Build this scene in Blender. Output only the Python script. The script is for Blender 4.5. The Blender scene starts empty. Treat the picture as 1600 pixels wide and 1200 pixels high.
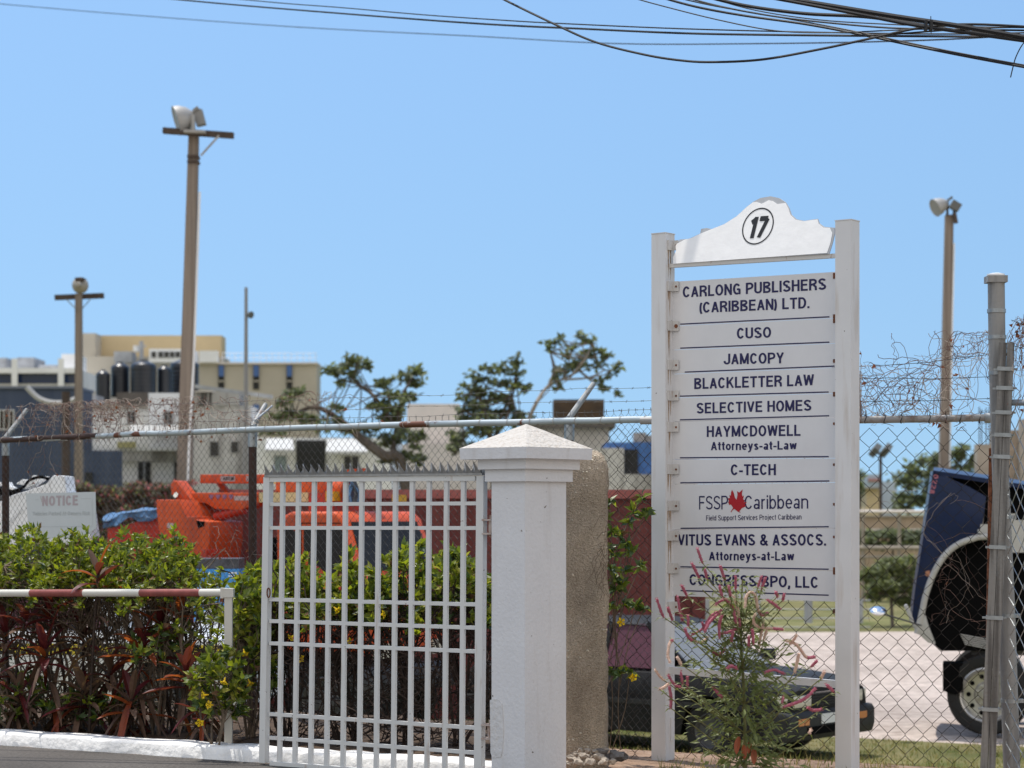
import bpy, bmesh, math, random
from mathutils import Vector, Matrix
R = math.radians
SC = bpy.context.scene
COL = SC.collection
random.seed(7)

# ------------------------------------------------------------------ camera, sky, sun, exposure
FPX, CX, CY, CH = 3400.0, 800.0, 800.0, 1.6          # focal length in px of the 1600 px frame, horizon row, eye height
cam_d = bpy.data.cameras.new('camera')
cam = bpy.data.objects.new('camera', cam_d); COL.objects.link(cam)
cam.location = (0, 0, CH); cam.rotation_euler = (R(90), 0, 0)
cam_d.sensor_width = 36.0; cam_d.lens = 36.0 * FPX / 1600.0
cam_d.shift_y = 200.0 / 1600.0
cam_d.clip_start = 0.1; cam_d.clip_end = 4000
cam_d.dof.use_dof = True; cam_d.dof.focus_distance = 13.8; cam_d.dof.aperture_fstop = 3.0
SC.camera = cam

FILL_CLOUD = 1.05
SUN_EL, SUN_AZ = 73.0, -38.0                           # azimuth from +Y towards +X
wd = bpy.data.worlds.new('World'); SC.world = wd; wd.use_nodes = True
nt = wd.node_tree; nt.nodes.clear()
sky = nt.nodes.new('ShaderNodeTexSky'); sky.sky_type = 'NISHITA'; sky.sun_disc = False
sky.sun_elevation = R(SUN_EL); sky.sun_rotation = R(SUN_AZ)
sky.altitude = 0; sky.air_density = 2.3; sky.dust_density = 0.6; sky.ozone_density = 10.0
bg = nt.nodes.new('ShaderNodeBackground'); bg.inputs['Strength'].default_value = 0.127
wo = nt.nodes.new('ShaderNodeOutputWorld')
# lookup skewed: deep blue ahead, bright haze added behind the camera as fill: 1.5 z + 0.125 + 0.17 y
tcw = nt.nodes.new('ShaderNodeTexCoord'); sx = nt.nodes.new('ShaderNodeSeparateXYZ'); cx_ = nt.nodes.new('ShaderNodeCombineXYZ')
ml = nt.nodes.new('ShaderNodeMath'); ml.operation = 'MULTIPLY_ADD'; ml.inputs[1].default_value = 0.17; ml.inputs[2].default_value = 0.125
ad = nt.nodes.new('ShaderNodeMath'); ad.operation = 'MULTIPLY_ADD'; ad.inputs[1].default_value = 1.5; vnm = nt.nodes.new('ShaderNodeVectorMath'); vnm.operation = 'NORMALIZE'
nt.links.new(tcw.outputs['Generated'], sx.inputs[0]); nt.links.new(sx.outputs[1], ml.inputs[0]); nt.links.new(ml.outputs[0], ad.inputs[2]); nt.links.new(sx.outputs[2], ad.inputs[0])
nt.links.new(sx.outputs[0], cx_.inputs[0]); nt.links.new(sx.outputs[1], cx_.inputs[1]); nt.links.new(ad.outputs[0], cx_.inputs[2])
nt.links.new(cx_.outputs[0], vnm.inputs[0]); nt.links.new(vnm.outputs[0], sky.inputs[0])
nt.links.new(sky.outputs[0], bg.inputs[0])
# unseen white cloud added behind the camera to fill the shaded faces
cb = nt.nodes.new('ShaderNodeBackground'); cb.inputs[0].default_value = (1.0, 0.955, 0.90, 1); cb.inputs[1].default_value = FILL_CLOUD
cn = nt.nodes.new('ShaderNodeTexNoise'); cn.inputs['Scale'].default_value = 2.2; cn.inputs['Detail'].default_value = 8; nt.links.new(tcw.outputs['Generated'], cn.inputs['Vector'])
c1 = nt.nodes.new('ShaderNodeMapRange'); c1.inputs[1].default_value = 0.36; c1.inputs[2].default_value = 0.56; nt.links.new(cn.outputs['Fac'], c1.inputs[0])
c2 = nt.nodes.new('ShaderNodeMapRange'); c2.inputs[1].default_value = -0.05; c2.inputs[2].default_value = -0.4; nt.links.new(sx.outputs[1], c2.inputs[0])
cm = nt.nodes.new('ShaderNodeMath'); cm.operation = 'MULTIPLY'; nt.links.new(c1.outputs[0], cm.inputs[0]); nt.links.new(c2.outputs[0], cm.inputs[1])
ms = nt.nodes.new('ShaderNodeMixShader'); nt.links.new(cm.outputs[0], ms.inputs[0]); nt.links.new(bg.outputs[0], ms.inputs[1]); nt.links.new(cb.outputs[0], ms.inputs[2])
nt.links.new(ms.outputs[0], wo.inputs[0])
sl = bpy.data.lights.new('sun', 'SUN'); sl.energy = 3.9; sl.angle = R(0.5); sl.color = (1.0, 0.95, 0.87)
sun = bpy.data.objects.new('sun', sl); COL.objects.link(sun)
sdir = Vector((math.sin(R(SUN_AZ)) * math.cos(R(SUN_EL)), math.cos(R(SUN_AZ)) * math.cos(R(SUN_EL)), math.sin(R(SUN_EL))))
sun.rotation_euler = sdir.to_track_quat('Z', 'Y').to_euler(); sun.location = (0, 0, 60)
SC.view_settings.view_transform = 'Standard'; SC.view_settings.look = 'None'
SC.view_settings.exposure = 0.2; SC.view_settings.gamma = 1

# ------------------------------------------------------------------ materials
MATS = {}
def mat(name, col, rough=0.7, metal=0.0, var=0.0, scale=6.0, bump=0.0, bscale=60.0, col2=None, spec=0.4,
        trans=0.0, stretch=None, coat=0.0, thresh=None, bdist=0.01, mott=0.0, mscale=.8, mstretch=(1, 1, 1)):
    if name in MATS: return MATS[name]
    m = bpy.data.materials.new(name); m.use_nodes = True; MATS[name] = m
    t = m.node_tree; n = t.nodes; b = n['Principled BSDF']; L = t.links
    b.inputs['Roughness'].default_value = rough; b.inputs['Metallic'].default_value = metal
    b.inputs['Specular IOR Level'].default_value = spec
    b.inputs['Coat Weight'].default_value = coat
    c = (*col, 1.0); b.inputs['Base Color'].default_value = c
    src = None
    if var > 0 or bump > 0 or col2:
        tc = n.new('ShaderNodeTexCoord'); src = tc.outputs['Object']
        if stretch:
            mp = n.new('ShaderNodeMapping'); mp.inputs['Scale'].default_value = stretch
            L.new(src, mp.inputs[0]); src = mp.outputs[0]
    colout = None
    if var > 0 or col2:
        nz = n.new('ShaderNodeTexNoise'); nz.inputs['Scale'].default_value = scale
        nz.inputs['Detail'].default_value = 6; nz.inputs['Roughness'].default_value = 0.65
        L.new(src, nz.inputs['Vector'])
        cr = n.new('ShaderNodeValToRGB'); L.new(nz.outputs['Fac'], cr.inputs[0])
        a = thresh if thresh else (0.32, 0.68)
        cr.color_ramp.elements[0].position = a[0]; cr.color_ramp.elements[1].position = a[1]
        if col2:
            cr.color_ramp.elements[0].color = c; cr.color_ramp.elements[1].color = (*col2, 1)
        else:
            cr.color_ramp.elements[0].color = (*[x * (1 - var) for x in col], 1)
            cr.color_ramp.elements[1].color = (*[min(1, x * (1 + var)) for x in col], 1)
        colout = cr.outputs[0]; L.new(colout, b.inputs['Base Color'])
    if mott > 0:                          # large soft patches of wear over the fine grain
        mt = n.new('ShaderNodeTexCoord'); mm = n.new('ShaderNodeMapping'); mm.inputs['Scale'].default_value = mstretch; L.new(mt.outputs['Object'], mm.inputs[0])
        mz = n.new('ShaderNodeTexNoise'); mz.inputs['Scale'].default_value = mscale; mz.inputs['Detail'].default_value = 4; L.new(mm.outputs[0], mz.inputs['Vector'])
        mr_ = n.new('ShaderNodeMapRange'); mr_.inputs[1].default_value = .3; mr_.inputs[2].default_value = .7; mr_.inputs[3].default_value = 1 - mott; mr_.inputs[4].default_value = 1 + mott * .5; L.new(mz.outputs['Fac'], mr_.inputs[0])
        mu = n.new('ShaderNodeMix'); mu.data_type = 'RGBA'; mu.blend_type = 'MULTIPLY'; mu.inputs[0].default_value = 1
        if colout is not None: L.new(colout, mu.inputs[6])
        else: mu.inputs[6].default_value = c
        L.new(mr_.outputs[0], mu.inputs[7]); L.new(mu.outputs[2], b.inputs['Base Color'])
    if bump > 0:
        if src is None: src = n.new('ShaderNodeTexCoord').outputs['Object']
        bz = n.new('ShaderNodeTexNoise'); bz.inputs['Scale'].default_value = bscale; bz.inputs['Detail'].default_value = 5
        L.new(src, bz.inputs['Vector'])
        bp = n.new('ShaderNodeBump'); bp.inputs['Strength'].default_value = bump; bp.inputs['Distance'].default_value = bdist
        L.new(bz.outputs['Fac'], bp.inputs['Height']); L.new(bp.outputs[0], b.inputs['Normal'])
    if trans > 0:
        tr = n.new('ShaderNodeBsdfTranslucent'); mx = n.new('ShaderNodeMixShader'); mx.inputs[0].default_value = trans
        tcol = (min(1, col[0] * 1.5 + .02), min(1, col[1] * 1.5 + .02), col[2] * 0.8)
        tr.inputs[0].default_value = (*tcol, 1)
        o = n['Material Output']; L.new(b.outputs[0], mx.inputs[1]); L.new(tr.outputs[0], mx.inputs[2]); L.new(mx.outputs[0], o.inputs[0])
    return m

def streaked(name, col, stain, rough=0.6, scale=9.0, lo=0.56, hi=0.72, zs=0.12, spec=0.4, fine=0.06, bump=0.05, speck=0.0):
    """paint with vertical runs of a second colour"""
    if name in MATS: return MATS[name]
    m = mat(name, col, rough, bump=bump, bscale=45, spec=spec)
    t = m.node_tree; n = t.nodes; L = t.links; b = n['Principled BSDF']
    tc = n.new('ShaderNodeTexCoord'); mp = n.new('ShaderNodeMapping'); mp.inputs['Scale'].default_value = (1, 1, zs)
    L.new(tc.outputs['Object'], mp.inputs[0])
    nz = n.new('ShaderNodeTexNoise'); nz.inputs['Scale'].default_value = scale; nz.inputs['Detail'].default_value = 5
    L.new(mp.outputs[0], nz.inputs['Vector'])
    cr = n.new('ShaderNodeValToRGB'); cr.color_ramp.elements[0].position = lo; cr.color_ramp.elements[1].position = hi
    cr.color_ramp.elements[0].color = (*col, 1); cr.color_ramp.elements[1].color = (*stain, 1)
    L.new(nz.outputs['Fac'], cr.inputs[0])
    n2 = n.new('ShaderNodeTexNoise'); n2.inputs['Scale'].default_value = 4; n2.inputs['Detail'].default_value = 8
    L.new(tc.outputs['Object'], n2.inputs['Vector'])
    mr = n.new('ShaderNodeMapRange'); mr.inputs[3].default_value = 1 - fine * 2; mr.inputs[4].default_value = 1 + fine
    L.new(n2.outputs['Fac'], mr.inputs[0])
    mx = n.new('ShaderNodeMix'); mx.data_type = 'RGBA'; mx.blend_type = 'MULTIPLY'; mx.inputs[0].default_value = 1
    L.new(cr.outputs[0], mx.inputs[6]); L.new(mr.outputs[0], mx.inputs[7]); L.new(mx.outputs[2], b.inputs['Base Color'])
    if speck > 0:                         # small chips and specks showing a darker ground
        n3 = n.new('ShaderNodeTexNoise'); n3.inputs['Scale'].default_value = 34; n3.inputs['Detail'].default_value = 3; L.new(tc.outputs['Object'], n3.inputs['Vector'])
        c3 = n.new('ShaderNodeMapRange'); c3.inputs[1].default_value = speck; c3.inputs[2].default_value = speck + .02; L.new(n3.outputs['Fac'], c3.inputs[0])
        m3 = n.new('ShaderNodeMix'); m3.data_type = 'RGBA'; L.new(c3.outputs[0], m3.inputs[0]); L.new(mx.outputs[2], m3.inputs[6]); m3.inputs[7].default_value = (.20, .17, .15, 1); L.new(m3.outputs[2], b.inputs['Base Color'])
    return m

# ------------------------------------------------------------------ mesh builder
class MB:
    def __init__(s): s.v = []; s.f = []; s.mi = []; s.cur = 0
    def add(s, vs, fs, mi=None):
        o = len(s.v); s.v += [Vector(p) for p in vs]
        k = s.cur if mi is None else mi
        for f in fs: s.f.append([i + o for i in f]); s.mi.append(k)
    def hexa(s, p, mi=None):     # p: 8 points, 0-3 bottom loop, 4-7 top loop
        s.add(p, [(3, 2, 1, 0), (4, 5, 6, 7), (0, 1, 5, 4), (1, 2, 6, 5), (2, 3, 7, 6), (3, 0, 4, 7)], mi)
    def box(s, a, b, mi=None):
        (x0, y0, z0), (x1, y1, z1) = a, b
        s.hexa([(x0, y0, z0), (x1, y0, z0), (x1, y1, z0), (x0, y1, z0), (x0, y0, z1), (x1, y0, z1), (x1, y1, z1), (x0, y1, z1)], mi)
    def fbox(s, pl, a0, a1, z0, z1, c0, c1, mi=None):     # c measured towards the camera
        q = [pl.P(a0, z0, c1), pl.P(a1, z0, c1), pl.P(a1, z0, c0), pl.P(a0, z0, c0),
             pl.P(a0, z1, c1), pl.P(a1, z1, c1), pl.P(a1, z1, c0), pl.P(a0, z1, c0)]
        s.hexa(q, mi)
    def bar(s, p0, p1, w, h, up=(0, 0, 1), mi=None, w1=None, h1=None):
        p0, p1, up = Vector(p0), Vector(p1), Vector(up)
        d = (p1 - p0).normalized(); sd = d.cross(up)
        if sd.length < 1e-5: sd = d.cross(Vector((0, 1, 0)))
        sd.normalize(); u = sd.cross(d).normalized()
        w1 = w if w1 is None else w1; h1 = h if h1 is None else h1
        A = [p0 + sd * a * w / 2 + u * b * h / 2 for a, b in ((-1, -1), (1, -1), (1, 1), (-1, 1))]
        B = [p1 + sd * a * w1 / 2 + u * b * h1 / 2 for a, b in ((-1, -1), (1, -1), (1, 1), (-1, 1))]
        s.hexa(A + B, mi)
    def tube(s, path, r, seg=8, cap=True, mi=None):
        path = [Vector(p) for p in path]; n = len(path)
        rs = r if isinstance(r, (list, tuple)) else [r] * n
        vs = []; ref = None
        for i, p in enumerate(path):
            d = (path[min(i + 1, n - 1)] - path[max(i - 1, 0)])
            if d.length < 1e-9: d = Vector((0, 0, 1))
            d.normalize()
            if ref is None:
                ref = d.cross(Vector((0, 0, 1)) if abs(d.z) < .9 else Vector((0, 1, 0)))
            ref = (ref - d * ref.dot(d))
            if ref.length < 1e-6: ref = d.cross(Vector((.3, .5, .8)))
            ref.normalize(); b = d.cross(ref)
            for k in range(seg):
                a = 2 * math.pi * k / seg
                vs.append(p + (ref * math.cos(a) + b * math.sin(a)) * rs[i])
        fs = []
        for i in range(n - 1):
            for k in range(seg):
                k2 = (k + 1) % seg
                fs.append((i * seg + k, i * seg + k2, (i + 1) * seg + k2, (i + 1) * seg + k))
        if cap and seg > 2:
            fs.append(tuple(range(seg))[::-1]); fs.append(tuple(range((n - 1) * seg, n * seg)))
        s.add(vs, fs, mi)
    def lathe(s, prof, seg=24, mat4=None, mi=None, cap=True):  # prof: (radius, z)
        M = mat4 or Matrix.Identity(4); vs = []
        for r, z in prof:
            for k in range(seg):
                a = 2 * math.pi * k / seg; vs.append(M @ Vector((r * math.cos(a), r * math.sin(a), z)))
        fs = []
        for i in range(len(prof) - 1):
            for k in range(seg):
                k2 = (k + 1) % seg
                fs.append((i * seg + k, i * seg + k2, (i + 1) * seg + k2, (i + 1) * seg + k))
        if cap:
            if prof[0][0] > 1e-4: fs.append(tuple(range(seg))[::-1])
            if prof[-1][0] > 1e-4: fs.append(tuple(range((len(prof) - 1) * seg, len(prof) * seg)))
        s.add(vs, fs, mi)
    def prism(s, front, back, mi=None):   # two matching loops of points
        n = len(front); s.add(list(front) + list(back),
            [tuple(range(n)), tuple(range(2 * n - 1, n - 1, -1))] + [(i, i + n, (i + 1) % n + n, (i + 1) % n) for i in range(n)], mi)
    def fprism(s, pl, poly, c0, c1, mi=None):
        s.prism([pl.P(a, z, c1) for a, z in poly], [pl.P(a, z, c0) for a, z in poly], mi)
    def leaf(s, p, d, up, ln, w, fold=.25, droop=.15, mi=None):
        d = Vector(d).normalized(); sd = d.cross(Vector(up))
        if sd.length < 1e-4: sd = d.cross(Vector((1, 0, 0)))
        sd.normalize(); u = sd.cross(d)
        p = Vector(p); m = p + d * ln * .45
        s.add([p, m + sd * w / 2 + u * fold * w * .5, m, m - sd * w / 2 + u * fold * w * .5, p + d * ln - u * droop * ln],
              [(0, 1, 2), (0, 2, 3), (1, 4, 2), (2, 4, 3)], mi)
    def build(s, name, mats, root=None, parent=None, smooth=True, ang=35, O=None):
        me = bpy.data.meshes.new(name)
        o = Vector(O) if O is not None else (root.location.copy() if root is not None else Vector((0, 0, 0)))
        me.from_pydata([tuple(p - o) for p in s.v], [], s.f)
        ms = mats if isinstance(mats, (list, tuple)) else [mats]
        for m in ms: me.materials.append(m)
        if len(ms) > 1: me.polygons.foreach_set('material_index', s.mi)
        if smooth:
            me.polygons.foreach_set('use_smooth', [True] * len(me.polygons))
            me.set_sharp_from_angle(angle=R(ang))
        me.update()
        ob = bpy.data.objects.new(name, me); COL.objects.link(ob)
        pr = parent if parent is not None else root
        if pr is not None: ob.parent = pr
        else: ob.location = o
        return ob

def clean(me_ob):
    bm = bmesh.new(); bm.from_mesh(me_ob.data); bmesh.ops.recalc_face_normals(bm, faces=bm.faces)
    bm.to_mesh(me_ob.data); bm.free()

def tag(o, label=None, cat=None, group=None, kind=None):
    if label: o['label'] = label
    if cat: o['category'] = cat
    if group: o['group'] = group
    if kind: o['kind'] = kind
    return o
def thing(name, label, cat, loc=(0, 0, 0), group=None):
    o = bpy.data.objects.new(name, None); COL.objects.link(o); o.location = loc; o.empty_display_size = .2
    return tag(o, label, cat, group)
def copy_tree(o, parent=None):
    c = o.copy(); COL.objects.link(c)
    if parent is not None: c.parent = parent
    for ch in list(o.children): copy_tree(ch, c)
    return c

def W(px, py, Y):           # a photo pixel at depth Y, as a world point
    return Vector(((px - CX) * Y / FPX, Y, CH + (CY - py) * Y / FPX))
class Pl:                   # upright plane through two ground points; n faces the camera
    def __init__(s, p0, p1, off=0.0):
        s.u = Vector((p1[0] - p0[0], p1[1] - p0[1], 0)).normalized(); s.n = Vector((s.u.y, -s.u.x, 0))
        s.o = Vector((p0[0], p0[1], 0)) + s.n * off
    def hit(s, px, py):
        c = Vector((0, 0, CH)); d = Vector(((px - CX) / FPX, 1, (CY - py) / FPX))
        return c + d * ((s.o - c).dot(s.n) / d.dot(s.n))
    def uv(s, px, py):
        h = s.hit(px, py); return ((h - s.o).dot(s.u), h.z)
    def P(s, a, z, c=0.0): return s.o + s.u * a + s.n * c + Vector((0, 0, z))
def lerp(a, b, t): return a + (b - a) * t
def smoothpath(pts, k=6):
    pts = [Vector(p) for p in pts]; out = []
    for i in range(len(pts) - 1):
        p0, p1, p2, p3 = pts[max(i - 1, 0)], pts[i], pts[i + 1], pts[min(i + 2, len(pts) - 1)]
        for j in range(k):
            t = j / k
            out.append(.5 * ((2 * p1) + (p2 - p0) * t + (2 * p0 - 5 * p1 + 4 * p2 - p3) * t * t + (3 * p1 - p0 - 3 * p2 + p3) * t ** 3))
    out.append(pts[-1]); return out

# ------------------------------------------------------------------ lettering: a narrow sans drawn as strokes
def arc(cx, cy, rx, ry, a0, a1, n=12):
    return [(cx + rx * math.cos(R(a0 + (a1 - a0) * i / n)), cy + ry * math.sin(R(a0 + (a1 - a0) * i / n))) for i in range(n + 1)]
def glyph(ch, t):
    """strokes (centre lines, capital height 1) and advance width"""
    m = t / 2; X = .74          # X: x-height
    w = .60; l, r, T, B, c = m, w - m, 1 - m, m, w / 2
    def o(cx, cy, rx, ry): return arc(cx, cy, rx, ry, 0, 360, 24)
    G = {
     'A': ([[(m * .9, 0), (c, 1.0 - m * .6), (w - m * .9, 0)], [(.13, .31), (w - .13, .31)]], w),
     'B': ([[(l, 0), (l, 1)], [(l, T), (r - .2, T)] + arc(r - .2, .76, .17, .24 - m, 90, -90) + [(l, .52)], [(l, .52), (r - .18, .52)] + arc(r - .18, .26, .18, .26 - m, 90, -90) + [(l, B)]], w),
     'C': ([arc(c, .5, c - m, .5 - m, 35, 325, 22)], w),
     'D': ([[(l, 0), (l, 1)], [(l, T), (r - .24, T)] + arc(r - .24, .5, .24, .5 - m, 90, -90, 16) + [(l, B)]], w),
     'E': ([[(l, 0), (l, 1)], [(l, T), (.53, T)], [(l, .53), (.49, .53)], [(l, B), (.54, B)]], .55),
     'F': ([[(l, 0), (l, 1)], [(l, T), (.51, T)], [(l, .51), (.45, .51)]], .52),
     'G': ([arc(c, .5, c - m, .5 - m, 38, 300, 22), [(r, 0.02), (r, .5)], [(c, .47), (r, .47)]], .62),
     'H': ([[(l, 0), (l, 1)], [(r, 0), (r, 1)], [(l, .53), (r, .53)]], w),
     'I': ([[(m, 0), (m, 1)]], t),
     'J': ([[(.42, 1), (.42, .25)] + arc(.235, .25, .185, .25 - m, 0, -180, 10)[1:] + [(.05, .33)]], .5),
     'K': ([[(l, 0), (l, 1)], [(r, 1), (l + .02, .36)], [(l + .17, .57), (r + .02, 0)]], w),
     'L': ([[(l, 0), (l, 1)], [(l, B), (.5, B)]], .5),
     'M': ([[(l, 0), (l, 1)], [(.72 - m, 0), (.72 - m, 1)], [(l, .98), (.36, .06), (.72 - m, .98)]], .72),
     'N': ([[(l, 0), (l, 1)], [(r, 0), (r, 1)], [(l, .96), (r, .04)]], w),
     'O': ([o(.32, .5, .32 - m, .5 - m)], .64),
     'P': ([[(l, 0), (l, 1)], [(l, T), (r - .19, T)] + arc(r - .19, .7, .19, .3 - m, 90, -90) + [(l, .4)]], .58),
     'R': ([[(l, 0), (l, 1)], [(l, T), (r - .19, T)] + arc(r - .19, .73, .18, .27 - m, 90, -90) + [(l, .46)], [(.34, .46), (r - .02, .3), (r, 0)]], w),
     'S': ([arc(c, .74, c - m - .01, .26 - m, 15, 270, 14) + arc(c, .26, c - m, .26 - m, 85, -165, 14)], w),
     'T': ([[(.28, 0), (.28, 1)], [(0, T), (.56, T)]], .56),
     'U': ([[(l, 1), (l, .28)] + arc(c, .28, c - m, .28 - m, 180, 360, 14)[1:] + [(r, 1)]], w),
     'V': ([[(m * .9, 1), (c, m * .6), (w - m * .9, 1)]], w),
     'W': ([[(m * .9, 1), (.22, .04), (.41, .95), (.6, .04), (.82 - m * .9, 1)]], .82),
     'Y': ([[(m * .9, 1), (c, .42), (w - m * .9, 1)], [(c, .44), (c, 0)]], w),
     'Z': ([[(.03, T), (w - .06, T), (.06, B), (w, B)]], w),
     '&': ([[(.62, 0), (.2, .62)] + arc(.29, .78, .13, .22 - m, 210, -30, 10) + arc(.27, .27, .27 - m, .27 - m, 85, 320, 12) + [(.58, .42)]], .64),
     '1': ([[(.26, 0), (.26, .98)], [(.27, .9), (.03, .72)]], .36),
     '7': ([[(.02, T), (.5, T), (.2, 0)]], .52),
     '2': ([arc(.27, .72, .27 - m, .28 - m, 165, -25, 12) + [(m, B), (.54, B)]], .54),
     '0': ([o(.27, .5, .27 - m, .5 - m)], .54),
     '8': ([o(.27, .74, .22 - m, .26 - m), o(.27, .27, .27 - m, .27 - m)], .54),
     '.': ([[(m, 0), (m, t * 1.1)]], t),
     ',': ([[(m, t), (m, 0), (m * .4, -.16)]], t),
     '-': ([[(0, .36), (.3, .36)]], .3),
     '(': ([arc(.34, .42, .26, .66, 130, 230, 8)], .2),
     ')': ([arc(-.16, .42, .26, .66, 50, -50, 8)], .2),
     'a': ([[(.44 - m, 0), (.44 - m, X - .16)] + arc(.24, X - .2, .2 - m + .0, .2 - m, 10, 165, 8), arc(.2, .2, .2 - m, .2 - m, 20, 340, 14)], .47),
     'b': ([[(m, 0), (m, 1)], o(.25, X / 2, .25 - m, X / 2 - m)], .5),
     'c': ([arc(.23, X / 2, .23 - m, X / 2 - m, 45, 315, 16)], .44),
     'd': ([[(.5 - m, 0), (.5 - m, 1)], o(.25, X / 2, .25 - m, X / 2 - m)], .5),
     'e': ([[(.04, X * .5), (.46, X * .5)] + arc(.25, X / 2, .25 - m, X / 2 - m, 0, 315, 20)], .5),
     'f': ([[(.15, 0), (.15, .82)] + arc(.15 + .12, .82, .12, .18 - m, 180, 95, 5), [(0, X - m), (.29, X - m)]], .3),
     'h': ([[(m, 0), (m, 1)], [(m, X - .22)] + arc(.25, X - .22, .25 - m, .22 - m, 170, 0, 10) + [(.5 - m, 0)]], .5),
     'i': ([[(m, 0), (m, X)], [(m, .86), (m, 1)]], t),
     'j': ([[(.12, X), (.12, -.1)] + arc(.02, -.1, .1, .1, 0, -90, 5), [(.12, .86), (.12, 1)]], .2),
     'k': ([[(m, 0), (m, 1)], [(.42, X), (m, .28)], [(.18, .42), (.46, 0)]], .47),
     'l': ([[(m, 0), (m, 1)]], t),
     'n': ([[(m, 0), (m, X)], [(m, X - .22)] + arc(.25, X - .22, .25 - m, .22 - m, 170, 0, 10) + [(.5 - m, 0)]], .5),
     'o': ([o(.25, X / 2, .25 - m, X / 2 - m)], .5),
     'p': ([[(m, -.24), (m, X)], o(.25, X / 2, .25 - m, X / 2 - m)], .5),
     'r': ([[(m, 0), (m, X)], [(m, X - .26)] + arc(.24, X - .24, .24 - m, .24 - m, 170, 80, 6)], .31),
     's': ([arc(.22, X * .74, .21 - m, X * .26 - m, 20, 270, 10) + arc(.22, X * .27, .22 - m, X * .27 - m, 85, -160, 10)], .44),
     't': ([[(.15, .94), (.15, .16)] + arc(.15 + .12, .16, .12, .16 - m, 180, 270, 5), [(0, X - m), (.29, X - m)]], .3),
     'u': ([[(.5 - m, 0), (.5 - m, X)], [(m, X), (m, .22)] + arc(.25, .22, .25 - m, .22 - m, 180, 350, 10)], .5),
     'v': ([[(m * .9, X), (.24, m * .6), (.48 - m * .9, X)]], .48),
     'w': ([[(m * .9, X), (.19, .05), (.335, X - .06), (.48, .05), (.67 - m * .9, X)]], .67),
     'y': ([[(m * .9, X), (.245, .04)], [(.49 - m * .9, X), (.2, -.12), (.13, -.2), (.02, -.2)]], .49),
     ' ': ([], .22),
    }
    return G[ch]
def ribbon(pts, t, kx=1.0):
    """quads of constant width t along a centre line"""
    q = [Vector((p[0], p[1])) for p in pts]; q = [q[0]] + [b for a, b in zip(q, q[1:]) if (b - a).length > 1e-5]
    closed = len(q) > 3 and (q[0] - q[-1]).length < 1e-3
    if closed: q = q[:-1]
    n = len(q); L, Rr = [], []
    for i in range(n):
        a = q[i - 1] if (i > 0 or closed) else None; b = q[(i + 1) % n] if (i < n - 1 or closed) else None
        d1 = (q[i] - a).normalized() if a is not None else None; d2 = (b - q[i]).normalized() if b is not None else None
        if d1 is None: d1 = d2
        if d2 is None: d2 = d1
        n1, n2 = Vector((-d1.y, d1.x)), Vector((-d2.y, d2.x)); mt = (n1 + n2)
        mt = n1 if mt.length < .2 else mt.normalized()
        k = min(1 / max(mt.dot(n1), .2), 1.3)
        L.append(q[i] + mt * t / 2 * k); Rr.append(q[i] - mt * t / 2 * k)
    vs = L + Rr; fs = []
    for i in range(n if closed else n - 1):
        j = (i + 1) % n; fs.append((n + i, n + j, j, i))
    return vs, fs
def put_text(mb, s, pl, aL, zL, aR, zR, cap, c, t=.16, shear=0.0, mi=None, gap=.11):
    """fit s between (aL,zL) and (aR,zR) on its baseline, capitals of height cap"""
    x = 0; items = []
    for ch in s:
        st, w = glyph(ch, t); items.append((x, st, ch)); x += w + gap
    tot = x - gap; k = (aR - aL) / tot; j = 0
    for x0, st, ch in items:
        if ch in 'AVWMNKYZ7vwy': st = [[a, b] for ln in st for a, b in zip(ln, ln[1:])]
        top = .74 if ch in 'vwy' else 1.0; bot = 0 if ch in 'AVWMNKYZ7vw' else -9
        for line in st:
            v, f = ribbon(line, t); j += 1
            out = []
            for p in v:
                if bot == 0 or ch == 'y': p = Vector((p.x, min(max(p.y, bot), top)))
                xx = (x0 + p.x + shear * p.y) / tot
                out.append(pl.P(lerp(aL, aR, xx), lerp(zL, zR, xx) + p.y * cap, c + .00025 * (j % 4)))
            mb.add(out, f, mi)
# ================================================================== SETTING: ground
PROF = [(-50, 0), (13.0, 0), (15.1, 0), (16.6, -.19), (18, -.39), (19.5, -.58), (21, -.77), (23, -.93), (25, -.97), (400, -.97)]
def gz(x, y):
    w = y + .55 * x
    for (a, za), (b, zb) in zip(PROF, PROF[1:]):
        if w <= b: return lerp(za, zb, (w - a) / (b - a))
    return PROF[-1][1]
def sheet(name, pts_w, nx, x0, x1, m, dz, kind='structure', cond=None):
    """ground strip between two values of w = y + .55x"""
    mb = MB(); vs = []; fs = []; n = len(pts_w)
    for w in pts_w:
        for i in range(nx + 1):
            x = lerp(x0, x1, i / nx); y = w - .55 * x
            vs.append((x, y, gz(x, y) + dz))
    for j in range(n - 1):
        for i in range(nx):
            a = j * (nx + 1) + i; fs.append((a, a + 1, a + nx + 2, a + nx + 1))
    mb.add(vs, fs); return tag(mb.build(name, m), kind=kind)
def lin(a, b, n): return [lerp(a, b, i / n) for i in range(n + 1)]
M_asph = mat('asphalt', (.105, .095, .087), .95, var=.4, scale=45, bump=.5, bscale=140, spec=.2, mott=.25, mscale=1.2)
M_soil = mat('reddish_soil', (.26, .165, .11), .95, col2=(.40, .28, .20), scale=9, bump=.8, bscale=40, bdist=.03, spec=.1)
M_lot = mat('pale_gravel', (.33, .265, .228), .95, col2=(.60, .51, .45), scale=5, bump=1.0, bscale=40, bdist=.04, spec=.1, thresh=(.30, .62), mott=.22, mscale=.55, mstretch=(.5, 1.6, 1))
M_grassg = mat('grassy_earth', (.085, .105, .03), .95, col2=(.25, .215, .11), scale=1.4, bump=.6, bscale=30, bdist=.03, spec=.1, mott=.3, mscale=.4)
M_bed = mat('bed_soil', (.10, .07, .05), .95, var=.4, scale=8, bump=.7, bscale=30, bdist=.04, spec=.1)
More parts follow.
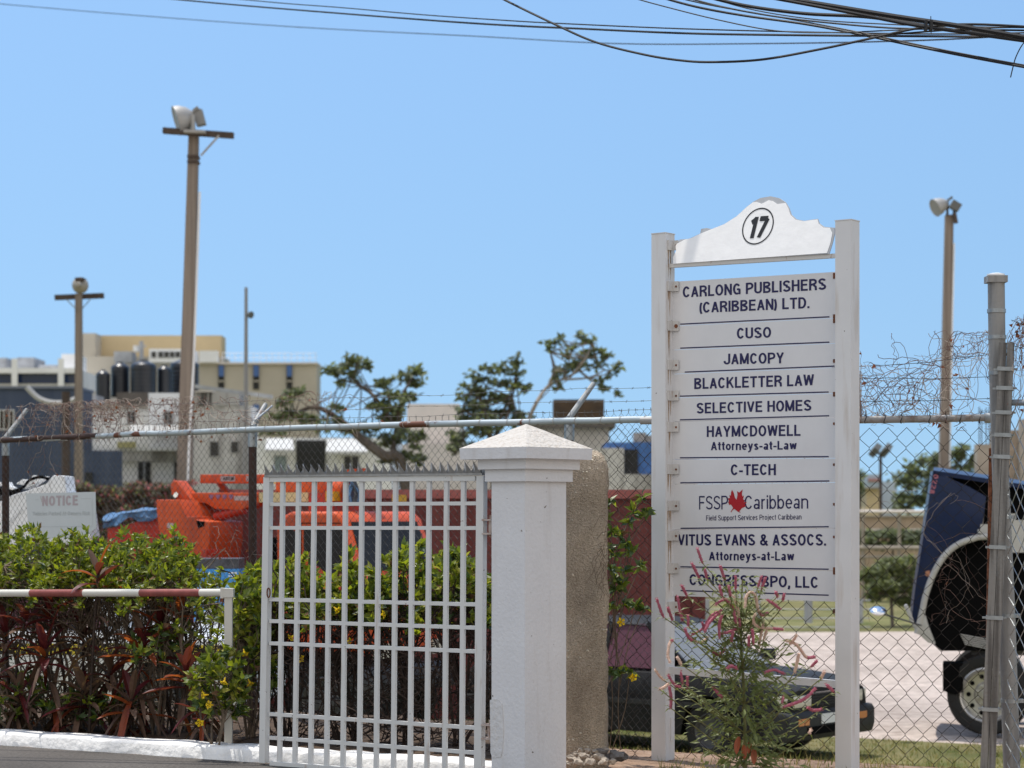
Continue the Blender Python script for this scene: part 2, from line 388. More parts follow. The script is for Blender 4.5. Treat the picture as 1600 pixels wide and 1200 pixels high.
base = MB(); q = 1500
base.add([(-q, 0, -1.1), (q, 0, -1.1), (q, 2 * q, -1.1), (-q, 2 * q, -1.1)], [(0, 1, 2, 3)])
tag(base.build('ground', M_grassg), kind='structure')
sheet('road', lin(-4, 13.0, 6), 4, -14, 14, M_asph, 0)
sheet('verge', lin(13.0, 15.9, 8), 40, -14, 20, M_soil, 0.0)
sheet('lawn', lin(15.9, 26.9, 14), 30, -16, 24, M_grassg, 0.0)
lot = MB(); nx = 20
vs = []; fs = []
ws = [26.9, 27.5, 28.5]
for w in ws:
    for i in range(nx + 1):
        x = lerp(-16, 26, i / nx); y = w - .55 * x; vs.append((x, min(y, 46.5 - .001 * w), gz(x, y)))
for i in range(nx + 1): vs.append((lerp(-16, 26, i / nx), 47.0 + random.uniform(-.5, .3), -.97))
for j in range(len(ws)):
    for i in range(nx):
        a = j * (nx + 1) + i; fs.append((a, a + 1, a + nx + 2, a + nx + 1))
lot.add(vs, fs); tag(lot.build('gravel_lot', M_lot), kind='structure')
far = MB(); far.add([(-60, 45, -.982), (90, 45, -.982), (90, 130, -.982), (-60, 130, -.982)], [(0, 1, 2, 3)])
tag(far.build('far_lawn', M_grassg), kind='structure')

# ------------------------------------------------------------------ whitewashed kerb with the planting bed behind
M_kerb = mat('whitewash', (.80, .79, .78), .9, var=.1, scale=7, bump=.6, bscale=18, bdist=.025, spec=.15, mott=.18, mscale=3)
def wpt(x, w): return Vector((x, w - .55 * x, 0))
kerb = MB(); kd = Vector((1, -.55, 0)).normalized(); kn = Vector((.55, 1, 0)).normalized()
x = -7.2; random.seed(3); secs = []
while x < .15:
    ln = .09; j = random.uniform(-.012, .012)
    if random.random() < .1 and secs: secs.append(('gap', x))
    secs.append((x, j, random.uniform(-.006, .01))); x += ln
rows = []
for sct in secs:
    if sct[0] == 'gap': continue
    x, j, h = sct; p = wpt(x, 13.0); H = .084 + h
    rows.append([p + kn * (0 + j) + Vector((0, 0, -.05)), p + kn * (.004 + j) + Vector((0, 0, H * .8)), p + kn * (.03 + j * .5) + Vector((0, 0, H)),
                 p + kn * .17 + Vector((0, 0, H + .005)), p + kn * .2 + Vector((0, 0, H * .7)), p + kn * .2 + Vector((0, 0, -.05))])
vs = [p for r in rows for p in r]; fs = []
for i in range(len(rows) - 1):
    for k in range(5): fs.append((i * 6 + k, (i + 1) * 6 + k, (i + 1) * 6 + k + 1, i * 6 + k + 1))
fs += [tuple(range(6)), tuple(range((len(rows) - 1) * 6, len(rows) * 6))[::-1]]
kerb.add(vs, fs); kb = kerb.build('kerb', M_kerb, ang=60); clean(kb); tag(kb, kind='structure')
bed = MB(); vs = []; fs = []
for j, w in enumerate(lin(13.17, 15.95, 8)):
    for i in range(41):
        x = lerp(-7.2, -.1, i / 40); p = wpt(x, w); vs.append((p.x, p.y, .055 + random.uniform(-.02, .03)))
for j in range(8):
    for i in range(40):
        a = j * 41 + i; fs.append((a, a + 1, a + 42, a + 41))
bed.add(vs, fs); tag(bed.build('planting_bed', M_bed), kind='structure')

# ================================================================== DIRECTORY SIGN
M_sign = mat('grey_white_sign_paint', (.70, .69, .70), .55, var=.035, scale=3, bump=.03, bscale=25)
M_post = streaked('grey_white_post_paint', (.72, .71, .71), (.56, .50, .45), .55, scale=14, lo=.58, hi=.8, speck=.74)
M_vinyl = mat('white_vinyl', (.90, .89, .885), .45, var=.03, scale=9, bump=.12, bscale=14, bdist=.02)
M_navy = mat('navy_lettering', (.012, .010, .075), .5)
M_black = mat('black_lettering', (.012, .012, .014), .5)
M_red_leaf = mat('red_emblem', (.42, .012, .02), .5)
M_rust = mat('rust', (.16, .06, .03), .9, var=.5, scale=40, bump=.3)
M_clip = streaked('clip_paint', (.62, .60, .58), (.30, .15, .08), .6, scale=30, lo=.62, hi=.75, zs=.3)
M_bare = mat('bare_sheet_metal', (.42, .43, .45), .5, var=.06, scale=6)
YL, YR = 14.05, 13.25
pL = ((1036 - CX) * YL / FPX, YL); pR = ((1324 - CX) * YR / FPX, YR)
SP = Pl(pL, pR); SB = Pl(pL, pR, off=-.03)
SW = (Vector(pR) - Vector(pL)).length
sg = thing('directory_sign', 'tall grey-white directory board listing ten tenants between two square posts', 'sign', (pL[0], pL[1], 0))
hp = .054
for a, top in ((0, SP.uv(1030, 367)[1]), (SW, SP.uv(1324, 346)[1])):
    mb = MB(); mb.fbox(SP, a - hp, a + hp, -.3, top, -hp, hp)
    mb.fbox(SP, a - hp - .003, a + hp + .003, top + .0005, top + .006, -hp - .003, hp + .003)
    mb.build('post', M_post, sg, smooth=False)
# header: sheet-metal back board and the white vinyl face on it (lean added so it catches the sun)
hb = [SP.uv(1000 + x / 4.444, 290 + y / 4.444) for x, y in
      [(262, 541), (250, 470), (252, 410), (262, 372), (330, 366), (400, 330), (402, 296), (440, 290), (478, 297), (560, 262), (640, 205), (700, 140), (745, 100), (790, 75), (860, 63), (920, 76), (970, 106),
       (1000, 148), (1022, 195), (1062, 228), (1120, 240), (1212, 226), (1228, 258), (1265, 283), (1340, 290), (1345, 330), (1338, 400), (1325, 476)]]
hv = [SP.uv(1000 + x / 4.444, 290 + y / 4.444) for x, y in
      [(243, 545), (236, 500), (250, 450), (240, 415), (252, 400), (300, 372), (345, 362), (400, 332), (480, 297), (560, 264), (640, 208), (700, 143), (742, 106), (770, 104), (805, 118), (850, 92), (880, 98), (915, 120), (972, 112),
       (998, 152), (1018, 198), (1058, 232), (1120, 243), (1213, 230), (1226, 262), (1262, 288), (1308, 291), (1330, 330), (1326, 400), (1312, 470)]]
zb = min(z for a, z in hb)
TILT = math.tan(R(15))
class Lean(Pl):
    def __init__(s, p, z0, k): s.u, s.n, s.o, s.z0, s.k = p.u, p.n, p.o, z0, k
    def P(s, a, z, c=0.0): return s.o + s.u * a + s.n * (c - (z - s.z0) * s.k) + Vector((0, 0, z))
HP = Lean(Pl(pL, pR, off=.02), zb, TILT)
mb = MB(); mb.fprism(HP, hb[::-1], -.006, .004); hbo = mb.build('header_board', M_bare, sg, smooth=False); clean(hbo)
mb = MB(); mb.fprism(HP, hv[::-1], .0045, .0065); vo = mb.build('header_face', M_vinyl, sg, parent=hbo, smooth=False); clean(vo)
ca, cz = SP.uv(1180.3, 352.5); ra = (SP.uv(1204.5, 347)[0] - SP.uv(1156, 358)[0]) / 2; rz = SP.uv(1180, 324)[1] - SP.uv(1180, 381)[1]; rz /= 2
mb = MB(); sl_ = .03
ring = [(ca + ra * .97 * math.cos(R(k * 7.5)), cz + rz * math.sin(R(k * 7.5)) + ra * sl_ * math.cos(R(k * 7.5))) for k in range(49)]
v, f = ribbon(ring, .0085); mb.add([HP.P(p.x, p.y, .008) for p in v], f)
a0, z0 = SP.uv(1166.5, 372.3); a1, z1 = SP.uv(1192, 371)
put_text(mb, '17', HP, a0, z0, a1 + .0, z1, SP.uv(1180, 336)[1] - SP.uv(1180, 371)[1], .008, t=.23, shear=.14, gap=.1)
mb.build('house_number', M_black, sg, parent=hbo, smooth=False)
aL, aR = SB.uv(1050, 600)[0], SB.uv(1309, 600)[0]
mb = MB()
z0a, z0b = SP.uv(1046, 415.5)[1], SP.uv(1304, 400)[1]
mb.bar(SP.P(hp, z0a, -.0), SP.P(SW - hp, z0b, -.0), .03, .026)
mb.build('crossbar', M_clip, sg, smooth=False)
mb = MB(); mb.bar(SP.P(hp - .0, SP.uv(1046, 1047)[1], .0), SP.P(SW - hp, SP.uv(1304, 1069)[1], .0), .028, .046)
mb.build('crossbar', M_post, sg, smooth=False)
mb = MB(); mb.bar(SP.P(hp, SP.uv(1046, 1047)[1] + .0237, .0), SP.P(SW - hp, SP.uv(1304, 1069)[1] + .0237, .0), .034, .003)
lines = [((1055, 440), (1303, 425)), ((1063, 506.5), (1296, 495)), ((1063, 544), (1296, 534.6)), ((1070, 581.4), (1304, 572)), ((1062.5, 619), (1295, 612.5)),
         ((1062.5, 656), (1295.6, 649.6)), ((1062.5, 715.3), (1295, 713.5)), ((1063, 754.4), (1296, 751.5)), ((1063.5, 825.5), (1295, 823)),
         ((1063, 885.6), (1295, 889.4)), ((1063.5, 922.7), (1295, 930)), ((1052, 931), (1306, 940))]
TX = [[('CARLONG PUBLISHERS', 1067, 465, 1291, 452.5, 17.6)], [], [], [], [], [], [], [], [], [], []]
TX[0].append(('(CARIBBEAN) LTD.', 1093, 489, 1265, 481.5, 17.3))
TX[1] = [('CUSO', 1151.5, 529.4, 1205, 527.6, 17)]
TX[2] = [('JAMCOPY', 1131.5, 569.6, 1225, 567.6, 17)]
TX[3] = [('BLACKLETTER LAW', 1085, 608, 1272, 602.4, 17.4)]
TX[4] = [('SELECTIVE HOMES', 1088.5, 646.3, 1268, 641.7, 17)]
TX[5] = [('HAYMCDOWELL', 1104.5, 682.8, 1251, 681, 17.2), ('Attorneys-at-Law', 1111, 703.6, 1245, 702.3, 13.6)]
TX[6] = [('C-TECH', 1142, 742.6, 1212.5, 742.3, 17.2)]
TX[7] = [('FSSP', 1092.5, 796.2, 1137.5, 795.8, 21.2), ('Caribbean', 1163.5, 795.6, 1263, 794.6, 21.4), ('Field Support Services Project Caribbean', 1103.5, 813.4, 1252.5, 811.6, 8.2)]
TX[8] = [('VITUS EVANS & ASSOCS.', 1059.5, 852.3, 1291, 852.5, 17.8), ('Attorneys-at-Law', 1108, 875.6, 1241, 875.8, 14)]
TX[9] = [('CONGRESS BPO, LLC', 1077.5, 914.2, 1279, 919, 17.6)]
def edge(k, off):      # the row edge just under line k, as z at aL and aR
    (x0, y0), (x1, y1) = lines[k]; A, B = SB.uv(x0, y0 + off), SB.uv(x1, y1 + off)
    s_ = (B[1] - A[1]) / (B[0] - A[0]); return A[1] + s_ * (aL - A[0]), A[1] + s_ * (aR - A[0])
for k in range(10):
    tL, tR = edge(k, 0 if k == 0 else 2.6); bL, bR = edge(k + 1, 2.2) if k < 9 else edge(11, 0)
    mb = MB(); mb.fprism(SB, [(aL, bL), (aR, bR), (aR, tR), (aL, tL)], -.004, 0.0)
    pn = mb.build('name_panel', M_sign, sg, smooth=False); clean(pn)
    mb = MB()
    for (s, x0, y0, x1, y1, cp) in TX[k]:
        A, B = SB.uv(x0, y0), SB.uv(x1, y1); mid = SB.uv((x0 + x1) / 2, (y0 + y1) / 2)[1]; cap = SB.uv((x0 + x1) / 2, (y0 + y1) / 2 - cp)[1] - mid
        thin = s in ('FSSP', 'Caribbean'); tiny = s.startswith('Field')
        put_text(mb, s, SB, A[0], A[1], B[0], B[1], cap, .0015, t=.105 if thin else (.12 if tiny else .165), gap=.09)
        mb.build('lettering', M_navy, sg, parent=pn, smooth=False); mb = MB()
    (x0, y0), (x1, y1) = lines[k + 1]; A, B = SB.uv(x0, y0), SB.uv(x1, y1)
    mb = MB(); v, f = ribbon([A, B], .0078); mb.add([SB.P(p.x, p.y, .0012) for p in v], f)
    mb.build('rule_line', M_navy, sg, parent=pn, smooth=False)
    if k == 7:
        lf = [(640, 112), (652, 135), (660, 168), (672, 182), (678, 150), (676, 122), (690, 132), (714, 110), (708, 140), (712, 160), (722, 152), (716, 178), (728, 186), (722, 200), (742, 196), (728, 214), (738, 226), (708, 240), (690, 262), (700, 272), (680, 264),
              (655, 244), (640, 258), (634, 268), (630, 266), (648, 238), (632, 214), (622, 218), (612, 196), (620, 192), (612, 172), (626, 168), (622, 150), (632, 152), (634, 130)]
        mb = MB(); mb.fprism(SB, [SB.uv(1000 + x / 4.444, 740 + y / 4.444) for x, y in lf][::-1], .0015, .0026)
        em = mb.build('maple_leaf_emblem', M_red_leaf, sg, parent=pn, smooth=False); clean(em)
M_run = mat('rust_run_stain', (.40, .29, .21), .8, var=.4, scale=40)
# clips along the left post and bolts with rust on the right
for py in (383, 447, 509, 570, 618, 667, 733, 790, 837, 888, 948):
    a, z = SP.uv(1052, py); mb = MB()
    mb.fbox(SP, hp + .0006, hp + .012, z - .032, z + .032, -.02, .035); mb.fbox(SP, hp + .0122, hp + .052, z - .032, z + .032, -.022, -.016)
    mb.tube([SP.P(hp + .036, z - .002, -.017), SP.P(hp + .036, z - .002, -.012)], .007 if py != 509 else .013, 8, mi=1)
    cl_ = mb.build('clip', [M_clip, M_rust], sg, smooth=False)
    if py < 900:
        mb = MB(); random.seed(py)
        for q in range(random.randint(2, 4)):
            c_ = random.uniform(-.012, .03); h_ = random.uniform(.05, .2); w_ = random.uniform(.003, .008)
            mb.prism([SP.P(hp + .0008, z - .033, c_ - w_), SP.P(hp + .0008, z - .033, c_ + w_), SP.P(hp + .0008, z - .033 - h_ * .6, c_ + w_ * .7), SP.P(hp + .0008, z - .033 - h_, c_)],
                     [SP.P(hp + .0014, z - .033, c_ - w_), SP.P(hp + .0014, z - .033, c_ + w_), SP.P(hp + .0014, z - .033 - h_ * .6, c_ + w_ * .7), SP.P(hp + .0014, z - .033 - h_, c_)])
        mb.build('rust_run', M_run, sg, parent=cl_, smooth=False)
for py, k in ((436, 1.6), (503, 2.4), (569, 1), (621, 1.3), (667, .7), (731, .7), (793, .7), (844, .7), (897, 2), (960, 1.2)):
    a, z = SB.uv(1303.3, py - 5); mb = MB()
    mb.fbox(SB, a - .006, a + .006 * min(k, 1.4), z - .011 * k, z + .011 * k, .0005, .004)
    mb.build('fixing_bolt', M_rust, sg, smooth=False)
a, z = SP.uv(1056, 1140); mb = MB(); mb.fbox(SP, hp + .0006, hp + .006, z - .075, z + .075, -.04, -.004); mb.build('blank_plate', M_sign, sg, smooth=False)

# ================================================================== GATE
M_gate = streaked('gate_white_paint', (.645, .65, .645), (.42, .32, .25), .5, scale=22, lo=.62, hi=.8, fine=.05, speck=.72)
M_spike = mat('galvanised_spikes', (.30, .30, .30), .45, metal=.7, var=.2, scale=30)
M_hinge = streaked('rusty_pink_hinge', (.50, .42, .38), (.28, .15, .10), .7, scale=25, lo=.5, hi=.7, zs=.4)
gA = W(419, 1195, 13.77); gB = W(766, 1220, 12.95)
GP = Pl((gA.x, gA.y), (gB.x, gB.y))
gt = thing('steel_gate', 'white tubular steel gate with spiked top standing open beside the white pillar', 'gate', (gA.x, gA.y, 0))
def gbar(name, x0, y0, x1, y1, wpx_m, dm, m=M_gate, c=0.0, par=None):
    A, B = GP.uv(x0, y0), GP.uv(x1, y1); mb = MB()
    h = wpx_m / 2; mb.fprism(GP, [(A[0] - h, A[1]), (A[0] + h, A[1]), (B[0] + h, B[1]), (B[0] - h, B[1])], c - dm / 2, c + dm / 2)
    o = mb.build(name, m, gt, smooth=False); clean(o); return o
tops = [237, 331, 425, 515, 611, 708, 808, 908, 1008, 1108, 1212, 1313]; bots = [217, 308, 402, 497, 594, 692, 792, 895, 994, 1094, 1200, 1302]
def gtop(x): return lerp(748.5, 746.5, (x - 420) / 340)
def gbot(x): return lerp(1192, 1218, (x - 420) / 340)
fr = MB()
for (x0, x1, w) in ((419.5, 412.5, .046), (753, 749, .05)):
    A, B = GP.uv(x1, gbot(x1)), GP.uv(x0, gtop(x0)); h = w / 2
    fr.fprism(GP, [(A[0] - h, A[1]), (A[0] + h, A[1]), (B[0] + h, B[1] + .012), (B[0] - h, B[1] + .012)], -.0235, .0235)
for (yf) in (gtop, gbot):
    A, B = GP.uv(424, yf(424)), GP.uv(745, yf(745)); fr.fprism(GP, [(A[0], A[1] - .018), (B[0], B[1] - .018), (B[0], B[1] + .012), (A[0], A[1] + .012)], -.02, .02)
fo = fr.build('frame', M_gate, gt, smooth=False); clean(fo)
for a, b in zip(tops, bots):
    x0, x1 = 380 + a / 3.81, 380 + b / 3.81
    gbar('upright_bar', x1, gbot(x1) - 3, x0, gtop(x0) + 3, .0275, .022)
for yl, yr in ((788, 786.5), (824.7, 825), (936.5, 944.6), (970.3, 981), (1005, 1018), (1115.5, 1137.5), (1152.5, 1176.5)):
    A, B = GP.uv(422, yl), GP.uv(748, yr); mb = MB()
    mb.fprism(GP, [(A[0], A[1] - .0112), (B[0], B[1] - .0112), (B[0], B[1] + .0112), (A[0], A[1] + .0112)], -.008, .0105)
    o = mb.build('rail', M_gate, gt, smooth=False); clean(o)
# spiked strip: a folded plate cut into leaning points, front row and back row
sp = MB(); A, B = GP.uv(417, 744), GP.uv(757, 741); n = 27; zt = A[1]
sp.fprism(GP, [(A[0], A[1] - .006), (B[0], B[1] - .006), (B[0], B[1] + .006), (A[0], A[1] + .006)], -.03, .03)
for k in range(n):
    a = lerp(A[0], B[0], (k + .5) / n); z = lerp(A[1], B[1], (k + .5) / n); st = (B[0] - A[0]) / n
    for row, c0, c1 in ((0, .03, .05), (1, -.03, -.05)):
        j = random.uniform(-.008, .008); h = random.uniform(.07, .082); sh = -.022 + j
        base_ = [GP.P(a - st * .46, z + .006, c0), GP.P(a + st * .46, z + .006, c0), GP.P(a + st * .28, z + .02, c0 + (c1 - c0) * .2), GP.P(a + sh + .004, z + h, c1), GP.P(a - st * .28 , z + .03, c0 + (c1 - c0) * .3)]
        off = GP.n * .0015
        sp.prism(base_, [p - off for p in base_])
        tz = [GP.P(a - st * .1, z + .006, c0 * .6), GP.P(a + st * .42, z + .006, c0 * .6), GP.P(a + st * .46, z + .04, c0 * .7)]
        sp.prism(tz, [p - off for p in tz])
so = sp.build('spike_strip', M_spike, gt, smooth=False); clean(so)
for px, py in ((763, 823), (762, 1143)):
    a, z = GP.uv(px, py); mb = MB()
    mb.tube([GP.P(a + .02, z - .045, .0), GP.P(a + .02, z + .045, .0)], .017, 12)
    mb.tube([GP.P(a + .02, z - .06, .0), GP.P(a + .02, z + .07, .0)], .010, 8)
    for dz in (-.046, .036): mb.fbox(GP, a - .03, a + .035, z + dz, z + dz + .009, -.028, .028)
    mb.fbox(GP, a + .037, a + .058, z - .04, z + .032, -.02, .02)
    mb.build('hinge', M_hinge, gt)
mb = MB(); a, z = GP.uv(424, 926)
v, f = ribbon(arc(a, z, .012, .03, 0, 360, 14), .007)
mb.add([GP.P(p.x, p.y, .032) for p in v], f); mb.add([GP.P(p.x, p.y, .027) for p in v], [tuple(reversed(q)) for q in f]); mb.build('latch_ring', M_rust, gt)

# ================================================================== WHITE PILLAR
M_pil = streaked('pillar_white_paint', (.72, .71, .72), (.52, .48, .45), .75, scale=7, lo=.56, hi=.82, zs=.14, bump=.4, speck=.73)
M_cap = mat('capstone_whitewash', (.52, .49, .455), .9, col2=(.40, .345, .29), thresh=(.5, .72), scale=45, bump=.9, bscale=30, bdist=.02, spec=.15)
corner = W(820, 1100, 12.72)
PT = R(42)
pu = Vector((math.cos(PT), -math.sin(PT), 0)); pv = Vector((math.sin(PT), math.cos(PT), 0))
sw = 52 * 12.8 / FPX / math.cos(PT); sd_ = 66 * 12.8 / FPX / math.sin(PT)
def pc(a, b, z): return Vector((corner.x, corner.y, z)) - pu * a + pv * b      # a along the left face, b along the right face
def zpx(py): return CH + (CY - py) * 12.75 / FPX
pil = thing('gate_pillar', 'square white painted pillar with pyramid capstone and gate hinges', 'pillar', (corner.x, corner.y, 0))
def ring_box(mb, e, z0, z1, e1=None):
    e1 = e if e1 is None else e1
    q = [(-e, -e), (sw + e, -e), (sw + e, sd_ + e), (-e, sd_ + e)]; q1 = [(-e1, -e1), (sw + e1, -e1), (sw + e1, sd_ + e1), (-e1, sd_ + e1)]
    mb.hexa([pc(a, b, z0) for a, b in q] + [pc(a, b, z1) for a, b in q1])
mb = MB(); ring_box(mb, 0, -.2, zpx(752)); o = mb.build('shaft', M_pil, pil, smooth=False); clean(o)
mb = MB(); ring_box(mb, .028, zpx(752), zpx(733)); ring_box(mb, .058, zpx(732.8), zpx(716)); o = mb.build('collar', M_pil, pil, smooth=False); clean(o)
def ring_box(mb, e, z0, z1, e1=None):      # the cap overhangs further on the gate side
    e1 = e if e1 is None else e1
    q = [(-e, -e), (sw + e + .045, -e), (sw + e + .045, sd_ + e), (-e, sd_ + e)]; q1 = [(-e1, -e1), (sw + e1 + .045, -e1), (sw + e1 + .045, sd_ + e1), (-e1, sd_ + e1)]
    mb.hexa([pc(a, b, z0) for a, b in q] + [pc(a, b, z1) for a, b in q1])
mb = MB(); e = .108; zt0, zt1, zap = zpx(717), zpx(699.5), zpx(660)
ring_box(mb, e, zt0, zt1, e + .004); o = mb.build('cap_slab', M_pil, pil, smooth=False); clean(o); mb = MB(); e += .004
N = 8; vs = []; fs = []            # pyramid as a grid with a slightly uneven, trowelled surface
for i in range(N + 1):
    for j in range(N + 1):
        u, v = i / N, j / N; h = 1 - max(abs(u - .5), abs(v - .5)) * 2
        edge_ = i in (0, N) or j in (0, N)
        vs.append(pc(lerp(-e, sw + e + .045, u), lerp(-e, sd_ + e, v), zt1 + .0006 + (zap - zt1) * h + (0 if edge_ else random.uniform(-.002, .002))))
for i in range(N):
    for j in range(N):
        a, b, c, d = i * (N + 1) + j, (i + 1) * (N + 1) + j, (i + 1) * (N + 1) + j + 1, i * (N + 1) + j + 1
        fs += [(a, b, c), (a, c, d)] if (i < N / 2) == (j < N / 2) else [(a, b, d), (b, c, d)]
mb.add(vs, fs); o = mb.build('capstone', M_cap, pil, ang=20); clean(o)
mb = MB()                                   # mortar patch around the lower hinge
LPl = Pl((pc(sw, 0, 0).x, pc(sw, 0, 0).y), (corner.x, corner.y))
pts = [(766, 1094), (772, 1092), (780, 1093), (785, 1100), (787, 1130), (787, 1150), (785, 1176), (783, 1183), (770, 1184), (767, 1176)]
mb.fprism(LPl, [LPl.uv(x, y) for x, y in pts][::-1], .0003, .0035); o = mb.build('mortar_patch', M_hinge if False else mat('mortar_patch_paint', (.66,.645,.64), .9, bump=.6, bscale=30, bdist=.02), pil, smooth=False); clean(o)

# ================================================================== PEBBLE-DASH PILLAR STUMP
M_peb = mat('pebble_dash', (.44, .36, .27), .95, col2=(.66, .55, .43), scale=95, bump=1.0, bscale=110, bdist=.03, thresh=(.36, .6), spec=.1, mott=.38, mscale=5, mstretch=(1, 1, .5))
bm = bmesh.new()
c0 = W(917, 950, 13.55)
outline = [(.17, 0), (.172, .3), (.165, .8), (.165, 1.2), (.168, 1.6), (.165, 1.82), (.15, 1.91), (.11, 1.955), (.05, 1.97), (.001, 1.972)]
nseg = 44; rings = []
H = CH + (CY - 703) * 13.55 / FPX
prof = [(1.0, z) for z in lin(-.1, H - .14, 46)] + [(.985, H - .12), (.955, H - .095), (.91, H - .068), (.84, H - .042), (.73, H - .022), (.55, H - .008), (.3, H), (.02, H)]
mb = MB(); vs = []; fs = []; random.seed(11)
from mathutils import noise as mnoise
for i, (k, z) in enumerate(prof):
    for s in range(nseg):
        a = 2 * math.pi * s / nseg; cx, sy = math.cos(a), math.sin(a)
        r = .155 * k / max(abs(cx), abs(sy)) ** .72
        p = Vector((c0.x - .025 + r * .98 * cx - .004 * (z - 1), c0.y + r * sy, z))
        d = mnoise.noise(p * 30) * .007 + mnoise.noise(p * 75) * .008 + mnoise.noise(p * 6) * .016
        p += Vector((cx, sy, 0)) * d; vs.append(p)
for i in range(len(prof) - 1):
    for s in range(nseg):
        s2 = (s + 1) % nseg; fs.append((i * nseg + s, i * nseg + s2, (i + 1) * nseg + s2, (i + 1) * nseg + s))
fs.append(tuple(range((len(prof) - 1) * nseg, len(prof) * nseg)))
mb.add(vs, fs)
sp_ = mb.build('stone_pillar', M_peb, None, O=(c0.x, c0.y, 0)); sp_.data.polygons.foreach_set('use_smooth', [True] * len(sp_.data.polygons))
M_pebl = mat('pale_pebbles', (.56, .50, .40), .85, var=.35, scale=50, spec=.2); pb = MB(); random.seed(12)
for k in range(520):
    i = random.randrange(len(rows_n := vs)); p = vs[i]
    if p.y > c0.y + .05: continue
    if p.z < H - .25 and mnoise.noise(Vector((p.x * 5, 0, p.z * 3.2))) < .02: continue
    r = random.uniform(.0035, .0085); d = (p - Vector((c0.x - .025, c0.y, min(p.z, H - .1)))).normalized(); q = p + d * r * .3
    u = d.cross(Vector((.3, .2, 1))).normalized(); v = d.cross(u); a = random.uniform(0, 6.3); u, v = u * math.cos(a) + v * math.sin(a), v * math.cos(a) - u * math.sin(a)
    ring_ = [q + u * r * math.cos(t) * 1.25 + v * r * math.sin(t) for t in (0, 1.05, 2.1, 3.15, 4.2, 5.25)]
    pb.add(ring_ + [q + d * r * .75], [(j, (j + 1) % 6, 6) for j in range(6)])
pbo = pb.build('pale_pebbles', M_pebl, sp_, O=sp_.location, smooth=False)
tag(sp_, 'rough brown pebble-dash pillar stump with rounded top behind the white gate pillar', 'pillar')
# ================================================================== CHAIN-LINK FENCES
M_galv = mat('galvanised_pipe', (.34, .36, .37), .45, metal=.55, var=.15, scale=25)
M_rail = mat('rusting_pipe', (.42, .47, .49), .5, metal=.3, col2=(.15, .06, .035), scale=3.2, thresh=(.565, .60), spec=.4)
M_brown = mat('brown_pipe', (.045, .022, .016), .7, var=.4, scale=20)
M_wire = mat('weathered_wire', (.10, .095, .09), .7, metal=.3, var=.3, scale=8)
M_wire2 = mat('dark_wire', (.034, .029, .026), .85, spec=.1, var=.4, scale=6)
M_tie = mat('wire_tie', (.45, .42, .38), .5, metal=.5)
def chain(mb, pl, a0, a1, z0, z1, pw, ph, r, jit=.006, c=0.0, tips=.03):
    n = int((a1 - a0) / pw); m = int((z1 - z0) / (ph / 2))
    for i in range(n + 1):
        path = []; b = a0 + i * pw
        for k in range(m + 1):
            right = (k + i) % 2
            a = b + (pw * .5 + r * .6) * (1 if right else -1); z = z0 + k * ph / 2
            q = Vector((a * 1.7, z * 1.7, i * .0)); d = mnoise.noise(q) * jit; e = mnoise.noise(q + Vector((9, 3, 1))) * jit * 2 + mnoise.noise(q * .35) * .02
            hook = r * (1 if right else -1)
            for s in ((-.10, .10) if 0 < k < m else (0,)):       # slightly rounded knuckles
                t = s; aa = a - (abs(s) * pw * .35) * (1 if right else -1)
                path.append(pl.P(aa + d, z + t * ph * .5 + d * .6, c + e + hook))
        if tips:
            l = path[-1]; path.append(l + Vector((random.uniform(-.006, .006), 0, tips)))
        mb.tube(path, r, 3, cap=False)
def barbed(mb, pts, r=.0017, step=.11):
    mb.tube(pts, r, 3, cap=False)
    for p, q in zip(pts, pts[1:]):
        n = max(1, int((q - p).length / step))
        for k in range(n):
            m = p.lerp(q, (k + .5) / n)
            for s in range(2):
                d = Vector((random.uniform(-1, 1), random.uniform(-1, 1), random.uniform(-1, 1))).normalized() * .014
                mb.tube([m - d, m + d], .0013, 3, cap=False)
FA, FB = (-800 * 18.4 / FPX, 18.4), (225 * 14.17 / FPX, 14.17)
FP = Pl(FA, FB)
fl = thing('chain_link_fence', 'old chain-link fence with rusty pale blue rail behind the hedge and gate', 'fence', (FA[0], FA[1], 0), 'chain-link fences along the road')
def raily(px): return lerp(688, 655.5, px / 1018) - 5 * math.sin(math.pi * px / 1018) * .9
path = [FP.P(*FP.uv(x, raily(x) + random.uniform(-.7, .7))) for x in range(-60, 1031, 45)]
mb = MB(); mb.tube(smoothpath(path, 3), .0225, 12)
mb.build('top_rail', M_rail, fl)
a, z = FP.uv(70, raily(70)); A0 = FP.uv(-60, raily(-60)); A1 = FP.uv(152, raily(152))
mb = MB(); mb.tube([FP.P(*FP.uv(x, raily(x))) for x in (-60, 0, 50, 100, 152)], .0245, 12); mb.build('brown_rail_sleeve', M_brown, fl)
for px, pl_ in ((4, 0), (390, 1), (885, 2)):
    a, z = FP.uv(px, raily(px)); mb = MB(); mb.tube([FP.P(a, -.2, -.032), FP.P(a, z - .13, -.032)], .031, 14)
    mb.build('fence_post', M_brown, fl)
    mb = MB(); mb.tube([FP.P(a, z - .13, -.032), FP.P(a, z - .0, -.032), FP.P(a, z + .03, -.032)], [.034, .034, .024], 14); mb.build('post_cap', M_galv, fl)
    mb = MB(); tip = {4: (42, 640), 390: (415, 632), 885: (927, 600)}[px]
    t = W(tip[0], tip[1], FP.P(a, z).y + .25); s0 = FP.P(a, z + .02, -.03)
    mb.tube([s0, t], [.022, .018], 10); o_ = mb.build('outrigger_arm', mat('dull_grey_pipe', (.27, .28, .28), .6, metal=.3, col2=(.17, .09, .06), scale=8, thresh=(.55, .66)), fl)
    if px == 390:
        mb = MB(); mb.tube([s0 + Vector((.02, 0, .05)), t + Vector((.05, 0, -.012))], .008, 6); mb.build('brace', M_galv, fl)
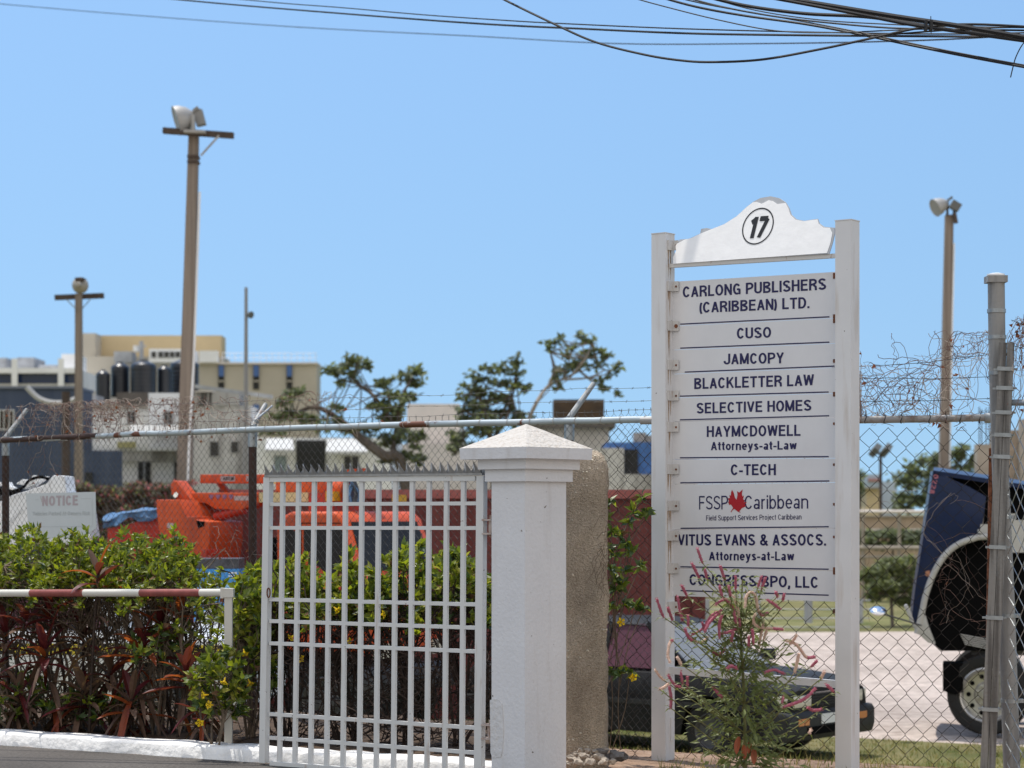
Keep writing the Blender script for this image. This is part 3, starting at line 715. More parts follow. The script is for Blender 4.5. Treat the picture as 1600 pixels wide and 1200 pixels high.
ch = MB(); chain(ch, FP, FP.uv(-40, 700)[0], FP.uv(1030, 700)[0], .08, 2.26, .030, .062, .00135, jit=.008)
ch.build('chain_link_mesh', M_wire, fl, smooth=False)
tz = MB()
for x in range(10, 1010, 37):
    a, z = FP.uv(x + random.uniform(-8, 8), raily(x)); v, f = ribbon(arc(0, 0, .026, .027, 0, 360, 10), .004)
    q = random.uniform(-.01, .01)
    tz.tube([FP.P(a + q * math.sin(R(t)), z + .026 * math.cos(R(t)), .026 * math.sin(R(t))) for t in range(0, 361, 40)], .0022, 4)
tz.build('wire_ties', M_tie, fl)
def barbs(y0, y1, off, x0=0, x1=1018, sag=.03):
    A = FP.hit(x0, y0) - FP.n * off; B = FP.hit(x1, y1) - FP.n * off
    mb = MB(); barbed(mb, [A.lerp(B, k / 26) + Vector((0, 0, random.uniform(-.008, .008))) for k in range(27)]); mb.build('barbed_wire', M_wire, fl, smooth=False)
barbs(667, 640, .1); barbs(654, 622, .17); barbs(640, 600, .24)

# the run to the right of the directory board
QA, QB = (.935, 14.17), (760 * 14.0 / FPX, 14.0)
QP = Pl(QA, QB)
fr2 = thing('chain_link_fence', 'wide-meshed chain-link fence between the directory board and the grey end posts', 'fence', (QA[0], QA[1], 0), 'chain-link fences along the road')
mb = MB(); mb.tube([QP.P(*QP.uv(x, y)) for x, y in ((1000, 657.5), (1150, 657), (1345, 656), (1450, 654.5), (1546, 652.5))], .0235, 12); mb.build('top_rail', mat('bare_grey_pipe', (.33, .32, .31), .6, metal=.3, col2=(.16, .10, .07), scale=9, thresh=(.5, .7)), fr2)
a, z = QP.uv(1541, 653); mb = MB(); mb.tube([QP.P(a - .01, z, 0), QP.P(a + .05, z, 0)], .033, 12); mb.build('rail_cap', M_galv, fr2)
ch = MB(); chain(ch, QP, QP.uv(945, 800)[0], QP.uv(1552, 800)[0], -.1, 2.2, .058, .132, .0021, jit=.026, tips=0)
ch.build('chain_link_mesh', M_wire2, fr2, smooth=False)
tz = MB()
for x in (1290, 1352, 1382, 1408, 1452, 1478, 1500, 1530):
    a, z = QP.uv(x, 655); tz.tube([QP.P(a + .006 * math.sin(R(t * 2)), z + .027 * math.cos(R(t)), .027 * math.sin(R(t))) for t in range(0, 361, 40)], .0025, 4)
    tz.tube([QP.P(a, z + .02, .0), QP.P(a + random.uniform(-.02, .02), z + random.uniform(.04, .07), .02)], .0025, 4)
tz.build('wire_ties', M_wire2, fr2)
for (y0, ym, y1) in ((572, 566, 552), (592, 592, 588), (628, 626, 622)):
    mb = MB(); barbed(mb, [QP.P(*QP.uv(x, y), -.02) for x, y in ((1300, y0 + 2), (1345, y0), (1390, y0 - 2), (1450, ym), (1500, (ym + y1) / 2), (1560, y1))], .0022, .1)
    mb.build('barbed_wire', M_wire2, fr2, smooth=False)
mb = MB(); mb.bar(QP.P(*QP.uv(1549, 700), -.03), QP.P(*QP.uv(1541, 1215), -.03), .022, .012, up=QP.n); mb.build('tension_bar', M_rust, fr2)

# third run, beyond the end posts
EA, EB = (778 * 13.6 / FPX, 13.6), (960 * 12.4 / FPX, 12.4); EP = Pl(EA, EB)
fr3 = thing('chain_link_fence', 'bright galvanised chain-link fence starting right of the grey end posts', 'fence', (EA[0], EA[1], 0), 'chain-link fences along the road')
mb = MB(); mb.tube([EP.P(*EP.uv(x, 629)) for x in (1580, 1640, 1760)], .02, 12); mb.build('top_rail', M_galv, fr3)
ch = MB(); chain(ch, EP, -.0, 1.3, -.1, 2.3, .056, .13, .0033, jit=.02); ch.build('chain_link_mesh', M_galv, fr3, smooth=False)
mb = MB(); barbed(mb, [EP.P(*EP.uv(x, y)) for x, y in ((1580, 500), (1600, 508), (1700, 500))], .002); barbed(mb, [EP.P(*EP.uv(x, y)) for x, y in ((1570, 536), (1600, 545), (1700, 540))], .002)
mb.build('barbed_wire', M_wire2, fr3, smooth=False)

# ------------------------------------------------------------------ grey end posts
M_gpost = streaked('weathered_grey_post', (.30, .295, .285), (.17, .165, .16), .65, scale=16, lo=.45, hi=.7, zs=.1, bump=.3)
M_wood = streaked('split_grey_timber', (.24, .235, .225), (.11, .105, .10), .85, scale=30, lo=.45, hi=.6, zs=.05, bump=.6)
YP = 13.75
def post_path(pts, Y): return [W(x, y, Y) for x, y in pts]
pp = thing('round_post', 'tall leaning round grey post with a flat white-topped cap', 'post', W(1581, 1200, YP))
mb = MB(); mb.tube(post_path([(1556.5, 438), (1558, 560), (1564, 760), (1573, 960), (1582, 1230)], YP), .0535, 18); mb.build('shaft', M_gpost, pp)
mb = MB()
t0 = W(1556, 437, YP); mb.box((t0.x - .062, t0.y - .062, t0.z - .02), (t0.x + .062, t0.y + .062, t0.z + .022)); mb.build('cap', M_gpost, pp, smooth=False)
mb = MB(); mb.lathe([(.055, .0), (.056, .012), (.03, .018), (.001, .02)], 20, Matrix.Translation(t0 + Vector((0, 0, .0225)))); mb.build('white_cap_top', M_vinyl, pp)
for y, x in ((486, 1557), (527, 1558), (583, 1559), (808, 1566.5), (962, 1573.5), (1095, 1578)):
    mb = MB(); p = W(x, y, YP); mb.lathe([(.0545, -.012), (.059, -.012), (.059, .012), (.0545, .012)], 20, Matrix.Translation(p))
    if y > 700: mb.box((p.x + .055, p.y - .012, p.z - .012), (p.x + .085, p.y + .012, p.z + .012))
    mb.build('band', M_galv, pp)
wp = thing('timber_post', 'split grey timber post with metal bands crossing in front of the round post', 'post', W(1541, 1200, YP - .16))
mb = MB(); B0, B1 = W(1542, 1230, YP - .16), W(1573.5, 536, YP - .16)
ax = (B1 - B0).normalized(); sx_ = Vector((1, -.25, 0)).normalized()
mb.bar(B0 - sx_ * .0235, B1 - sx_ * .0235, .044, .09, up=(0.25, 1, 0)); mb.bar(B0 + sx_ * .0235, B1 + sx_ * .0235, .044, .084, up=(.25, 1, 0))
o = mb.build('split_shaft', M_wood, wp, smooth=False); clean(o)
for y in (577, 607, 645, 680, 714, 855, 965, 1108):
    t = (1230 - y) / (1230 - 536); p = B0.lerp(B1, t); mb = MB()
    mb.bar(p - ax * .012, p + ax * .012, .103, .104, up=(.25, 1, 0)); s = p + sx_ * .06
    mb.bar(p - sx_ * .075, p + sx_ * .072, .02, .012)
    o = mb.build('band', M_galv, wp, smooth=False)
# ------------------------------------------------------------------ dead creeper on the wires
M_vine = mat('dead_creeper', (.19, .12, .10), .95, var=.35, scale=20, spec=.1)
M_vine2 = mat('pale_dead_creeper', (.40, .33, .28), .95, var=.3, scale=20, spec=.1)
M_dleaf = mat('dead_leaf', (.22, .075, .045), .9, var=.5, scale=30, trans=.25)
def creeper(name, label, pl, starts, n, ln, spread, drift, nleaf, zone, seed, thin=.0016, cj=.12):
    random.seed(seed); t = thing(name, label, 'creeper', pl.P(starts[0][0], 0, 0), 'dead creepers on the fences')
    m1, m2, lv = MB(), MB(), MB()
    zlo, zhi, alo, ahi = zone
    for k in range(n):
        a, z = random.choice(starts); a += random.uniform(-spread, spread); z += random.uniform(-.05, .05); c = random.uniform(-cj, .03)
        ang = random.uniform(0, 2 * math.pi); path = [pl.P(a, z, c)]
        for s in range(random.randint(6, ln)):
            ang += random.gauss(0, .55); a += .035 * math.cos(ang) + drift[0]; z += .032 * math.sin(ang) + drift[1]; c += random.gauss(0, .012)
            if z > zhi: z = zhi - random.uniform(0, .03); ang = -abs(ang % 3.0)
            if z < zlo: ang = abs(ang % 3.0)
            a = min(max(a, alo), ahi); path.append(pl.P(a, z, c))
            if random.random() < nleaf:
                lv.leaf(path[-1], (random.uniform(-1, 1), random.uniform(-1, 1), random.uniform(-1, .2)), (random.random(), -1, .3), random.uniform(.02, .045), random.uniform(.015, .03), .6, .3)
        (m1 if random.random() < .62 else m2).tube(path, random.uniform(thin * .6, thin * 1.25), 3, cap=False)
    if m1.v: m1.build('stems', M_vine, t, smooth=False)
    if m2.v: m2.build('pale_stems', M_vine2, t, smooth=False)
    if lv.v: lv.build('withered_leaves', M_dleaf, t, smooth=False)
    return t
def Fz(px, py): return FP.uv(px, py)
zr = Fz(150, 684)[1]
st = [Fz(x, y) for x, y in ((30, 650), (60, 648), (60, 632), (95, 632), (120, 634), (150, 632), (180, 633), (105, 640), (130, 650), (160, 640), (210, 636), (240, 642))]
creeper('dead_creeper', 'dense dead brown creeper heaped on the wires at the far left of the fence', FP, st, 185, 22, .22, (.004, .0005), .014, (zr - .02, zr + .31, Fz(2, 680)[0], Fz(300, 680)[0]), 5)
st = [Fz(x, y) for x, y in ((270, 640), (300, 645), (330, 640), (360, 650), (400, 650), (440, 650), (520, 645))]
creeper('dead_creeper', 'thin dead creeper strands on the wires around the middle fence post', FP, st, 90, 20, .2, (.004, .001), .01, (zr - .05, zr + .3, Fz(240, 680)[0], Fz(600, 670)[0]), 6)
st = [Fz(x, y) for x, y in ((75, 700), (80, 730), (360, 830), (400, 850), (330, 870), (410, 880))]
creeper('dead_creeper', 'loose dead strands hanging down the left fence mesh below the rail', FP, st, 22, 18, .1, (.0, -.012), .05, (.4, 2.1, Fz(10, 680)[0], Fz(420, 670)[0]), 8, cj=.04)
def Qz(px, py): return QP.uv(px, py)
st = [Qz(x, y) for x, y in ((1352, 585), (1375, 590), (1400, 600), (1430, 610), (1460, 590), (1480, 570), (1500, 560), (1515, 545), (1530, 535), (1540, 530))]
creeper('dead_creeper', 'dead creeper sagging from the barbed wire between the board and the grey posts', QP, st, 120, 26, .13, (-.006, -.012), .012, (Qz(1400, 650)[1], Qz(1540, 515)[1], Qz(1344, 600)[0], Qz(1556, 600)[0]), 9, thin=.0019)
st = [EP.uv(x, y) for x, y in ((1582, 505), (1592, 512), (1605, 500), (1600, 530))]
creeper('dead_creeper', 'dead creeper heaped on the barbed wire right of the grey posts', EP, st, 60, 22, .09, (.0, -.01), .03, (EP.uv(1590, 640)[1], EP.uv(1590, 492)[1], .01, .5), 10, thin=.0019)
st = [Qz(x, y) for x, y in ((1440, 780), (1480, 850), (1460, 900), (1500, 920), (1390, 790), (1500, 780))]
creeper('dead_creeper', 'long dead strands woven through the wide mesh in front of the blue truck', QP, st, 15, 30, .2, (.010, -.014), .004, (.9, 1.95, Qz(1350, 800)[0], Qz(1545, 800)[0]), 12, cj=.03, thin=.0011)

# ------------------------------------------------------------------ red and white barrier rail
M_bw = mat('barrier_cream_paint', (.60, .575, .52), .5, col2=(.45, .36, .28), scale=11, thresh=(.66, .74), bump=.1)
M_br = mat('barrier_red_paint', (.235, .06, .05), .55, var=.25, scale=16)
bA, bB = W(-60, 927, 15.35), W(352, 926, 14.3)
bt = thing('barrier_rail', 'red and white striped pipe barrier on a rusty cream post in front of the hedge', 'barrier', (bB.x, bB.y, 0))
cuts = [-60, 54, 140, 228, 315, 352]; colr = [1, 0, 1, 0, 1]
cuts = [(-60, 0), (54, 1), (139, 0), (226, 1), (316, 0), (352, None)]
for (x0, m), (x1, _) in zip(cuts, cuts[1:]):
    t0 = (x0 + 60) / 412; t1 = (x1 + 60) / 412; mb = MB(); mb.tube([bA.lerp(bB, t0), bA.lerp(bB, t1)], .0255, 16)
    mb.build('red_band' if m else 'white_band', M_br if m else M_bw, bt)
pB = W(357, 926, 14.3); mb = MB(); mb.box((pB.x - .024, pB.y - .026, -.1), (pB.x + .026, pB.y + .026, pB.z - .03)); mb.build('post', M_bw, bt, smooth=False)
mb = MB(); mb.box((pB.x - .028, pB.y - .036, pB.z - .0295), (pB.x + .036, pB.y + .036, pB.z + .028)); mb.box((pB.x - .05, pB.y - .03, pB.z - .036), (pB.x - .0285, pB.y + .03, pB.z + .031)); mb.build('post_head', M_bw, bt, smooth=False)
mb = MB(); mb.box((pB.x - .052, pB.y - .0335, pB.z - .06), (pB.x - .0315, pB.y + .02, pB.z - .0365)); mb.build('rusty_bracket', M_rust, bt, smooth=False)

# ------------------------------------------------------------------ faded notice wired to the fence
M_not = mat('faded_notice_board', (.56, .59, .59), .55, var=.03, scale=3)
M_notr = mat('faded_red_print', (.43, .36, .37), .6); M_notk = mat('faded_grey_print', (.46, .49, .49), .6)
NP = Pl(FA, FB, off=.05)
na, nz_ = NP.uv(41, 772); nb, nz1 = NP.uv(149, 769); nbz = NP.uv(60, 842)[1]
nt_ = thing('notice_board', 'faded grey notice about vehicles parked at owners risk wired to the left fence', 'sign', NP.P(na, nbz))
mb = MB(); poly = [NP.uv(x, y) for x, y in ((40.5, 771), (149, 768.5), (150.5, 825), (147, 828), (136, 836), (118, 840), (46, 843))]
mb.fprism(NP, poly, -.003, .003); o = mb.build('board', M_not, nt_, smooth=False); clean(o)
mb = MB()
def ntext(s, x0, y0, x1, y1, cap, t): A, B = NP.uv(x0, y0), NP.uv(x1, y1); put_text(mb, s, NP, A[0], A[1], B[0], B[1], cap * NP.hit(x0, y0).y / FPX, .0045, t=t)
ntext('NOTICE', 66.5, 790.5, 122.5, 789.5, 15.5, .2); mb.build('heading', M_notr, nt_, smooth=False)
mb = MB(); ntext('Vehicles Parked At Owners Risk', 52, 805.5, 141, 805, 6.2, .15)
for p, q in (((56, 781), (61, 780.8)), ((127, 779.2), (143, 778.8)), ((144.5, 779), (145.5, 822)), ((52, 823), (144, 822.6))):
    v, f = ribbon([NP.uv(*p), NP.uv(*q)], .0035); mb.add([NP.P(p_.x, p_.y, .0045) for p_ in v], f)
mb.build('small_print', M_notk, nt_, smooth=False)
# ================================================================== PLANTS
M_lf1 = mat('bright_leaf', (.21, .245, .022), .38, var=.3, scale=9, trans=.5, spec=.5)
M_lf2 = mat('mid_leaf', (.125, .165, .025), .38, var=.3, scale=9, trans=.45, spec=.5)
M_lf3 = mat('dark_leaf', (.045, .08, .02), .45, var=.25, scale=9, trans=.25, spec=.45)
M_lfy = mat('yellowing_leaf', (.32, .31, .06), .5, var=.25, scale=9, trans=.4)
M_dry = mat('dry_leaf', (.16, .085, .045), .85, var=.4, scale=14, trans=.2)
M_twig = mat('grey_twig', (.15, .115, .085), .9, var=.35, scale=20, spec=.15)
M_dtwig = mat('dark_twig', (.048, .034, .028), .9, var=.35, scale=20, spec=.15)
M_cor = mat('maroon_leaf', (.11, .016, .022), .45, var=.45, scale=7, trans=.35, spec=.5)
M_cor2 = mat('orange_red_leaf', (.27, .06, .025), .45, var=.4, scale=7, trans=.45, spec=.45)
M_cor3 = mat('brown_leaf', (.12, .07, .048), .7, var=.4, scale=9, trans=.2)
M_yel = mat('yellow_petal', (.75, .50, .015), .6, var=.1, scale=20, trans=.3)
LEAFS = [M_lf1, M_lf2, M_lf3, M_lfy, M_dry]
def rnd(a, b): return random.uniform(a, b)
def pick(ws):
    r = random.random() * sum(ws); s = 0
    for i, w in enumerate(ws):
        s += w
        if r < s: return i
    return len(ws) - 1
def rosette(mb, p, d, n, ln, w, ws, spread=.8, droop=.2):
    d = Vector(d).normalized()
    for k in range(n):
        v = Vector((rnd(-1, 1), rnd(-1, 1), rnd(-.6, 1))).normalized(); v = (v * spread + d * (1.1 - spread)).normalized()
        if v.length < .01: continue
        mb.leaf(p - v * .005 + d * rnd(-.04, .02), v, Vector((rnd(-.8, .8), rnd(-1.1, .3), rnd(.0, .8))), ln * rnd(.65, 1.2), w * rnd(.7, 1.2), .3, rnd(0, droop), mi=pick(ws))
def shrub(name, label, cat, c, rx, ry, zlo, zhi, ntip, nl, ln, w, ws, nstem, seed, group, twig=M_twig, tz=None, lowt=0, lean=(0, 0), topbias=.55, flowers=(), tangle=0, tzhi=None):
    random.seed(seed); c = Vector(c); t = thing(name, label, cat, c, group); st, lf = MB(), MB()
    stems = []
    for k in range(nstem):
        a = rnd(0, 6.28); r = rnd(0, .25); b = c + Vector((rx * r * math.cos(a), ry * r * math.sin(a), -.03))
        e = c + Vector((rx * rnd(-.8, .8) + lean[0], ry * rnd(-.8, .8) + lean[1], zhi * rnd(.55, .85)))
        m = b.lerp(e, .5) + Vector((rnd(-.1, .1), rnd(-.1, .1), rnd(-.05, .1))); p = smoothpath([b, m, e], 4); stems.append(p)
        st.tube(p, [lerp(.011, .005, i / (len(p) - 1)) * rnd(.6, 1.3) for i in range(len(p))], 5, cap=False)
    for k in range(ntip):
        u = rnd(-1, 1); v = rnd(-1, 1)
        hump = 1 - .22 * u * u - .2 * v * v + .10 * mnoise.noise(Vector((u * 2.3 + seed, v * 2, .4)))
        zz = (random.random() ** topbias); z = lerp(zlo, zhi * hump, zz)
        tip = c + Vector((u * rx, v * ry, z)); s = random.choice(stems); q = s[random.randint(len(s) // 2, len(s) - 1)]
        if (tip - q).length < .75 and random.random() < .8:
            md = q.lerp(tip, .55) + Vector((rnd(-.05, .05), rnd(-.05, .05), rnd(-.03, .03))); st.tube([q, md, tip], [.005, .0035, .002], 3, cap=False)
        wl = ws if zz > .45 else [x * y for x, y in zip(ws, (.35, .8, 1.6, .5, 3.0))]
        rosette(lf, tip, (u * .5, v * .5 - .25, .7), nl + random.randint(-2, 2), ln, w, wl, .75)
    for k in range(tangle):
        p0 = c + Vector((rnd(-1, 1) * rx, rnd(-1, 1) * ry, rnd(0, tzhi))); ang = Vector((rnd(-1, 1), rnd(-.6, .6), rnd(-.7, 1))).normalized(); path = [p0]
        for s in range(random.randint(4, 9)):
            ang = (ang + Vector((rnd(-.5, .5), rnd(-.4, .4), rnd(-.5, .5)))).normalized(); path.append(path[-1] + ang * .07)
            path[-1].z = max(path[-1].z, .04)
        st.tube(path, rnd(.0022, .006), 3, cap=False)
    st.build('stems', twig, t, smooth=False); lf.build('foliage', LEAFS, t, smooth=False)
    for f in flowers: flower(t, f)
    return t
def flower(t, p, s=.030, tip=None):
    d = Vector((rnd(-1.1, 1.1), -rnd(.25, 1), rnd(-.9, .6))).normalized(); x = d.cross(Vector((0, 0, 1))).normalized(); y = x.cross(d); mb = MB()
    mb.tube([p - d * .035, p - d * .012, p], [.004, .007, .011], 6, cap=False)
    for k in range(5):
        a = k * 1.2566 + rnd(-.1, .1); r = x * math.cos(a) + y * math.sin(a); q = x * math.cos(a + .55) + y * math.sin(a + .55); q2 = x * math.cos(a - .55) + y * math.sin(a - .55)
        mb.add([p + r * .008, p + q2 * s * .75 + d * .008, p + r * s * 1.08 + d * .003, p + q * s * .75 + d * .008], [(0, 1, 2), (0, 2, 3)])
    return mb.build('flower', M_yel, t, smooth=False)
HG = 'clipped green shrubs behind the striped barrier'
hed = [(-25, 15.9, 'clipped green shrub at the left edge of the photo, behind the barrier'), (55, 15.7, 'clipped green shrub growing right below the faded notice'), (128, 15.5, 'clipped green shrub behind the large maroon plant that pokes above the barrier'),
       (195, 15.4, 'clipped green shrub below the orange machine with the blue sheet'), (262, 15.2, 'clipped green shrub below the orange loader bucket'), (322, 15.1, 'loose thinning green shrub at the right end of the hedge, before the brown post')]
for i, (px, Y, lb) in enumerate(hed):
    x = (px - CX) * Y / FPX; end = i == 5
    shrub('hedge_shrub', lb, 'shrub', (x, Y, .05), .30 if not end else .26, .42, [.92, .95, .98, .92, .88][i] if not end else .5, [1.45, 1.44, 1.43, 1.40, 1.36, 1.17][i], 250 if not end else 60, 8, .064, .028, (6, 3.2, 1.1, .8, .35), 6, 20 + i, HG, topbias=.5)
    o = shrub
# sparse lower twigs and leaves of the hedge belong to undergrowth plants
UG = 'low leafy plants along the kerb'
for i, (px, Y, zl, zh, n, lb) in enumerate([(30, 15.35, .05, .45, 34, 'low green plant at the kerb in the left corner'), (120, 15.2, .05, .35, 20, 'low green plant at the kerb between two maroon plants'), (245, 14.9, .5, .8, 20, 'fresh green sprig beside the checkered stripe of the white car'), (190, 15.2, .05, .3, 16, 'small green plant at the kerb under the middle of the barrier')]):
    x = (px - CX) * Y / FPX
    shrub('kerb_plant', lb, 'plant', (x, Y, .05), .2, .2, zl, zh, n, 7, .085, .034, (2, 5, 4, .3, .6), 5, 50 + i, UG)
shrub('bare_shrub', 'tangle of grey leafless stems behind the maroon plants on the left', 'shrub', ((110 - CX) * 15.9 / FPX, 15.9, .05), .95, .3, .1, .95, 90, 3, .05, .02, (.5, 2, 3, .5, 5), 26, 60, None, tangle=190, tzhi=.95, topbias=1)
shrub('bare_shrub', 'tangle of thin grey stems below the right part of the barrier', 'shrub', ((285 - CX) * 15.3 / FPX, 15.3, .05), .45, .25, .1, .85, 30, 3, .05, .02, (.5, 3, 3, .5, 3), 9, 61, None, tangle=60, tzhi=.6, topbias=1)
# --- cordylines
def long_leaf(mb, p, d, ln, w, arch, mi):
    d = Vector(d).normalized(); sd = d.cross(Vector((0, 0, 1)))
    if sd.length < .05: sd = Vector((1, 0, 0))
    sd.normalize(); n = 6; L, C, Rr = [], [], []
    for k in range(n + 1):
        t = k / n; ww = w * (.25 + 1.9 * t * (1 - t) * (1.25 - .35 * t)) if k < n else .001
        q = Vector(p) + d * ln * t - Vector((0, 0, 1)) * arch * ln * t * t; up = sd.cross(d).normalized()
        L.append(q + sd * ww * .5 + up * ww * .22); C.append(q); Rr.append(q - sd * ww * .5 + up * ww * .22)
    vs = L + C + Rr; m = n + 1; fs = []
    for k in range(n): fs += [(k, k + 1, m + k + 1, m + k), (m + k, m + k + 1, 2 * m + k + 1, 2 * m + k)]
    mb.add(vs, fs, mi)
def cordyline(label, px, py, Y, nlf, ln, seed, ws, dead=8, basex=None, size=.078):
    random.seed(seed); top = W(px, py, Y); bx = top.x + (rnd(-.1, .1) if basex is None else (basex - px) * Y / FPX)
    t = thing('cordyline', label, 'plant', (bx, Y + .05, .05), 'maroon cordyline plants in the bed'); st, lf = MB(), MB()
    b = Vector((bx, Y + .05, .03)); p = smoothpath([b, b.lerp(top, .5) + Vector((rnd(-.06, .06), 0, 0)), top], 5); st.tube(p, [lerp(.012, .008, i / 10) for i in range(len(p))], 6)
    for k in range(nlf):
        a = k * 2.4 + rnd(-.3, .3); e = lerp(1.25, -.05, (k / nlf) ** .8)
        d = Vector((math.cos(a) * math.cos(e), math.sin(a) * math.cos(e), math.sin(e)))
        long_leaf(lf, top - Vector((0, 0, .14 * k / nlf)), d, ln * rnd(.75, 1.15), size * rnd(.8, 1.2), rnd(.05, .5), pick(ws))
    for k in range(dead):
        a = rnd(0, 6.28); q = p[random.randint(2, len(p) - 2)]
        long_leaf(lf, q, (math.cos(a), math.sin(a), rnd(-.9, .3)), ln * rnd(.6, 1), size * rnd(.5, .9), rnd(.5, 1.1), pick((1, .4, 4)))
    st.build('stem', M_dtwig, t); lf.build('leaves', [M_cor, M_cor2, M_cor3], t)
CL = [('cordyline with broad dark red and orange leaves rising above the barrier under the hedge top', 153, 893, 15.0, 10, .28, (4, 3, .6), 3),
      ('tall maroon cordyline centred between the two red bands of the barrier', 222, 1003, 14.95, 15, .34, (4, 2.6, .8), 12),
      ('orange-red cordyline just left of the barrier post', 290, 1045, 14.7, 13, .27, (2, 3.5, 1), 8),
      ('dark maroon cordyline below the first white band of the barrier', 70, 1012, 15.2, 15, .32, (5, 1.2, 2), 14),
      ('cordyline with deep red leaves touching the underside of the first red band', 78, 950, 15.35, 12, .28, (5, 1, 1), 6),
      ('maroon cordyline rising to the barrier at the left photo edge', 8, 985, 15.5, 14, .32, (5, 1, 1.4), 10),
      ('small cordyline with orange-tipped leaves under the right end of the barrier', 281, 948, 15.0, 8, .22, (3, 3, .5), 3),
      ('withered brown cordyline hanging over the kerb at the left', 30, 1080, 15.25, 12, .30, (2, 1, 5), 16),
      ('low brown and maroon cordyline in the middle of the bed', 205, 1090, 14.85, 15, .32, (2.5, 1, 4), 22),
      ('low brown cordyline left of the middle of the bed', 130, 1075, 15.1, 13, .32, (2.5, .8, 4), 18),
      ('red-leaved cordyline behind the second red band, its tip near the barrier', 250, 968, 15.1, 12, .26, (4, 2, .5), 6),
      ('maroon cordyline low at the left edge of the bed', -12, 1045, 15.4, 13, .30, (5, 1.5, 1.5), 10),
      ('brown-leaved cordyline drooping between the middle plants', 172, 1045, 15.2, 13, .30, (3, 1.2, 3.5), 16),
      ('reddish cordyline low beside the barrier post', 318, 1105, 14.5, 10, .24, (3, 2, 2), 10),
      ('bright red cordyline leaves under the first white band', 40, 962, 15.3, 9, .26, (5, 1.5, .3), 3),
      ('dark cordyline with folded leaves behind the first red band', 130, 985, 15.45, 12, .30, (5, .7, 2), 8)]
for i, c in enumerate(CL): cordyline(c[0], c[1], c[2], c[3], c[4], c[5], 100 + i, c[6], c[7])
# --- yellow-flowering bushes round the gate
AG = 'yellow-flowered bushes along the fence'
def F(px, py, Y): return W(px, py, Y)
shrub('yellow_flowered_bush', 'bright green bush with yellow flowers squeezed between barrier post and gate', 'bush', ((393 - CX) * 14.75 / FPX, 14.75, .05), .17, .25, .34, 1.22, 190, 9, .078, .042, (4.5, 4, 1.4, 1.6, .1), 8, 70, AG, topbias=.8,
      flowers=[F(x, y, 14.45) for x, y in ((382, 1021), (391, 1068), (378, 1062))])
shrub('yellow_flowered_bush', 'low yellow-flowered bush spilling in front of the foot of the barrier post', 'bush', ((340 - CX) * 14.15 / FPX, 14.15, .05), .17, .14, .22, .70, 75, 8, .074, .04, (4, 4, 1.4, 1.8, .1), 5, 78, AG, topbias=.7,
      flowers=[F(x, y, 13.98) for x, y in ((350, 1066), (318, 1086), (312, 1129), (327, 1101))])
for i, (px, Y, zh, lb, fl_) in enumerate([
        (452, 14.75, 1.26, 'yellow-flowered bush behind the left bars of the gate', ((455, 996), (470, 1029))),
        (545, 14.55, 1.22, 'bushy yellow-flowered plant behind the middle bars of the gate, in front of the orange cab', ((527, 953), (545, 1002))),
        (632, 14.4, 1.36, 'leafy bush behind the gate where the container begins to show', ((598, 960),)),
        (712, 14.2, 1.33, 'leafy bush behind the last gate bars beside the white pillar', ())]):
    x = (px - CX) * Y / FPX
    shrub('yellow_flowered_bush', lb, 'bush', (x, Y, .05), .26, .27, .78, zh, 140, 9, .080, .042, (5, 3.6, 1.2, 2.2, .4), 6, 71 + i, AG, twig=M_dtwig, topbias=.7, tangle=120, tzhi=.85, flowers=[F(a, b, Y - .3) for a, b in fl_])
random.seed(80)
# --- vine on the pebble-dash pillar
vt = thing('flowering_vine', 'sparse green vine with two yellow flowers climbing the mesh beside the stone pillar', 'vine', W(960, 1180, 13.95)); st, lf = MB(), MB()
root_ = W(958, 1190, 13.95); prev = root_
for x, y, Y in ((953, 785, 13.75), (943, 795, 13.7), (1003, 778, 13.95), (990, 800, 13.95), (983, 815, 13.95), (955, 830, 13.8), (968, 838, 13.9), (978, 850, 13.9), (988, 860, 13.9), (950, 858, 13.75), (962, 870, 13.85), (955, 888, 13.8), (975, 890, 13.9), (1000, 885, 13.95), (962, 905, 13.85), (972, 915, 13.85), (962, 922, 13.85), (955, 948, 13.85), (975, 945, 13.9), (993, 946, 13.95), (1006, 951, 13.95), (955, 1048, 13.85), (968, 1052, 13.9), (984, 1050, 13.9), (1012, 800, 13.95), (945, 810, 13.7)):
    tip = W(x, y, Y - .06); q = W(958 + rnd(-8, 12), min(y + 120, 1185), 13.9); st.tube(smoothpath([q, q.lerp(tip, .5) + Vector((rnd(-.04, .04), 0, 0)), tip], 4), .003, 4, cap=False)
    rosette(lf, tip, (0, -.5, -.1), 12, .075, .036, (.8, 4, 5, .5, .1), .85, .3)
for k in range(16):
    p = [W(945 + rnd(-8, 12), rnd(760, 900), 13.36)]
    for s in range(8): p.append(p[-1] + Vector((rnd(-.03, .03), rnd(-.005, .005), rnd(.0, -.05))))
    st.tube(p, .0016, 3, cap=False)
st.build('stems', M_twig, vt, smooth=False); lf.build('foliage', LEAFS, vt, smooth=False)
flower(vt, W(970, 972, 13.8)); flower(vt, W(989, 1058, 13.8), .03)
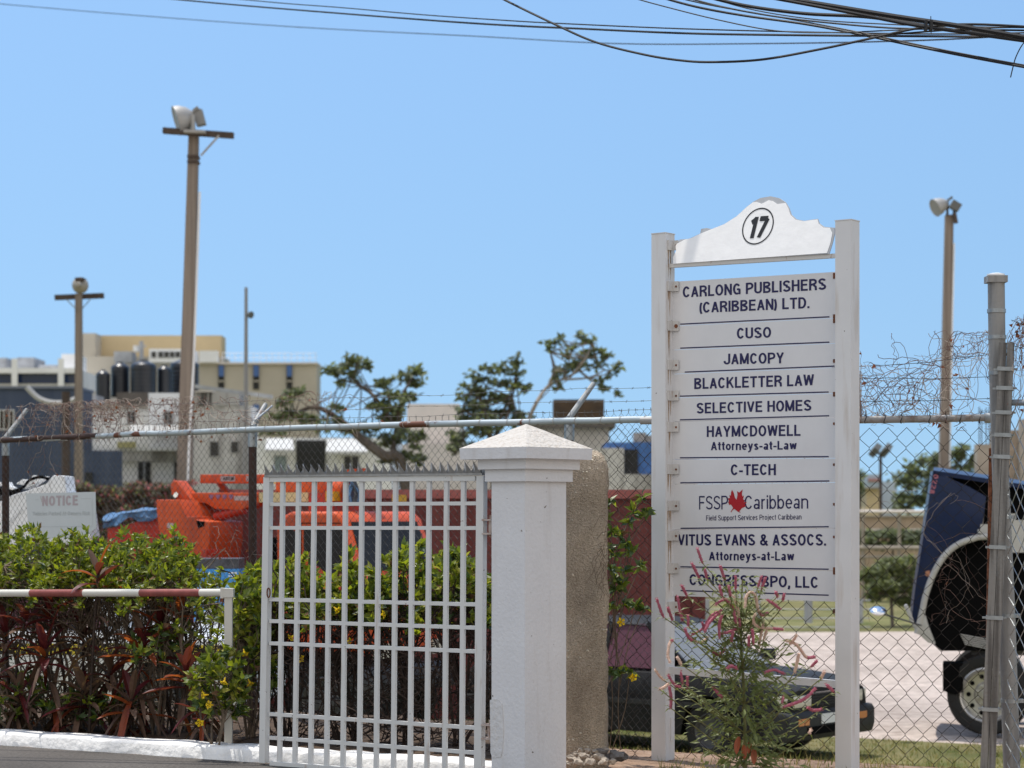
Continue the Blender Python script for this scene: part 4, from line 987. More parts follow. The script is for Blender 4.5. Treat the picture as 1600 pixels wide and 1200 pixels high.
# --- celosia in front of the board
M_cst = mat('reddish_green_stem', (.16, .16, .06), .6, var=.3, scale=10)
M_clf = mat('celosia_leaf', (.15, .18, .065), .5, var=.35, scale=9, trans=.35)
M_clf2 = mat('celosia_red_leaf', (.28, .07, .03), .5, var=.4, scale=9, trans=.3)
M_spk = mat('magenta_flower_spike', (.34, .06, .11), .8, col2=(.52, .19, .25), scale=45, trans=.2)
M_spk2 = mat('faded_flower_spike', (.58, .36, .30), .85, col2=(.62, .47, .36), scale=30)
Yc = 13.05; ct = thing('celosia_plant', 'tall wild celosia with drooping magenta flower spikes in front of the directory board', 'plant', W(1165, 1225, Yc))
st, lf = MB(), MB(); cb_ = W(1165, 1230, Yc); ctop = W(1160, 905, Yc)
main = smoothpath([cb_, W(1163, 1100, Yc), W(1158, 1000, Yc), ctop], 6); st.tube(main, [lerp(.013, .004, i / 18) for i in range(len(main))], 6)
def Z1(x, y, dy): return W(940 + x / 3.478, 900 + y / 3.478, Yc + dy)
spk = [[(300, 125), (318, 180), (335, 222)], [(360, 170), (372, 205), (385, 240)], [(435, 50), (450, 80), (462, 105)], [(412, 110), (425, 190)], [(640, 55), (655, 110)], [(690, 55), (702, 110)], [(728, 0), (728, 75)], [(645, -55), (668, 20)], [(780, 170), (786, 110), (815, 88), (838, 115), (850, 180), (872, 212), (905, 200)],
       [(620, 155), (665, 128), (700, 150), (718, 195), (730, 255)], [(715, 105), (735, 160), (745, 210), (752, 275)], [(490, 320), (545, 290), (580, 240), (610, 205), (655, 188)], [(490, 350), (540, 360), (578, 330)], [(560, 300), (580, 260), (605, 230), (640, 200)], [(650, 312), (690, 305), (728, 288)], [(655, 215), (640, 260), (640, 335)],
       [(835, 205), (825, 250), (860, 278), (930, 285), (985, 290)], [(820, 290), (825, 365)], [(880, 250), (868, 310), (855, 375)], [(898, 290), (880, 345)], [(1000, 350), (1055, 370), (1085, 405), (1115, 442), (1160, 440)], [(1060, 320), (1045, 345), (1025, 370)], [(1073, 420), (1062, 470), (1048, 525)], [(1172, 460), (1140, 492)], [(1212, 518), (1190, 560)],
       [(990, 712), (1040, 695), (1090, 675), (1130, 645), (1162, 608)], [(608, 605), (635, 640), (665, 665)], [(900, 130), (935, 150), (972, 180)], [(945, 85), (957, 112)], [(992, 98), (985, 132)], [(290, 508), (312, 540), (338, 567)], [(315, 615), (340, 605), (362, 585)], [(375, 716), (378, 660), (368, 600)], [(363, 540), (395, 590), (435, 605)], [(430, 522), (440, 582)], [(466, 545), (466, 605)],
       [(372, 470), (360, 430), (370, 365), (385, 350)], [(410, 440), (432, 480)], [(608, 410), (640, 425), (672, 398)], [(452, 285), (470, 330), (492, 350)], [(890, 522), (940, 510), (992, 532)], [(680, 505), (700, 490), (735, 500)], [(1120, 712), (1150, 730), (1195, 725)], [(1222, 590), (1262, 628)], [(980, 690), (988, 658)], [(1128, 855), (1140, 832)],
       [(520, -150), (548, -70)], [(490, -70), (530, 10)], [(560, -40), (570, 10)], [(870, 0), (850, 60)], [(890, 10), (870, 70)], [(470, 215), (470, 270)], [(425, 190), (440, 240)], [(545, 250), (560, 300)], [(715, 300), (705, 350)], [(800, 330), (800, 380)]]
random.seed(81)
tipc, bodyc = [], []
for i, sp in enumerate(spk):
    dy = rnd(-.36, -.05); p = smoothpath([Z1(x, y, dy + .02 * j) for j, (x, y) in enumerate(sp)], 4); n = len(p)
    mb = MB(); r0 = rnd(.0065, .0095)
    long_ = len(sp) >= 4
    # fuzzy spike: tube with little ribs
    mb.tube(p, [r0 * (.55 + .45 * math.sin(math.pi * min(1, .12 + .8 * k / (n - 1)))) * (1 + .18 * (k % 2)) for k in range(n)], 7)
    for k in range(n):
        for j in range(9):
            v = Vector((rnd(-1, 1), rnd(-1, 1), rnd(-1, 1))).normalized(); mb.leaf(p[k] + v * r0 * .5, v, (0, -1, .4), .011, .004, .1, 0)
    faded = (i % 2 == 0 and long_) or i in (8, 10, 36)
    if long_ and faded:
        mb.mi = [1] * len(mb.f); mb.build('flower_spike', [M_spk, M_spk2], ct, smooth=False)
        h = min(n - 1, max(3, n // 3)); tipm = MB(); e = p[-h:] if sp[-1][1] > sp[0][1] or True else p[:h]
        tipm.tube(e, [r0 * 1.15] * len(e), 7); tipm.build('magenta_spike_tip', M_spk, ct, smooth=False)
    else: mb.build('flower_spike', M_spk if random.random() < .75 else M_spk2, ct, smooth=False)
    s0 = p[-1] if abs(p[-1].x - cb_.x) + (cb_.z - p[-1].z) * 0 < abs(p[0].x - cb_.x) and not long_ else p[0]
    if long_: s0 = max(p, key=lambda q: -abs(q.x - cb_.x))
    else: s0 = min((p[0], p[-1]), key=lambda q: q.z)
    kk = min(range(len(main)), key=lambda q: abs(main[q].z - (s0.z - .32 * abs(s0.x - cb_.x) - .16)))
    m_ = main[kk]; path = smoothpath([m_, m_.lerp(s0, .5) + Vector((rnd(-.03, .03), 0, -.02)), s0], 5); st.tube(path, .0032, 4, cap=False)
    for q in path[3:]:
        for j in range(2):
            a = rnd(0, 6.28); lf.leaf(q, (math.cos(a), math.sin(a) * .8, rnd(-.5, .6)), (0, -.3, 1), rnd(.04, .075), rnd(.012, .02), .3, .2, mi=0)
for k in range(560):
    q = main[random.randint(2, len(main) - 3)]; a = rnd(0, 6.28); r = rnd(.02, .30) * (1.15 if q.z < .75 else .5)
    p = q + Vector((r * math.cos(a), r * .8 * math.sin(a), rnd(-.12, .16)))
    if p.z < .05: continue
    lf.leaf(p, (math.cos(a), math.sin(a), rnd(-.7, .5)), (rnd(-.6, .6), -rnd(0, 1), .6), rnd(.045, .09), rnd(.014, .026), .3, .2, mi=0)
for k in range(300):
    q = main[random.randint(0, 6)]; a = rnd(0, 6.28); r = rnd(.01, .17); p = q + Vector((r * math.cos(a), r * .8 * math.sin(a), rnd(.05, .22)))
    lf.leaf(p, (math.cos(a), math.sin(a), rnd(-.9, .4)), (rnd(-.6, .6), -rnd(0, 1), .6), rnd(.05, .10), rnd(.017, .03), .3, .2, mi=0)
for k in range(60):
    q = main[random.randint(2, len(main) - 5)]; a = rnd(0, 6.28); e = q + Vector((rnd(.1, .3) * math.cos(a), rnd(.1, .25) * math.sin(a), rnd(.02, .2))); st.tube([q, q.lerp(e, .5) + Vector((0, 0, -.02)), e], .0025, 4, cap=False)
for (x, y, s) in ((1178, 1183, .09), (1172, 1172, .07), (1155, 1165, .1), (1162, 1178, .08)): long_leaf(lf, W(x, y - 14, Yc - .12), (rnd(-.3, .3), -.3, -1), s, s * .55, .1, 1)
st.build('stems', M_cst, ct, smooth=False); lf.build('foliage', [M_clf, M_clf2], ct, smooth=False)
# --- rubble by the stone pillar
M_rock = mat('pale_rubble', (.36, .31, .26), .95, var=.4, scale=14, bump=.8, bscale=30, bdist=.02, spec=.1); M_rock2 = mat('grey_rubble', (.16, .15, .145), .95, var=.3, scale=14, bump=.8, bscale=30, bdist=.02, spec=.1)
def rock(p, s, m, label, seed):
    random.seed(seed); bm = bmesh.new(); bmesh.ops.create_icosphere(bm, subdivisions=2, radius=1)
    sc = Vector((rnd(.8, 1.3), rnd(.7, 1.1), rnd(.55, .85)))
    for v in bm.verts:
        d = 1 + .9 * mnoise.noise(v.co * 1.1 + Vector((seed * 3.1, 0, 0))); v.co = Vector((v.co.x * sc.x, v.co.y * sc.y, v.co.z * sc.z)) * s * d
    me = bpy.data.meshes.new('rubble_stone'); bm.to_mesh(me); bm.free(); me.materials.append(m)
    o = bpy.data.objects.new('rubble_stone', me); o.location = p; COL.objects.link(o)
    tag(o, label, 'stone', 'rubble stones at the foot of the pillar')
for i, (x, y, s, g) in enumerate(((893, 1184, .03, 0), (903, 1190, .035, 0), (912, 1180, .028, 0), (922, 1190, .036, 0), (898, 1178, .022, 0), (934, 1183, .03, 0), (944, 1190, .028, 0), (917, 1172, .022, 0), (929, 1174, .02, 0), (887, 1193, .028, 0), (955, 1190, .022, 0), (907, 1172, .018, 0))):
    Y = 13.2 - (y - 1180) * .012; rock(W(x, y, Y), s, M_rock, 'small pale rubble stone in the heap at the foot of the stone pillar', i)
rock(W(962, 1181, 13.35), .065, M_rock2, 'large dark grey stone at the foot of the mesh beside the stone pillar', 40); rock(W(938, 1176, 13.3), .045, M_rock2, 'round grey stone leaning on the foot of the stone pillar', 41); rock(W(946, 1171, 13.4), .02, M_rock, 'whitish stone lying on top of the grey stones', 42)
# --- grass blades on the visible strip and at the board
M_gr1 = mat('grass_blade', (.13, .15, .035), .7, var=.4, scale=3, trans=.3); M_gr2 = mat('straw_blade', (.33, .27, .12), .8, var=.3, scale=3, trans=.25)
random.seed(82); gr = MB()
for k in range(23000):
    w = rnd(15.5, 26.9); x = rnd(.4, 6.2); y = w - .55 * x
    if mnoise.noise(Vector((x * 1.3, y * 1.3, 3))) < -.2 and random.random() < .8: continue
    if w < 16.6 and random.random() > (w - 15.4): continue
    z = gz(x, y); h = rnd(.02, .06); a = rnd(0, 6.28); d = Vector((math.cos(a), math.sin(a), 0)); p = Vector((x, y, z)); b = Vector((rnd(-.5, .5), rnd(-.5, .5), 0)) * h
    gr.add([p - d * .005, p + d * .005, p + b + Vector((0, 0, h))], [(0, 1, 2)], pick((3, 3)))
for k in range(420):
    x, y = rnd(.9, 2.4), rnd(12.7, 14.0)
    z = gz(x, y); h = rnd(.03, .09); a = rnd(0, 6.28); d = Vector((math.cos(a), math.sin(a), 0)); p = Vector((x, y, z)); b = Vector((rnd(-.5, .5), rnd(-.5, .5), 0)) * h
    gr.add([p - d * .004, p + d * .004, p + b + Vector((0, 0, h))], [(0, 1, 2)], pick((3, 3)))
tag(gr.build('grass', [M_gr1, M_gr2], smooth=False), kind='stuff')
lt = MB()
for k in range(900):
    w = rnd(14.4, 16.0); x = rnd(.4, 4.2); y = w - .55 * x; z = gz(x, y) + .004; a = rnd(0, 6.28)
    lt.leaf((x, y, z), (math.cos(a), math.sin(a), .1), (0, 0, 1), rnd(.02, .06), rnd(.01, .02), .3, .1)
tag(lt.build('leaf_litter', M_dry, smooth=False), kind='stuff')
# ================================================================== BACKGROUND: buildings, poles, trees
def pbox(mb, x0, x1, y0, y1, Y, dep, zb=None, mi=None):
    a = W(x0, y1, Y); b = W(x1, y0, Y); mb.box((a.x, Y, a.z if zb is None else zb), (b.x, Y + dep, b.z), mi)
def part(name, m, root, x0, x1, y0, y1, Y, dep, zb=None, parent=None):
    mb = MB(); pbox(mb, x0, x1, y0, y1, Y, dep, zb); return mb.build(name, m, root, parent=parent, smooth=False)
def window(root, x0, x1, y0, y1, Y, glass, frame, bars=1, parent=None, name='window', rows=0):
    """frame standing 5 cm proud of the wall at Y, pane set back inside it"""
    p = parent; fw = max(.8, (x1 - x0) * .07); mb = MB()
    pbox(mb, x0, x0 + fw, y0, y1, Y - .06, .055); pbox(mb, x1 - fw, x1, y0, y1, Y - .06, .055)
    pbox(mb, x0 + fw, x1 - fw, y0, y0 + fw, Y - .055, .05); pbox(mb, x0 + fw, x1 - fw, y1 - fw, y1, Y - .055, .05)
    for k in range(bars):
        xm = lerp(x0, x1, (k + 1) / (bars + 1)); pbox(mb, xm - fw * .4, xm + fw * .4, y0 + fw, y1 - fw, Y - .05, .045)
    for k in range(rows):
        ym = lerp(y0, y1, (k + 1) / (rows + 1)); pbox(mb, x0 + fw, x1 - fw, ym - .5, ym + .5, Y - .04, .036)
    f = mb.build(name, frame, root, parent=p, smooth=False)
    mb = MB(); pbox(mb, x0 + fw, x1 - fw, y0 + fw, y1 - fw, Y - .03, .027); mb.build('pane', glass, root, parent=f, smooth=False); return f
M_navyw = streaked('navy_cladding', (.040, .058, .105), (.055, .075, .125), .6, scale=3, lo=.4, hi=.7, zs=.05)
M_glassd = mat('dark_window', (.012, .014, .018), .12, spec=.6)
M_glassb = mat('blue_window', (.012, .030, .095), .15, spec=.6)
M_whiteb = mat('white_building_paint', (.78, .78, .78), .8, var=.12, scale=.5)
M_greyb = mat('grey_rooftop', (.33, .34, .36), .7, var=.3, scale=1.2)
M_beige = mat('beige_render', (.44, .40, .33), .9, var=.08, scale=.35)
M_beige2 = mat('ochre_render', (.56, .45, .28), .9, var=.12, scale=.2)
M_bluep = mat('blue_panel', (.06, .13, .32), .5)
M_frame = mat('window_frame_white', (.6, .6, .6), .6)
M_house = streaked('white_house_wall', (.86, .85, .83), (.66, .64, .61), .9, scale=1.6, lo=.62, hi=.85, zs=.12)
M_house2 = streaked('stained_concrete_wall', (.56, .545, .52), (.30, .285, .265), .95, scale=2.2, lo=.45, hi=.65, zs=.08)
M_house3 = mat('pale_wall', (.66, .60, .55), .9, var=.1, scale=.6)
M_dark = mat('deep_shade_opening', (.03, .03, .03), .9)
M_tank = mat('black_water_tank', (.012, .014, .02), .35, spec=.5)
M_conc = mat('raw_concrete', (.33, .29, .24), .95, var=.2, scale=1.5)
# office with blue bands
b = thing('office_block', 'white office block with dark blue window bands and rooftop units at the far left', 'building', W(20, 850, 120))
part('wall', M_whiteb, b, -160, 119, 576, 850, 120.4, 14, zb=-1)
part('roof_slab', M_whiteb, b, -165, 119.5, 575, 583, 119.6, .7)
part('sill', mat('pale_sill', (.45, .44, .42), .9), b, -165, 119.5, 599.5, 606, 119.8, .5)
for x0, x1 in ((-60, 17.5), (27.5, 90), (99.5, 119)): part('window_band', M_glassb, b, x0, x1, 583.5, 599, 120.1, .25)
for x in (22.5, 95): part('pilaster', M_whiteb, b, x - 4.5, x + 4.5, 560, 605, 119.5, .09)
for x0, x1, y0 in ((-20, 10, 559), (27, 53, 558.5), (60, 88, 570), (96, 119, 553)): part('rooftop_unit', M_greyb if x0 != 96 else M_whiteb, b, x0, x1, y0, 575.2, 123, 3)
# beige office with tower
b = thing('beige_office', 'beige office with ochre tower and narrow blue slit windows behind the water tanks', 'building', W(320, 860, 130))
part('tower', M_beige2, b, 128, 346, 524, 860, 136, 2, zb=-1)
part('tower', M_beige, b, 126, 149, 520.5, 860, 134, 18, zb=-1)
part('lower_wall', M_beige, b, 130, 348, 557, 860, 132, 3.5, zb=-1)
part('wing', M_beige, b, 300, 495, 569, 860, 128, 2.5, zb=-1)
part('coping', M_house3, b, 299, 496, 566, 569, 127.8, 2.8)
for x in (341, 395.5, 447.5):
    mb = MB(); pbox(mb, x, x + 9, 571, 608, 127.9, .09); f = mb.build('window', M_dark, b, smooth=False)
    mb = MB(); pbox(mb, x + .6, x + 8.6, 571, 588, 127.8, .09); mb.build('blue_spandrel', M_bluep, b, parent=f, smooth=False)
    mb = MB(); pbox(mb, x + .6, x + 8.6, 594.5, 596.5, 127.8, .09); mb.build('transom', M_beige, b, parent=f, smooth=False)
for x in (395.5,):
    part('blue_spandrel', M_bluep, b, x, x + 9, 632, 646, 127.8, .15); part('window', M_dark, b, x, x + 9, 646, 662, 127.9, .09)
mb = MB()
for k in range(16): x = 348 + k * 9.7; p = W(x, 567, 129); mb.tube([p, p + Vector((0, 0, .6))], .016, 4)
for y in (552, 559): mb.tube([W(346, y, 129), W(495, y, 129)], .014, 4)
mb.build('roof_railing', mat('pale_railing', (.6, .6, .62), .5), b, smooth=False)
part('penthouse', M_whiteb, b, 233, 300, 545, 566, 129, 2.5)
for x in (236, 247, 256, 265, 274): window(b, x, x + 8, 549, 559, 129, M_glassd, M_greyb, 0)
part('rooftop_unit', M_greyb, b, 178, 206, 549, 566, 130, 1.5); part('rooftop_unit', M_whiteb, b, 208, 215, 540, 549, 130, .5); part('rooftop_unit', M_whiteb, b, 311, 340, 548, 566, 127.5, .4)
mb = MB(); mb.tube([W(221, 565, 130), W(221, 533, 130)], .12, 6); mb.tube([W(214, 541, 130), W(228, 541, 130)], .05, 5); mb.build('mast', M_greyb, b)
# navy warehouse
b = thing('navy_warehouse', 'navy blue clad warehouse behind the left end of the fence', 'building', W(60, 850, 70))
part('wall', M_navyw, b, -140, 121, 607, 860, 70, 2.5, zb=-1); part('low_wall', M_navyw, b, 121, 186, 704, 860, 69.6, .6, zb=-1)
part('parapet', mat('slate_parapet', (.16, .18, .23), .8), b, -140, 121.5, 603, 607, 69.9, 2.7)
mb = MB(); pbox(mb, 133, 144, 738, 757, 69.5, .09); mb.build('doorway', M_dark, b, smooth=False)
window(b, -2, 22, 640, 672, 70, M_glassd, M_frame, 2)
mb = MB(); mb.tube(smoothpath([W(42, 605, 66), W(60, 622, 66), W(82, 629, 66), W(104, 628, 66), W(124, 621, 66)], 5), .09, 6); tag(mb.build('sagging_cable', mat('grey_cable', (.42, .42, .42), .6), O=W(42, 605, 66)), 'thick pale cable sagging in front of the navy warehouse', 'cable')
# white house with tank roof
b = thing('white_house', 'two-storey white house carrying black water tanks, left of the big pole', 'building', W(205, 860, 75))
part('upper_wall', M_house, b, 129, 232, 637, 702, 75, 9); part('upper_wall', M_whiteb, b, 232.2, 284, 614, 702, 74.6, 6)
part('lower_wall', M_house, b, 186, 284, 702.3, 860, 75.3, 9, zb=-1)
part('roof_slab', M_conc, b, 127, 231.5, 632, 636.8, 74.8, 9)
part('floor_slab', M_whiteb, b, 129, 284, 699.5, 704, 74.2, .38)
part('water_stain_band', M_house2, b, 187, 278, 704.3, 721, 75.1, .18)
window(b, 198, 212, 642, 663, 75, M_glassd, M_frame); window(b, 255, 270, 642, 663, 74.6, M_glassd, M_frame)
mb = MB(); pbox(mb, 216, 235, 722, 775, 75.2, .09, zb=-.9); d = mb.build('doorway', M_dark, b, smooth=False)
mb = MB(); pbox(mb, 224, 226.5, 722, 775, 75.1, .09, zb=-.9); mb.build('door_jamb', M_greyb, b, parent=d, smooth=False)
mb = MB(); pbox(mb, 272, 278, 722, 752, 75.2, .09); mb.build('doorway', M_dark, b, smooth=False)
part('sill', M_whiteb, b, 190, 215, 751, 754, 75, .25); part('sill', M_whiteb, b, 236, 270, 751, 754, 75, .25)
mb = MB()
for k in range(15): x = 204 + k * 5.2; mb.hexa([W(x, 680, 73.2), W(x + 3.4, 680, 73.2), W(x + 3.4, 680, 73.3), W(x, 680, 73.3), W(x, 664, 74.4), W(x + 3.4, 664, 74.4), W(x + 3.4, 664, 74.5), W(x, 664, 74.5)])
mb.build('slatted_awning', mat('weathered_awning', (.50, .50, .49), .8), b, smooth=False)
part('balcony_front', mat('yellow_balcony', (.50, .46, .22), .8), b, 183, 211, 690, 699.3, 74.0, .2)
part('rooftop_box', M_greyb, b, 133, 150, 617, 631.8, 76, 1.5); part('parapet', mat('dark_parapet', (.10, .09, .08), .9, var=.3, scale=2), b, 182, 231, 613, 631.8, 76.5, .3)
for i, (x0, x1, y0, y1, Y) in enumerate(((150, 172, 578, 620, 79), (173.5, 202, 566, 615, 79.5), (204, 244, 563, 614, 79), (246, 268, 571, 612, 79.5), (266, 311, 561, 612, 80.5))):
    r = (x1 - x0) / 2 * Y / FPX; h = (y1 - y0) * Y / FPX; p = W((x0 + x1) / 2, y1 + 6, Y); h += 6 * Y / FPX
    t = thing('water_tank', ['smallest black water tank at the left end of the row on the white house', 'black water tank second from the left in the roof row', 'widest black water tank in the middle of the roof row', 'black water tank fourth from the left, just left of the big pole', 'black water tank half hidden behind the big pole'][i], 'water tank', p, 'black water tanks on the white house roof')
    mb = MB(); pr = [(r * .96, 0), (r, .05)]
    for k in range(6): pr += [(r, h * (.1 + .11 * k)), (r * .975, h * (.13 + .11 * k)), (r, h * (.16 + .11 * k))]
    pr += [(r, h * .84), (r * .96, h * .87), (r * .88, h * .89), (r * .5, h * .955), (r * .3, h * .985)]
    mb.lathe(pr, 24, Matrix.Translation(p)); mb.build('tank_body', M_tank, t)
    mb = MB(); mb.lathe([(r * .3, h * .986), (r * .3, h * 1.01), (.01, h * 1.02)], 16, Matrix.Translation(p)); mb.build('lid', M_tank, t)
tb = MB(); pbox(tb, 130, 312, 611, 860, 81.5, 3, zb=-1); tag(tb.build('tank_house', M_house2, O=W(220, 860, 81.5)), 'low dark-stained block the row of water tanks stands before', 'building')
# stained concrete house
b = thing('concrete_house', 'rain-stained grey concrete house right of the big pole', 'building', W(338, 860, 73))
part('wall', M_house2, b, 284.3, 392, 634, 860, 73, 2, zb=-1); part('stained_parapet', streaked('black_run_stains', (.40, .385, .36), (.06, .055, .05), .95, scale=5, lo=.46, hi=.56, zs=.05), b, 284, 374, 612.5, 633.8, 72.9, 2.2)
part('coping', M_house3, b, 284, 333, 610.5, 612.3, 72.8, 2.4)
mb = MB(); mb.bar(W(300, 603, 72), W(425, 620, 72), .3, .12); mb.build('roof_edge', M_greyb, b, smooth=False)
window(b, 327, 343, 689, 714, 73, M_glassd, M_house2, 0); window(b, 360, 373, 689, 708, 73, M_glassd, M_house2, 0)
mb = MB(); pbox(mb, 276, 282, 722, 752, 72.9, .09)
# house with awnings
b = thing('awning_house', 'low white house with two white window awnings behind the trees', 'building', W(500, 860, 70))
part('wall', M_whiteb, b, 392.3, 612, 684, 860, 70, 7, zb=-1)
mb = MB(); pbox(mb, 463, 508, 688, 860, 69.9, .09, zb=-.9); mb.build('doorway', M_dark, b, smooth=False)
for x0, x1, y0, y1 in ((414, 460, 688, 705), (509, 574, 689, 708)):
    mb = MB(); a0, a1, c0, c1 = W(x0 + 3, y0, 69.95), W(x1 - 4, y0, 69.95), W(x0, y1, 68.9), W(x1, y1, 68.9); up = Vector((0, 0, .06))
    mb.hexa([c0, c1, a1, a0, c0 + up, c1 + up, a1 + up, a0 + up]); mb.box((c0.x, 68.85, c0.z - .03), (c1.x, 68.9, c0.z + .05)); mb.build('awning', mat('weathered_awning', (.50, .50, .49), .8), b, smooth=False)
M_teal = mat('teal_louvre', (.12, .20, .23), .4)
window(b, 427, 449, 711, 739, 70, M_teal, M_frame, 0, rows=6); window(b, 536, 562, 711, 736, 70, M_glassd, M_frame, 1)
# beige blocks in the middle
b = thing('beige_block', 'plain beige block seen through the trees in the middle', 'building', W(690, 860, 85))
part('wall', M_house3, b, 636, 718, 631, 860, 85, 9, zb=-1); part('low_wall', M_house3, b, 600, 815, 694, 860, 84, .9, zb=-1)
b = thing('tank_building', 'small beige building topped by a dark square tank, above the white pillar', 'building', W(880, 860, 80))
part('wall', mat('rendered_beige', (.50, .46, .42), .9, var=.1, scale=.8), b, 815, 952, 668, 860, 80, 6, zb=-1); part('roof_slab', mat('dark_roof_edge', (.14, .12, .10), .9, var=.3, scale=1), b, 812, 962, 657, 667.8, 79.6, 7)
part('square_tank', mat('rusted_tank', (.045, .032, .022), .8, col2=(.10, .06, .03), scale=1.4), b, 865, 944, 624, 656.8, 80.4, 2)
b = thing('blue_shed', 'blue shed with dark doorway between pillar and board', 'building', W(985, 860, 72))
part('wall', mat('blue_shed_wall', (.055, .14, .36), .7, var=.3, scale=1), b, 948, 1090, 691, 860, 72, 4, zb=-1); part('block_wall', M_house2, b, 930, 975, 700, 860, 71.7, .28, zb=-1); part('block_wall', M_house2, b, 975.2, 1090, 741, 860, 71.6, .28, zb=-1)
part('doorway', M_dark, b, 976, 997, 702, 741, 71.9, .09); part('broken_wall', M_conc, b, 990, 1010, 676, 690.8, 72.5, .4); part('broken_wall', M_conc, b, 1011, 1032, 680, 690.8, 72.5, .4)
# right side: block building shell, low wall, rails
b = thing('block_building', 'unfinished block building with bare rebar at the right edge', 'building', W(1580, 860, 50))
M_blk = mat('grey_beige_blocks', (.36, .295, .23), .95, var=.18, scale=3, bump=.4, bscale=12)
part('column', M_conc, b, 1527, 1549, 694, 860, 50, .33, zb=-1)
mb = MB(); a, c = W(1550, 860, 50.1), W(1760, 672, 50.1)
zz = -1
while zz < c.z:
    z1 = min(zz + .2, c.z); mb.box((a.x, 50.1, zz), (c.x, 50.3, z1 - .014)); mb.box((a.x, 50.11, z1 - .014), (c.x, 50.29, z1)); zz = z1
mb.build('block_wall', M_blk, b, smooth=False)
part('column', M_conc, b, 1597, 1618, 655, 860, 49.7, .38, zb=-1)
mb = MB()
for x in (1530, 1534, 1541, 1546): mb.tube([W(x, 695, 50.15), W(x + rnd(-.5, .5), 632 + rnd(0, 12), 50.15)], .012, 5)
for y in (643, 661): mb.tube([W(1529, y, 50.15), W(1547, y, 50.15)], .008, 5)
mb.build('rebar', M_brown, b, smooth=False)
bw = thing('boundary_wall', 'low beige stone boundary wall at the far side of the yard', 'wall', W(1400, 870, 66)); part('wall', mat('beige_stone', (.40, .31, .22), .95, var=.2, scale=1.6, bump=.5, bscale=8), bw, 1060, 1640, 808, 870, 66, .3, zb=-1); part('coping', M_house3, bw, 1060, 1640, 826, 829, 65.8, .15); part('coping', M_conc, bw, 1060, 1640, 805.5, 807.8, 65.9, .5)
wr = thing('white_rail_fence', 'pale pipe rail fence in front of the boundary wall', 'fence', W(1400, 870, 60))
mb = MB(); mb.tube([W(1050, 799, 60), W(1640, 800, 60)], .05, 8); mb.build('rail', M_house3, wr); mb = MB(); mb.tube([W(1050, 855, 60), W(1640, 857, 60)], .06, 8); mb.build('rail', M_conc, wr)
mb = MB(); mb.tube([W(1050, 873, 60), W(1640, 868, 60)], .04, 8); mb.build('rail', M_conc, wr)
for x in (1348, 1405, 1462, 1290): mb = MB(); p = W(x, 800, 60.06); mb.tube([p, Vector((p.x, p.y, -.85))], .05, 8); mb.build('post', M_conc, wr)
lf_ = thing('low_wire_fence', 'low wire fence on the far grass beyond the yard', 'fence', W(1200, 985, 48))
for x in (1105, 1185, 1263, 1345): mb = MB(); p = W(x, 936, 48); mb.tube([p, Vector((p.x, p.y, -.85))], .05 if x != 1263 else .09, 8); mb.build('post', M_greyb, lf_)
mb = MB()
for y in (938, 952, 966, 980): mb.tube([W(1050, y, 48), W(1360, y, 48)], .012, 4)
mb.build('wires', M_greyb, lf_, smooth=False)
c = thing('hazy_tower', 'pale hazy block far off between the double lamp and the board', 'building', W(1372, 840, 420)); M_hz = mat('distant_wall', (.36, .43, .52), .9, var=.15, scale=.05)  # distance haze is painted in as pale bluish wall colours
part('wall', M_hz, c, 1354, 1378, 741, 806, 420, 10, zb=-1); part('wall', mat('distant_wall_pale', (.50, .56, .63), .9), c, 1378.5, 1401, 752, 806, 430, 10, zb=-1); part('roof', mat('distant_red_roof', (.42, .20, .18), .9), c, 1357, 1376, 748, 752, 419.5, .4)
c = thing('yellow_hut', 'small yellowish hut far behind the double lamp pole', 'hut', W(1365, 810, 110)); part('wall', M_beige2, c, 1353, 1376, 763, 812, 110, 4, zb=-1); part('roof', M_greyb, c, 1350, 1379, 760, 762.8, 109.5, 5)

# ------------------------------------------------------------------ floodlight poles
M_pole = streaked('weathered_pole', (.285, .235, .195), (.19, .155, .128), .9, scale=14, lo=.4, hi=.65, zs=.03, bump=.2)
M_arm = mat('dark_timber_arm', (.075, .055, .045), .9, var=.3, scale=6)
M_lamp = mat('grey_lamp_housing', (.36, .35, .335), .5, metal=.2, var=.1, scale=6)
M_lampd = mat('dark_lamp_box', (.12, .125, .12), .6)
def pole(label, top, foot, Y, w0, w1, square=True):
    t = thing('floodlight_pole', label, 'pole', Vector((foot[0], Y, -.85))); a = W(top[0], top[1], Y); b = W(foot[2], foot[3], Y); d = (b - a) / (b.z - a.z)
    f = a + d * (-.9 - a.z); mb = MB()
    r0, r1 = w0 * Y / FPX / 2, w1 * Y / FPX / 2
    if square: mb.bar(a, f, r0 * 2, r0 * 2.0, up=(0, 1, 0), w1=r1 * 2, h1=r1 * 2)
    else: mb.tube([f, a], [r1, r0], 12)
    o = mb.build('shaft', M_pole, t, smooth=not square); clean(o); t.location = t.location; return t, a, f
def bell(mb, c, axis, R_, L, seg=24, mi=None):
    q = Vector(axis).normalized().to_track_quat('Z', 'Y').to_matrix().to_4x4(); M = Matrix.Translation(c) @ q
    mb.lathe([(R_ * .28, 0), (R_ * .45, L * .12), (R_ * .75, L * .38), (R_ * .95, L * .72), (R_, L), (R_ * 1.04, L * 1.02), (R_ * .97, L * 1.04), (R_ * .9, L * .98), (R_ * .02, L * .97)], seg, M, mi)
